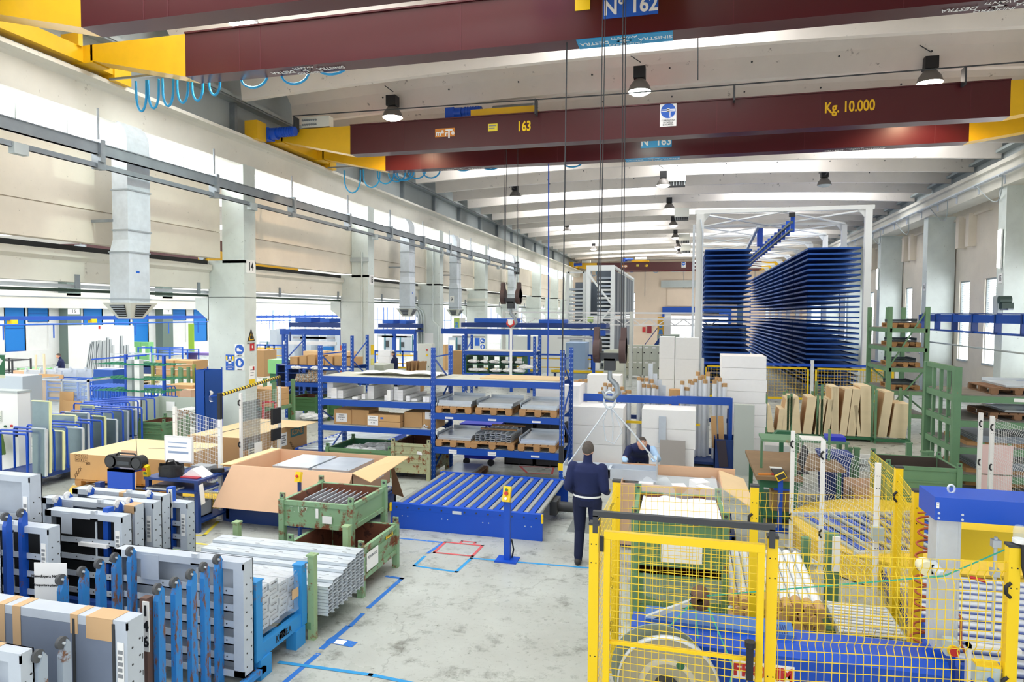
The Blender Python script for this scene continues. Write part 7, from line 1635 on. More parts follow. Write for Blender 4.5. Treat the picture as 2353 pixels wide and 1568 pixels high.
struct('trim_12',MB().box(-40.6,-40.2,-2.5,YE,3.75,4.6).box(-40.5,-40.3,-2.5,YE,4.6,4.75),BEAMC); struct('trim_13',MB().box(-40.3,-40.15,-2.5,YE,4.45,4.5),DSTEEL)
for y,n in ((37.4,'16'),(46.0,'17')):
    c=thing('aisle_column','dark grey concrete column numbered %s on the far aisle wall'%n,'column',(WX,y,0)); obj('shaft',MB().box(0,.7,-.55,.55,0,7.4),mat('dark_grey_green','#6f7f78',.7),c); p=obj('number_plate',MB().box(.7,.72,-.5,.4,3.35,3.75),WHITE,c); text(n,.34,(.725,-.05,3.54),'east',BLACK,p,'digits')
t=thing('aisle_monorail','blue monorail track with yellow hoists hanging in the side aisle','rail',(0,0,0)); 
obj('track',MB().box(-38.2,-38.0,20,70,3.0,3.25),BLUE,t); obj('light_pipe',MB().cyl((-37.8,20,2.75),(-37.8,70,2.75),.05,8),SBLUE,t)
for y in (31,36.5): obj('hoist',MB().box(-38.25,-37.9,y,y+.4,2.75,3.05),YELLOW,t)
for i in (0,1,2,3,5,6,7,8,9,10,11): obj('drop_pipe',MB().box(-37.85,-37.8,24+3.2*i,24.06+3.2*i,1.9,2.8),SBLUE,t)
t=thing('aisle_lamp','lit fluorescent lamp under the aisle roof, seen above the beam beside the duct','lamp',(0,0,0)); v=AY(180,571,17); obj('tube',MB().cyl((v.x-.25,17,v.z),(v.x+.3,17.15,v.z-.02),.05,10),TUBE,t); obj('hanger',MB().box(v.x-.2,v.x+.2,17.05,17.1,v.z+.05,v.z+.12).box(v.x,v.x+.02,17.05,17.1,v.z+.1,7.45),DSTEEL,t)
# ================================================================ ducts, rail and boxes on the west wall
def airduct(px,label,num=None,big=False):
    yb=AX(px,600,-12.16).y; y0=yb-.66
    t=thing('air_duct',label,'air duct',(-12.58,y0,0)); zt=7.6
    obj('duct',MB().box(0,.42,0,.66,5.2,zt-.2),GALV,t)
    obj('elbow',MB().prism([(.42,zt-.2)]+[(.42-.5+.5*math.cos(a*PI/16),zt-.2+.5*math.sin(a*PI/16)) for a in range(9)]+[(-.6,zt+.3),(-.6,zt-.15),(0,zt-.2)],'y',0,.66),GALV,t)
    obj('reducer',MB().add([(0,0,5.2),(.42,0,5.2),(.42,.66,5.2),(0,.66,5.2),(.0,-.1,4.9),(.52,-.1,4.9),(.52,.5,4.9),(.0,.5,4.9)],[(0,1,2,3),(7,6,5,4),(0,4,5,1),(1,5,6,2),(2,6,7,3),(3,7,4,0)]),GALV,t)
    obj('duct',MB().box(.0,.52,-.1,.5,3.78,4.9),GALV,t)
    for z in (6.3,5.4,4.9,3.85): obj('flange',MB().box(-.02,.54 if z<5 else .44,-.12 if z<5 else -.02,.52 if z<5 else .68,z,z+.03),mat('flange_grey','#aab2b8',.4,.4),t)
    obj('outlet',MB().add([(-.12,-.2,3.78),(.64,-.2,3.78),(.64,.6,3.78),(-.12,.6,3.78),(.08,.02,3.42),(.44,.02,3.42),(.44,.38,3.42),(.08,.38,3.42)],[(0,1,2,3),(7,6,5,4),(0,4,5,1),(1,5,6,2),(2,6,7,3),(3,7,4,0)]),CREAMP,t)
    lv=MB(); lv.cur=0
    def lf(u,v): # points on the front face of the outlet
        a=Vector((-.12,-.2,3.78)).lerp(Vector((.08,.02,3.42)),v); b=Vector((.64,-.2,3.78)).lerp(Vector((.44,.02,3.42)),v); return a.lerp(b,u)+Vector((0,-.012,-.006))
    lv.add([lf(.2,.12),lf(.8,.12),lf(.76,.85),lf(.24,.85)],[(3,2,1,0)])
    def rf(u,v):
        a=Vector((.64,-.2,3.78)).lerp(Vector((.44,.02,3.42)),v); b=Vector((.64,.6,3.78)).lerp(Vector((.44,.38,3.42)),v); return a.lerp(b,u)+Vector((.012,0,-.006))
    lv.add([rf(.2,.12),rf(.8,.12),rf(.76,.85),rf(.24,.85)],[(3,2,1,0)])
    g=obj('louvre',lv,BLACK,t); s=MB()
    for i in range(5):
        v=.2+.14*i
        for F in (lf,rf):
            p,q=F(.22,v),F(.78,v); s.bar(p-Vector((0,.008,0)),q-Vector((0,.008,0)),.02)
    obj('louvre_blade',s,DSTEEL,g)
    obj('wall_arm',MB().box(-.75,.02,-.02,.03,5.6,5.66).box(-.75,-.7,-.02,.03,5.3,5.75),DSTEEL,t)
    if num: p=obj('number_card',MB().box(.05,.3,-.106,-.1,4.15,4.5),PAPER,t); text(num,.28,(.17,-.108,4.32),'front',BLACK,p,'digit')
    else: obj('blue_label',MB().box(.521,.524,.1,.2,4.45,4.5),SBLUE,t)
    return t
airduct(347,'large galvanised air duct nearest the camera with a slatted outlet'); airduct(953,'galvanised air duct between the columns behind the column numbered 15'); airduct(1059,'galvanised air duct with a card reading 9','9'); airduct(1186,'farthest galvanised air duct, behind the hook of crane 163')
t=thing('power_rail','double galvanised power rail hung along the west wall','rail',(-12.0,0,0)); RL=mat('rail_galvanised','#8f979d',.5,.4,var=.15,scale=2)
obj('upper_rail',MB().box(-.05,.05,-2,48,6.86,7.1).box(-.07,.07,-2,48,6.86,6.88).box(-.07,.07,-2,48,7.08,7.1),RL,t); obj('lower_rail',MB().box(-.03,.03,-2,48,6.58,6.68).box(-.05,.05,-2,48,6.58,6.6),RL,t); obj('rail_end',MB().box(-.12,.12,47.9,48.1,6.4,7.3),DARK,t)
for i in range(13):
    y=4.6+3.6*i; obj('hanger',MB().box(-.12,.12,y-.06,y+.06,6.7,7.16).cyl((.0,y,7.1),(0,y,7.82),.025,6).box(-.08,.08,y-.1,y+.1,6.55,6.72),DSTEEL,t)
for px,py,l in ((43,343,'grey junction box under the power rail at the picture edge'),(580,475,'grey junction box under the power rail at the column numbered 14'),(862,545,'dark junction box under the power rail at the column numbered 15'),(1015,583,'grey junction box under the power rail at the conduit column'),(1145,615,'small junction box near the end of the power rail')):
    v=AX(px,py,-11.98); solo('junction_box',MB().box(-.07,.07,-.14,.14,-.1,.1).box(-.02,.02,-.04,.04,.1,6.6-v.z),GREYW,l,'junction box',(v.x,v.y,v.z))
# ================================================================ things standing in the side aisle
def at(px,py,z=0): v=G(px,py,z); return v.x,v.y
x,y=at(157,858); 
o=solo('office_cabin',MB().box(0,AY(248,800,33.5).x-AY(157,800,33.5).x,0,2.0,0,AY(200,749,33.5).z),WHITEW,'white office cabin behind the leaning profiles','cabin',(AY(157,800,33.5).x,33.5,0)); obj('fire_sign',MB().box(2.3,2.42,-.02,0,2.5,2.7),RED,o)
GY=40.2; gx0=AY(268,800,GY).x; gx1=AY(341,800,GY).x; gh=AY(300,786,GY).z; gw=gx1-gx0; t=thing('steel_cabinet','light green steel cabinet row under the blue windows','cabinet',(gx0,GY,0))
obj('carcass',MB().box(0,gw,.02,.5,0,gh),LGREEN,t)
for i in range(4): obj('door',MB().box(i*gw/4+.01,(i+1)*gw/4-.01,0,.02,.05,gh-.05),LGREEN,t)
obj('notice',MB().box(gw*.52,gw*.6,-.02,0,gh*.45,gh*.75).box(gw*.8,gw*.9,-.02,0,gh*.4,gh*.8),PAPER,t)
solo('traffic_poster',B(AY(433,790,47).x,AY(446,790,47).x,47,47.03,0,2.6),mat('poster_lime','#a9cf4a',.7),'green, yellow and red poster on the aisle wall','poster')
# leaning grey profiles
pm=MB().box(0,.15,0,.09,0,2.0); pm.cur=1; pm.box(.05,.1,-.006,0,.02,1.98); pm.cur=0; p0=None
for i,(px,ln,h) in enumerate(((170,.2,.95),(178,.16,1.0),(186,.12,1.0),(194,.2,.96),(204,.0,1.0),(212,.0,1.02),(220,.02,1.0),(228,.0,1.02),(236,.0,1.1),(244,.0,1.05),(252,0,.9),(276,.02,1.15),(284,.04,.9),(292,.05,.92))):
    x,y=at(px,872); 
    if p0 is None: p0=solo('grey_profile',pm,[mat('profile_grey','#c3c8cb',.4,.2),mat('profile_groove','#5c6369',.5)],'x','profile'); o=p0
    else: o=p0.copy(); COL.objects.link(o)
    o.location=(x,29.4,0); o.scale=(1,1,h); o.rotation_euler=(-.03,ln*.9,0); o['label']='long grey profile leaning in the rack in front of the white cabin' if i<11 else 'long grey profile in the clump before the green cabinets'; o['group']='grey profiles before the cabin' if i<11 else 'grey profiles before the green cabinets'
def frame_rack(name,label,x,y,w,d,h,m,bars=3,cat='rack',rz=0,shelves=()):
    t=thing(name,label,cat,(x,y,0),rz)
    for a in (0,w):
        for b in (0,d): obj('post',MB().box(a-.03,a+.03,b-.03,b+.03,0,h),m,t)
    obj('base_frame',MB().box(0,w,-.03,.03,.1,.18).box(0,w,d-.03,d+.03,.1,.18).box(-.03,.03,0,d,.1,.18).box(w-.03,w+.03,0,d,.1,.18),m,t)
    for i in range(bars): z=h-.03-i*(h-.3)/max(1,bars); obj('rail',MB().box(0,w,-.02,.02,z-.04,z).box(0,w,d-.02,d+.02,z-.04,z).box(-.02,.02,0,d,z-.04,z).box(w-.02,w+.02,0,d,z-.04,z),m,t)
    for z in shelves: obj('shelf',MB().box(0,w,0,d,z,z+.03),m,t)
    return t
x,y=at(205,880); frame_rack('profile_rack','grey rack frame holding the leaning profiles',x,29.0,1.3,1.2,1.4,GALV)
x,y=at(14,890); frame_rack('work_table','green work table behind the column at the picture edge',x,25.5,1.2,.7,.85,LGREEN,1,'table',0,(.8,)); solo('drawer_cabinet',B(x+.1,x+1.1,25.55,26.1,.2,.78),LGREEN,'green drawer block in the work table','drawers')
x,y=at(52,885); frame_rack('dark_trolley','dark grey tube trolley behind the long cardboard box',x,24.3,1.3,.9,1.35,DARK,2,'trolley')
x,y=at(62,905); carton(x,22.6,0,2.3,.7,1.05,'long cardboard box on edge in the side aisle',CARDP); solo('wood_stick',MB().bar((x+1.4,22.4,.0),(x+1.35,22.5,1.75),.06),WOODL,'upright pale wooden stick in front of the long cardboard box','stick'); solo('wood_stick',MB().bar((x+2.5,21.9,.0),(x+2.4,21.95,1.85),.06),WOODL,'upright pale wooden stick beside the grey panels','stick')
x,y=at(70,915); solo('cardboard_sheet',MB().cb(x+.6,21.2,.5,1.3,.05,.95,rx=-.1),CARD,'cardboard panel leaning by the yellow rail','card sheet'); solo('cardboard_sheet',MB().cb(x+1.7,21.5,.55,1.2,.05,1.05,rx=-.08),CARD,'second cardboard panel, next to the grey panels','card sheet'); carton(x-1.2,20.8,0,1.3,.6,.75,'pale box behind the column at the picture edge',CARDL)
for i,(px,l) in enumerate(((140,'pale grey door panel with clamps, first in the aisle row'),(152,'pale grey door panel with clamps, second in the aisle row'),(164,'pale grey door panel with clamps, third in the aisle row'))):
    x,y=at(px,905); t=thing('grey_door_section',l,'panel',(x,22.0+.5*i,0)); obj('sheet',MB().cb(.9,0,.62,1.9,.08,1.1,rx=-.06),PANELS,t); obj('clamp',MB().box(.1,.15,-.08,.0,1.1,1.25).box(.8,.85,-.08,0,1.1,1.25).box(1.6,1.65,-.08,0,1.1,1.25),GALV,t)
x,y=at(170,915); frame_rack('hoop_rack','blue hoop rack in front of the grey door panels',x,21.4,1.5,.7,.95,SBLUE,4)
x,y=at(232,915); solo('grey_sheet',MB().cb(x+.15,23.0,.6,.35,.04,1.1,rx=-.05),PAPERG,'narrow grey sheet standing by the white panel','sheet'); frame_rack('hoop_rack','blue tube rack carrying the white panel',x+.1,22.3,1.6,.8,.9,SBLUE,1); solo('white_board',MB().cb(x+.95,22.55,.7,1.5,.06,1.2,rx=-.04),WHITE,'white panel standing in the blue tube rack','panel')
for i in range(3): pallet(-26.3,27.9,.15*i,'pallet in the stack of three in the side aisle',1.6,1.2,m=WOODL,group='stacked pallets in the aisle')
solo('blue_cover',MB().sheet(lambda u,v:(-27.6+1.6*u,28.4+.8*v,.85+.05*math.sin(9*u)+.04*math.sin(7*v)),10,6),mat('plastic_blue','#2432c8'),'crumpled blue plastic cover behind the pallets','cover'); obj('support_block',B(-27.5,-26.1,28.5,29.1,0,.8),DBLUE,None)
tag([o for o in COL.objects if o.name.startswith('support_block')][0],'dark blue block under the crumpled blue cover','block')
for i,(y,h,l) in enumerate(((33,1.05,'grey steel cart with blue frame far back in the aisle, first'),(36,1.0,'grey steel cart with blue frame far back in the aisle, second'))):
    t=frame_rack('sheet_cart',l,AY(318+i*45,830,y).x,y,2.2,1.0,1.5-.3*i,SBLUE,1,'cart',0,(.5,h))
solo('purple_bench',MB().box(0,3.2,0,1,.8,.95).box(.1,.2,.1,.9,0,.8).box(3.0,3.1,.1,.9,0,.8),mat('purple_top','#7d6aa6',.6),'purple topped bench far back in the aisle','bench',(AY(425,830,37).x,37,0))
# boxes on green stillages
def stillage(label,x,y,w,d,h,z,m=GREEN2):
    t=thing('stillage',label,'stillage',(x,y,0))
    for a in (0,w):
        for b in (0,d): obj('post',MB().box(a-.05,a+.05,b-.05,b+.05,0,h),m,t)
    obj('tray',MB().box(0,w,0,d,z-.1,z),m,t); return t
x,y=at(360,915); OL=mat('olive_green','#8f9a52',.6)
stillage('olive green stillage carrying two film wrapped cardboard boxes',x-.1,23.5,2.0,1.1,1.45,.95,OL); carton(x,23.55,.955,.85,.9,.62,'film wrapped cardboard box on the olive stillage, first'); carton(x+.95,23.55,.955,.85,.9,.62,'film wrapped cardboard box on the olive stillage, beside the blue cabinet'); solo('wrap_bands',MB().box(x-.02,x+1.85,23.53,23.54,1.2,1.22).box(x-.02,x+1.85,23.53,23.54,1.4,1.42),WHITE,'white film bands round the two boxes on the olive stillage','film')
x,y=at(372,932)
for i in range(4): carton(x,22.0,.14+.16*i,1.2,.8,.155,'flat cardboard box in the low stack in front of the olive stillage',group='flat boxes before the olive stillage')
pallet(x+.6,22.4,0,'pallet under the low stack of flat boxes',1.2,.8,m=WOODL)
carton(x+.95,21.6,.3,.5,.5,.35,'opened box beside the low stack of flat boxes',CARDP); solo('box_plinth',B(x+.95,x+1.45,21.6,22.1,0,.295),WOOD,'wooden plinth under the opened box','plinth')
stillage('green post stillage beside the blue mesh cabinet',at(425,918)[0],22.9,.4,.4,1.35,.3)
x,y=at(465,880); carton(x-.5,33,0,1.5,1.2,1.45,'stack of brown boxes near the foot of the column numbered 14',mat('card_brown','#a8845a',.85)) 
# blue mesh cabinet, grey bin with rolls
t=thing('mesh_cabinet','tall blue perforated sheet cabinet by the column numbered 14','cabinet',(AY(448,900,15.3).x,15.3,0)); t.scale=(.5,.55,1); MSH=mat('blue_perforated','#0d4fae',.5,var=.15,scale=120)
obj('side_panel',MB().box(0,.02,0,.9,.1,2.05).box(0,.62,0,.02,.1,2.05).box(.0,.9,.88,.9,.1,2.05),MSH,t); obj('frame_post',MB().box(0,.04,0,.04,0,2.1).box(.58,.62,0,.04,0,2.1).box(.9,.94,.86,.9,0,2.1).box(0,.04,.86,.9,0,2.1),BLUE2,t); obj('mesh_door',MB().add([(.62,.0,.1),(.92,.88,.1),(.92,.88,2.05),(.62,0,2.05)],[(0,1,2,3)]),mat('blue_mesh_clear','#1d4f9e',.5,alpha=.7),t); obj('shelf_rail',MB().bar((.6,0,1.35),(.92,.88,1.35),.03).bar((.6,0,.7),(.92,.88,.7),.03),BLUE2,t); obj('white_bag',MB().sheet(lambda u,v:(.72+.06*math.sin(7*v),.2+.2*u,1.5-.3*v),6,6),WHITE,t)
t=thing('grey_bin','pale grey steel bin with a paper notice, full of wrapped rolls','bin',(-15.3,16.35,0)); GB2=mat('bin_grey_green','#b4beb2',.6)
obj('wall',MB().box(0,1.9,0,.03,.35,.45).box(0,.03,0,.75,.35,1.05).box(1.87,1.9,0,.75,.35,1.05).box(0,1.9,.72,.75,.35,1.05).box(0,1.9,0,.75,.33,.36),GB2,t); obj('leg',MB().box(0,.06,0,.06,0,1.1).box(1.84,1.9,0,.06,0,.6).box(1.84,1.9,.69,.75,0,1.1).box(0,.06,.69,.75,0,1.1),GB2,t); obj('paper_sheet',MB().box(.25,.55,.7,.715,.62,.9),PAPER,t)
rl_=MB(); rl_.cyl((0,0,0),(0,.6,0),.035,8); rl_.cur=1; rl_.cyl((0,-.003,0),(0,0,0),.03,8); r0=None
for j in range(7):
    for i in range(9-j//2):
        loc=(-14.25+.078*i+.035*(j%2)+.03*j,16.33+.05*((i*3+j)%4)/3,.4+.062*j)
        if r0 is None: r0=solo('wrapped_roll',rl_,[WHITE,mat('roll_core','#9b7b58',.8)],'white wrapped roll with a brown end in the grey bin','roll',loc,group='rolls in the grey bin')
        else: o=r0.copy(); o.location=loc; COL.objects.link(o)
steel_bin(-14.25,15.2,0,.75,.9,.62,'low green steel bin behind the wire guard',GREEN2,.12)
# racks with grids
t=thing('wave_trolley','blue trolley with a row of rounded grid dividers','trolley',(-20.9,19.5,0)); obj('wheel',MB().cyl((.2,0,.1),(.2,.05,.1),.1,12).cyl((2.8,0,.1),(2.8,.05,.1),.1,12),BLACK,t); obj('base_frame',MB().box(0,3.0,0,.06,.45,.52).box(0,3.0,1.3,1.36,.45,.52).box(0,3.0,0,1.3,.2,.24),SBLUE,t)
for i in range(20): obj('divider_loop',MB().tube([(.1+i*.15,0,.24),(.1+i*.15,0,.82),(.14+i*.15,.1,.9),(.14+i*.15,1.2,.9),(.1+i*.15,1.3,.82),(.1+i*.15,1.3,.24)],.02,5),SBLUE,t)
t=thing('grid_tree','blue post trolley with three green grid shelves and white profiles','trolley',(-18.6,18.3,0)); GG=mat('grid_green','#12855c',.5)
obj('base_frame',MB().box(-.3,2.3,-.1,1.0,.2,.28),DBLUE,t)
for a in (.5,2.0): obj('post',MB().box(a-.04,a+.04,.4,.48,.28,2.15),BLUE2,t)
obj('top_rail',MB().bar((-.9,.44,1.95),(1.3,.44,2.15),.05),BLUE2,t)
for z in (.98,1.38,1.85):
    mb=MB()
    for i in range(14): mb.box(-.2+i*.19,-.18+i*.19,-.1,.9,z,z+.02)
    for j in range(5): mb.box(-.3,2.5,-.1+.24*j,-.08+.24*j,z,z+.02)
    obj('grid_shelf',mb,GG,t)
for a in (.75,1.05): obj('white_profile',MB().box(a,a+.2,.2,.38,.28,2.0),GREYW if a<1 else WHITE,t)
for i in range(2): obj('wheel',MB().cyl((.2+1.6*i,-.1,.1),(.2+1.6*i,-.05,.1),.1,12),BLACK,t)
# glass frame, cabinets at left edge
t=thing('glass_case','aluminium framed glass case with cardboard leaning inside','case',(-19.0,16.2,0))
obj('frame',MB().box(0,.05,0,.05,0,1.55).box(1.95,2.0,0,.05,0,1.6).box(0,2.0,0,.05,1.5,1.55).box(1.0,1.04,0,.05,0,1.55).box(0,2.0,0,.05,.05,.1).box(1.95,2.0,.0,.8,1.52,1.57).box(0,.05,0,.8,1.5,1.55),ALU,t); obj('glass_pane',MB().box(.05,1.95,.02,.03,.1,1.5),GLASSM,t)
x,y=at(140,960); solo('cardboard_sheet',MB().cb(-17.7,16.1,.61,.5,.03,1.2,rx=-.05),CARD,'tall brown cardboard sheet against the glass case','card sheet'); solo('cardboard_sheet',MB().cb(-17.4,16.0,.48,.65,.03,.95,rx=-.05),CARD,'shorter brown cardboard sheet against the glass case','card sheet')
solo('blue_tank',MB().box(0,.9,0,.6,0,1.35),mat('tank_blue','#174f9f',.5),'dark blue tank beyond the grid dividers','tank',(AY(195,900,20.8).x,21.2,0))
solo('grey_case',B(-19.2,-18.0,15.0,15.6,0,1.75),mat('case_grey','#bcc7d2',.5),'pale grey cabinet behind the column at the picture edge','cabinet')
t=thing('control_cabinet','white electrical cabinet with a lime display and push buttons','cabinet',(-15.2,11.75,0)); CW=.95
obj('body',MB().box(-1.5,CW,0,.3,0,1.78),WHITE,t); obj('roof_cap',MB().box(-1.5,CW+.02,-.02,.32,1.78,1.82),GREYW,t)
d=obj('display',MB().box(.28,.5,-.02,0,1.12,1.38),mat('keypad_white','#e3e6dd',.5),t); obj('screen',MB().box(.32,.46,-.025,-.02,1.29,1.36),mat('lime_display','#a8d02a',.4),d); kp=MB()
for i in range(4):
    for j in range(3): kp.box(.31+i*.045,.34+i*.045,-.026,-.02,1.15+j*.04,1.175+j*.04)
obj('keypad',kp,DGREEN,d)
for a,z,m_ in ((.32,.98,RED),(.6,1.03,DGREEN),(.78,1.05,RED),(.3,.82,RED),(.5,.8,YELLOW)): obj('push_button',MB().cyl((a,-.03,z),(a,0,z),.025,10),m_,t)
obj('door_handle',MB().box(CW-.05,CW-.01,-.04,0,.82,1.0),BLACK,t); obj('cable',MB().tube([(-.2,-.02,.3),(-.2,-.02,1.0),(.0,-.03,1.06)],.014,5).tube([(-.1,-.02,.3),(-.1,-.02,1.0),(.12,-.03,1.1)],.014,5).tube([(0,-.02,.3),(0,-.02,1.0),(.2,-.03,1.06)],.014,5),GALV,t)
t=thing('backpack','olive green backpack with a grey flap hanging on the white cabinet','backpack',(-14.62,11.5,.5)); obj('bag_body',MB().sheet(lambda u,v:(.27*math.cos(2*PI*u)*(1-.35*v*v),.13*math.sin(2*PI*u)*(1-.3*v),.5*v-.05+.01*math.sin(14*u)),20,8).face([(.17*math.cos(a*PI/6),.09*math.sin(a*PI/6),.44) for a in range(12)]),mat('olive_cloth','#5b7a3a',.9),t); obj('flap',MB().cb(.06,-.1,.25,.3,.1,.28,ry=.2),mat('grey_cloth','#55565f',.8),t); obj('strap',MB().tube([(-.06,0,.42),(-.02,.05,.6),(.02,.05,.6),(.05,0,.42)],.012,5),BLACK,t)
t=thing('first_aid_sign','green first aid stretcher sign beside the near column','sign',(-12.36,9.72,2.42)); obj('plate',MB().box(.0,.3,-.01,.0,0,.36),DGREEN,t); obj('pictogram',MB().box(.04,.12,-.014,-.01,.26,.29).box(.065,.095,-.014,-.01,.235,.315).cb(.17,-.012,.2,.08,.004,.2,ry=.6),WHITE,t); obj('caption',MB().box(0,.3,-.01,0,-.06,-.0),mat('cream_caption','#d8dcc0',.6),t); obj('arm',MB().box(-.05,.3,.0,.02,.36,.38),GALV,t)
# carts with steel sheets
def sheet_cart(label,x,y,w,d,rz=0):
    t=thing('sheet_cart',label,'cart',(x,y,0),rz)
    obj('base_frame',MB().box(0,w,0,.06,.2,.28).box(0,w,d-.06,d,.2,.28).box(0,.06,0,d,.2,.28).box(w-.06,w,0,d,.2,.28),DBLUE,t); obj('deck_plate',MB().box(.06,w-.06,.06,d-.06,.255,.275),DBLUE,t)
    for a in (.12,w-.12):
        for b in (.1,d-.1): obj('wheel',MB().cyl((a-.03,b,.1),(a+.03,b,.1),.1,14),BLACK,t)
    n=int(d/.3)
    for i in range(n+1): obj('hoop',MB().tube([(.05,.05+i*.3,.28),(.05,.05+i*.3,1.1),(.08,.05+i*.3,1.14),(w-.08,.05+i*.3,1.14),(w-.05,.05+i*.3,1.1),(w-.05,.05+i*.3,.28)],.022,6),BLUE2,t)
    return t
sheet_cart('blue hoop cart with tall steel sheets next to the white cabinet',-13.75,10.55,1.15,1.85); sheet_cart('blue hoop cart with steel sheets, second from the white cabinet',-14.75,12.55,1.35,1.85); sheet_cart('blue hoop cart with steel sheets, farthest from the white cabinet',-15.8,14.5,1.3,1.65)
SG=mat('sheet_greenish_steel','#8fa3a8',.25,.55,var=.2,scale=1.5); YG=mat('pale_yellow_edge','#e9ecb4',.6)
k=0
for (pa,pb,pt,y,l) in ((74, 113, 922, 11.0, 'tallest steel sheet with a pale yellow edge beside the white cabinet'), (75, 104, 985, 10.75, 'low dark steel sheet in front of the tallest sheet by the white cabinet'), (108, 144, 990, 11.3, 'narrow channelled steel sheet in the first cart'), (132, 189, 982, 11.7, 'wide low steel sheet at the back of the first cart'), (113, 173, 953, 12.1, 'broad pale steel sheet with a small sticker behind the first cart'), (150, 202, 948, 12.7, 'broad steel sheet with pale yellow edge, before the second cart'), (195, 240, 956, 13.1, 'steel sheet at the front of the second cart'), (218, 267, 963, 13.4, 'steel sheet with a yellowish edge in the middle of the second cart'), (185, 214, 932, 13.8, 'dark backed steel sheet at the back of the second cart'), (241, 293, 943, 14.3, 'tall steel sheet with pale edge between the second and third carts'), (214, 273, 935, 14.7, 'widest steel sheet at the front of the third cart'), (280, 312, 941, 15.0, 'tall narrow steel sheet in the third cart'), (300, 326, 950, 15.5, 'steel sheet with yellow edge at the end of the third cart')):
    a=AY(pa,pt,y); b=AY(pb,pt,y); h=a.z-.29; w=b.x-a.x
    t=thing('steel_sheet',l,'sheet metal',(a.x,y,.29)); obj('sheet',MB().cb(w/2,.0,h/2,w,.035,h,rx=-.02),SG,t); obj('edge_strip',MB().cb(w+.012,0,h/2,.024,.05,h,rx=-.02).cb(w/2,0,h+.008,w,.05,.02),YG if k%2==0 else GALV,t); k+=1
# ================================================================ racks and canopies between the columns
r3=thing('pallet_rack','blue rack with cardboard boxes and tubes behind the main rack','rack',(0,0,0)); R3=20.5; xa,xb=-13.2,-10.75
for x in (xa,xb): rack_frame3=None
def upr(parent,x,y0,y1,h):
    for y in (y0,y1):
        mb=MB().box(x-.045,x+.045,y-.035,y+.035,0,h); mb.cur=1
        for i in range(int(h/.12)): mb.box(x-.01,x+.01,y-.036,y-.035,.1+i*.12,.15+i*.12)
        obj('upright',mb,[BLUE,mat('hole_pale','#9db4d8',.6)],parent)
    for i in range(4): a,b=(y0,y1) if i%2 else (y1,y0); obj('brace',MB().bar((x,a,.2+i*(h-.4)/4),(x,b,.2+(i+1)*(h-.4)/4),.03),BLUE,parent)
for x in (xa,xb): upr(r3,x,R3,R3+1.1,2.82)
for z in (1.79,1.2): obj('beam',MB().box(xa,xb,R3-.04,R3+.03,z-.13,z).box(xa,xb,R3+1.08,R3+1.15,z-.13,z),BLUE,r3); obj('deck',MB().box(xa,xb,R3,R3+1.1,z,z+.015),DBLUE,r3)
for i in range(6): obj('card_label',MB().box(xa+.25+i*.36,xa+.45+i*.36,R3-.046,R3-.04,1.7,1.75),PAPER,r3)
for i in range(7): carton(xa+.1+i*.33,R3+.05+.04*(i%2),1.81,.28,.9,.26+.04*(i%3),'narrow cardboard box with torn plastic in the row on the rack behind',CARD,group='boxes on the rack behind')
for i in range(2): carton(xa+.45+i*.95,R3+.3,2.12,.75,.6,.14,('flat cardboard tray over the narrow boxes, toward the aisle' if i==0 else 'flat cardboard tray over the narrow boxes, toward the main hall'),CARDL)
bgm=bagmesh(9,xa+.1,xb-.1,R3-.06,R3+.02,1.72,.1,11); tag(obj('plastic_scraps',bgm,BAG),'torn silver plastic hanging over the edge of the rack behind','plastic',kind='stuff')
tb2=MB(); tb2.cyl((0,0,0),(0,.9,0),.038,8); tb2.cur=1; tb2.cyl((0,-.004,0),(0,0,0),.032,8); q0=None
for j in range(6):
    for i in range(20-j*2 if j<4 else 9):
        loc=(-12.95+.08*i+.04*j+(0 if j<4 else .35),R3+.05+.03*((i+2*j)%3),1.26+.066*j)
        if q0 is None: q0=solo('wrapped_tube',tb2,[WHITE,mat('roll_core','#9b7b58')],'wrapped tube with brown end in the heap on the rack behind','tube',loc,group='tubes on the rack behind')
        else: o=q0.copy(); o.location=loc; COL.objects.link(o)
steel_bin(-12.9,20.2,0,1.0,1.0,.75,'dark green steel bin under the rack behind',mat('bin_deep_green','#3f6b3f',.6),.3); tag(obj('plastic_bags',bagmesh(6,-12.2,-11.5,19.9,20.3,.16,.16,21),BAG),'silver plastic heap on the floor under the rack behind','plastic',kind='stuff'); steel_bin(-11.5,20.3,0,.8,1.0,.7,'second dark green steel bin under the rack behind',mat('bin_deep_green','#000'),.2)
x,y=at(628,962); stillage('green post stillage with strapped boxes, in front of the rack behind',-12.95,17.9,1.0,1.0,1.5,.72)
for i in range(3): carton(-12.75,17.95,.73+.18*i,.75,.8,.175,'flat strapped cardboard box in the stack on the green post stillage',group='strapped boxes on the green stillage')
for i in range(4): carton(-14.0,18.6,.4+.2*i,.95,.8,.195,'flat cardboard box in the stack beside the column numbered 14',group='boxes beside column 14')
solo('box_plinth',B(-14.0,-13.05,18.6,19.4,0,.395),WOOD,'wooden plinth under the box stack by the column numbered 14','plinth')
t=thing('hose_cabinet','red fire hose stand at the foot of the column numbered 14','fire equipment',(-11.75,17.0,0)); obj('frame',MB().box(0,.05,0,.05,0,1.05).box(.4,.45,0,.05,0,1.05).box(0,.45,0,.05,1.0,1.05).box(0,.45,0,.05,.2,.25),RED,t); obj('reel',MB().cyl((.22,.03,.6),(.22,.1,.6),.18,16),RUST,t)
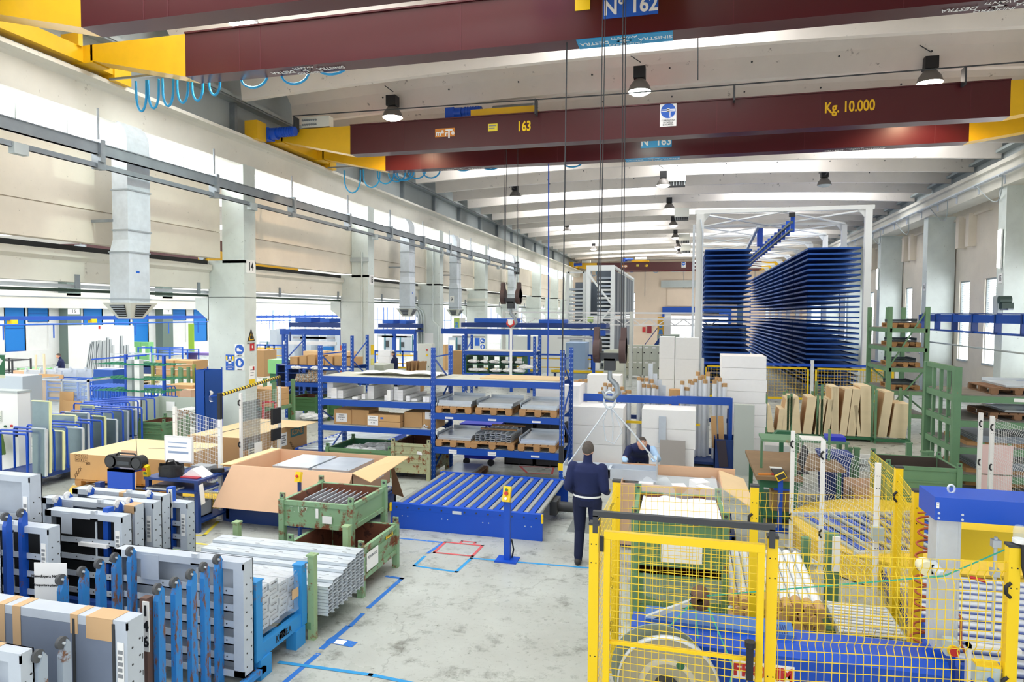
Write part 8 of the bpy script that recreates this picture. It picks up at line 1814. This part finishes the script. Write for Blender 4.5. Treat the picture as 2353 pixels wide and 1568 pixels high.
# blue tilted rack
t=thing('tilted_rack','blue rack with slanted compartments between the column numbered 14 and the rack behind','rack',(-15.6,23.5,0)); 
for i in range(5): obj('side_plate',MB().prism([(0,.6),(1.2,.6),(1.2,1.75),(0,1.5)],'y',i*.5,i*.5+.04) if False else MB().box(i*.5,i*.5+.05,0,1.1,0,1.55+.08*i),DBLUE,t)
for z in (.5,.85,1.2,1.5): obj('slanted_shelf',MB().box(0,2.05,0,1.1,z,z+.03),DBLUE,t)
def canopy(label,x0,x1,y,z,posts,d=1.6):
    t=thing('light_canopy',label,'canopy',(0,y,0)); obj('roof_plate',MB().box(x0,x1,0,d,z,z+.12).box(x0+(x1-x0)*.12,x1,.1,d-.1,z+.22,z+.42),DBLUE,t); obj('edge_beam',MB().box(x0,x1,-.06,0,z-.1,z+.14),BLUE,t)
    for x in posts: obj('post',MB().box(x-.06,x+.06,.0,.12,0,z),BLUE,t)
    obj('lamp_bar',MB().box(x0+.4,x0+2.0,.3,.42,z-.28,z-.2).box(x1-2.2,x1-.6,.3,.42,z-.28,z-.2),WHITE,t); obj('glossy_cover',MB().box(x0+(x1-x0)*.2,x0+(x1-x0)*.45,.2,d-.2,z+.43,z+.62).box(x1-(x1-x0)*.4,x1-(x1-x0)*.25,.2,d-.2,z+.43,z+.6),SBLUE,t)
    return t
canopy('blue workplace canopy between the columns numbered 14 and 15',AY(645,760,26).x,AY(788,760,26).x,26,2.72,(AY(650,760,26).x,AY(784,760,26).x)); canopy('blue workplace canopy above the wrapping table',AY(855,760,32).x,AY(955,760,32).x,32,2.6,(AY(906,760,32).x,AY(953,760,32).x)); canopy('longest blue workplace canopy behind the bag shelves',AY(1015,760,30).x,AY(1392,760,30).x,30,2.72,tuple(AY(p,760,30).x for p in (1070,1175,1215,1365)))
t=thing('jib_hoist','white jib beam with blue box and orange chain hoist under the first canopy','hoist',(AY(740,780,25).x,25,2.25)); obj('beam',MB().box(-1.8,.6,0,.12,.0,.14),WHITE,t); obj('blue_box',MB().box(.1,.5,-.1,.1,-.3,-.05),SB,t); obj('chain_hoist',MB().cyl((.75,0,-.4),(.95,0,-.4),.1,10).box(.83,.87,-.02,.02,-1.2,0),mat('orange_paint','#d9562a',.5),t); obj('hanger',MB().box(-1.5,-1.46,0,.04,.14,.5),DBLUE,t)
for i in range(6):
    px=620+i*30; v=AY(px,800,44); solo('machine_cabinet',MB().box(0,.5,0,1.2,0,2.3).box(.5,.6,0,1.2,0,2.35),[mat('machine_grey','#b3bcc6',.5)][0],'grey machine cabinet in the row beyond the first canopy','machine',(v.x,44+i*.5,0),group='machine cabinets beyond the first canopy')
solo('green_box',B(AY(615,810,30).x,AY(660,810,30).x,30,31,.5,1.2),LGREEN,'light green bin top beyond the rack behind','bin'); solo('dark_block',B(AY(617,810,30).x,AY(658,810,30).x,30.1,30.9,0,.5),DGREEN,'dark base under the light green bin','base')
# wrapping table and its things
t=thing('wrapping_table','long packing table with yellow edges where the worker leans','table',(AY(862,850,29.2).x,29.0,0)); obj('table_top',MB().box(0,1.35,0,1.3,.86,.92),mat('table_grey','#8d948f',.5),t); obj('yellow_edge',MB().box(0,1.35,-.04,0,.84,.92).box(0,1.35,1.3,1.34,.84,1.0),YELLOW,t); 
for la in (.05,1.2):
    for lb in (.1,1.1): obj('leg',MB().box(la,la+.08,lb,lb+.1,0,.86),DBLUE,t)
x=AY(873,850,30.8).x; fs_=foamstack(x,30.6,.62,.5,6,1.75,'white foam block stack beside the leaning worker')
for i,(px,tl) in enumerate(((942,0),(948,0),(954,.02),(962,.1),(968,.12))): v=AY(px,845,28.0); solo('cardboard_sheet',MB().cb(v.x,28.0,.725,.05,.8,1.45,ry=tl),mat('card_brown','#a8845a'),'brown cardboard sheet standing upright in the clump by the wrapping table','card sheet',group='brown sheets by the wrapping table')
solo('grey_green_box',B(AY(838,850,26).x,AY(882,850,26).x,26,27,0,1.42),mat('box_grey_green','#b9bfb2',.6),'grey green sheet metal box behind the main rack top','box')
t=thing('switch_cabinet','grey switch cabinet with red and yellow knobs at the conduit column','cabinet',(-13.0,31.6,0)); obj('body',MB().box(0,.75,0,.4,0,2.05),CREAMP,t); obj('knob',MB().cyl((.5,-.03,1.75),(.5,0,1.75),.05,10),RED,t); obj('knob',MB().cyl((.5,-.03,1.5),(.5,0,1.5),.05,10),YELLOW,t); obj('button_row',MB().box(.15,.2,-.02,0,.9,.95).box(.35,.4,-.02,0,.9,.95).box(.55,.6,-.02,0,.9,.95).box(.15,.2,-.02,0,.75,.8).box(.35,.4,-.02,0,.75,.8),DGREEN,t)
# bag shelves
r2=thing('pallet_rack','blue rack with green cubbies full of silver plastic bags','rack',(0,0,0)); R2=24.4; xa,xb=-8.18,-5.45
for x in (xa,xb): upr(r2,x,R2,R2+1.0,2.75)
for z,w in ((2.17,.14),(1.33,.12)): obj('beam',MB().box(xa,xb,R2-.04,R2+.03,z-w,z).box(xa,xb,R2+.98,R2+1.04,z-w,z),BLUE,r2)
obj('deck',MB().box(xa,xb,R2,R2+1,2.17,2.19),DECKC if 'DECKC' in globals() else WOODL,r2)
cb=MB(); cb.box(xa+.1,xb-.45,R2,R2+.8,1.34,1.37).box(xa+.1,xb-.45,R2,R2+.8,1.66,1.68).box(xa+.1,xb-.45,R2,R2+.8,1.98,2.0)
for i in range(6): x=xa+.1+i*(xb-xa-.55)/5; cb.box(x-.012,x+.012,R2,R2+.8,1.34,2.0)
obj('cubby',cb,DGREEN,r2)
for i in range(6): obj('card_label',MB().box(xa+.4+i*.36,xa+.6+i*.36,R2-.046,R2-.04,1.24,1.29),PAPER,r2)
for j in range(2):
    for i in range(5):
        x=xa+.37+i*(xb-xa-.55)/5; tag(obj('plastic_bag',bagmesh(4,x-.12,x+.12,R2-.02,R2+.15,1.47+.32*j,.1,30+i+7*j),BAG),'silver plastic bags stuffed in a green cubby of the blue rack','plastic bag',group='bag filled cubbies')
tag(obj('plastic_bag',bagmesh(5,xb-.4,xb-.15,R2-.02,R2+.1,1.62,.16,77),BAG),'biggest silver plastic bag at the end of the green cubbies','plastic bag')
for i,(x,l) in enumerate(((-8.4,'yellow edged packing line behind the bag shelves, first'),(-4.6,'yellow edged packing line behind the bag shelves, beside the hanging hook'))):
    t=thing('packing_line',l,'conveyor',(x,30.9,0)); obj('table_top',MB().box(-1.5,1.5,0,1,.85,.95),mat('table_grey','#000'),t); obj('yellow_edge',MB().box(-1.5,1.5,-.05,0,.9,1.0),YELLOW,t); obj('leg',MB().box(-1.4,-1.3,.1,.2,0,.85).box(1.3,1.4,.1,.2,0,.85),DBLUE,t)
for px0,px1,y,h,m_,l in ((1180,1230,40,2.2,'#d9ddd8','pale machine housing beyond the bag shelves, first'),(1240,1300,41,2.4,'#e4e6e0','pale rounded machine beyond the bag shelves'),(1300,1345,37,2.0,'#8fa7c4','blue grey machine cabinet near the drawer towers')):
    solo('machine_housing',B(AY(px0,800,y).x,AY(px1,800,y).x,y,y+1.5,0,h),mat('housing_'+m_[1:],m_,.5),l,'machine')

# ---------------------------------------------------------------- more machines between the far columns
MG=mat('machine_grey','#b3bcc6',.5); MTC=mat('machine_teal','#2f6f7c',.5)
def machine(px0,px1,pyt,y,label,m,dd=1.2,strip=True):
    a=AY(px0,pyt,y); b=AY(px1,pyt,y); t=thing('machine_tool',label,'machine',(a.x,y,0)); w=b.x-a.x; h=a.z
    obj('housing',MB().box(0,w,0,dd,0,h),m,t); obj('door_panel',MB().box(w*.1,w*.55,-.03,0,h*.2,h*.9),WHITEW if m is MG else MG,t)
    if strip: obj('dark_strip',MB().box(w*.6,w*.7,-.02,0,.1,h),MTC,t)
    obj('control_panel',MB().box(w*.75,w*.95,-.12,0,h*.5,h*.75),DARK,t)
for a in ((596,625,785,46,'pale machine with teal strip beyond the column numbered 14',MG),(628,655,782,47,'pale machine with teal strip, second beyond the column numbered 14',MG),(700,724,772,50,'pale tall machine behind the rack with torn boxes',WHITEW),(735,760,770,51,'pale tall machine with teal strip left of the jib hoist box',MG),(866,895,768,48,'grey cabinet machine behind the leaning worker',MG),(902,930,775,52,'grey machine with dark window beside the leaning worker',MG),(935,955,770,55,'white cabinet machine next to the conduit column',WHITEW),(1030,1060,775,44,'grey press behind the blue bag shelves',MG),(1150,1175,780,52,'grey machine seen through the longest canopy',MG),(1345,1378,775,44,'pale machine under the end of the longest canopy',WHITEW)): machine(*a)
def guard_rail(px0,px1,y,label,z=1.0):
    a=AY(px0,800,y).x; b=AY(px1,800,y).x; t=thing('guard_rail',label,'guard rail',(a,y,0)); w=b-a
    obj('yellow_rail',MB().box(0,w,0,.06,z,z+.07).box(0,w,0,.06,z*.5,z*.5+.06),YEL2,t); obj('blue_rail',MB().box(0,w,.0,.06,z+.2,z+.3),BLUE,t)
    for q in (0,.33,.66,1): obj('post',MB().box(q*w-.05,q*w+.05,0,.06,0,z+.3),BLUE,t)
guard_rail(862,958,38,'yellow and blue guard rail behind the leaning worker'); guard_rail(1180,1360,38,'yellow and blue guard rail behind the bag shelves'); guard_rail(590,650,42,'yellow and blue guard rail beyond the column numbered 14')
for px,l in ((905,'blue steel post behind the leaning worker'),(1172,'blue steel post under the longest canopy, first'),(1240,'blue steel post under the longest canopy, second')):
    solo('steel_post',B(-.07,.07,-.07,.07,0,2.7),BLUE,l,'post',(AY(px,800,36).x,36,0))
for px,y,l in ((1010,40,'brown cardboard box on the packing line by the conduit column'),(1055,34,'brown cardboard box behind the middle upright of the main rack')):
    v=AY(px,830,y); solo('cardboard_box',B(-.35,.35,0,.6,0,1.6),CARD,l,'box',(v.x,y,0))
solo('white_banner',B(AY(990,735,45).x,AY(1012,735,45).x,45,45.03,AY(990,765,45).z,AY(990,735,45).z),WHITE,'white hanging banner by the end of the lattice gantry','banner') if False else None
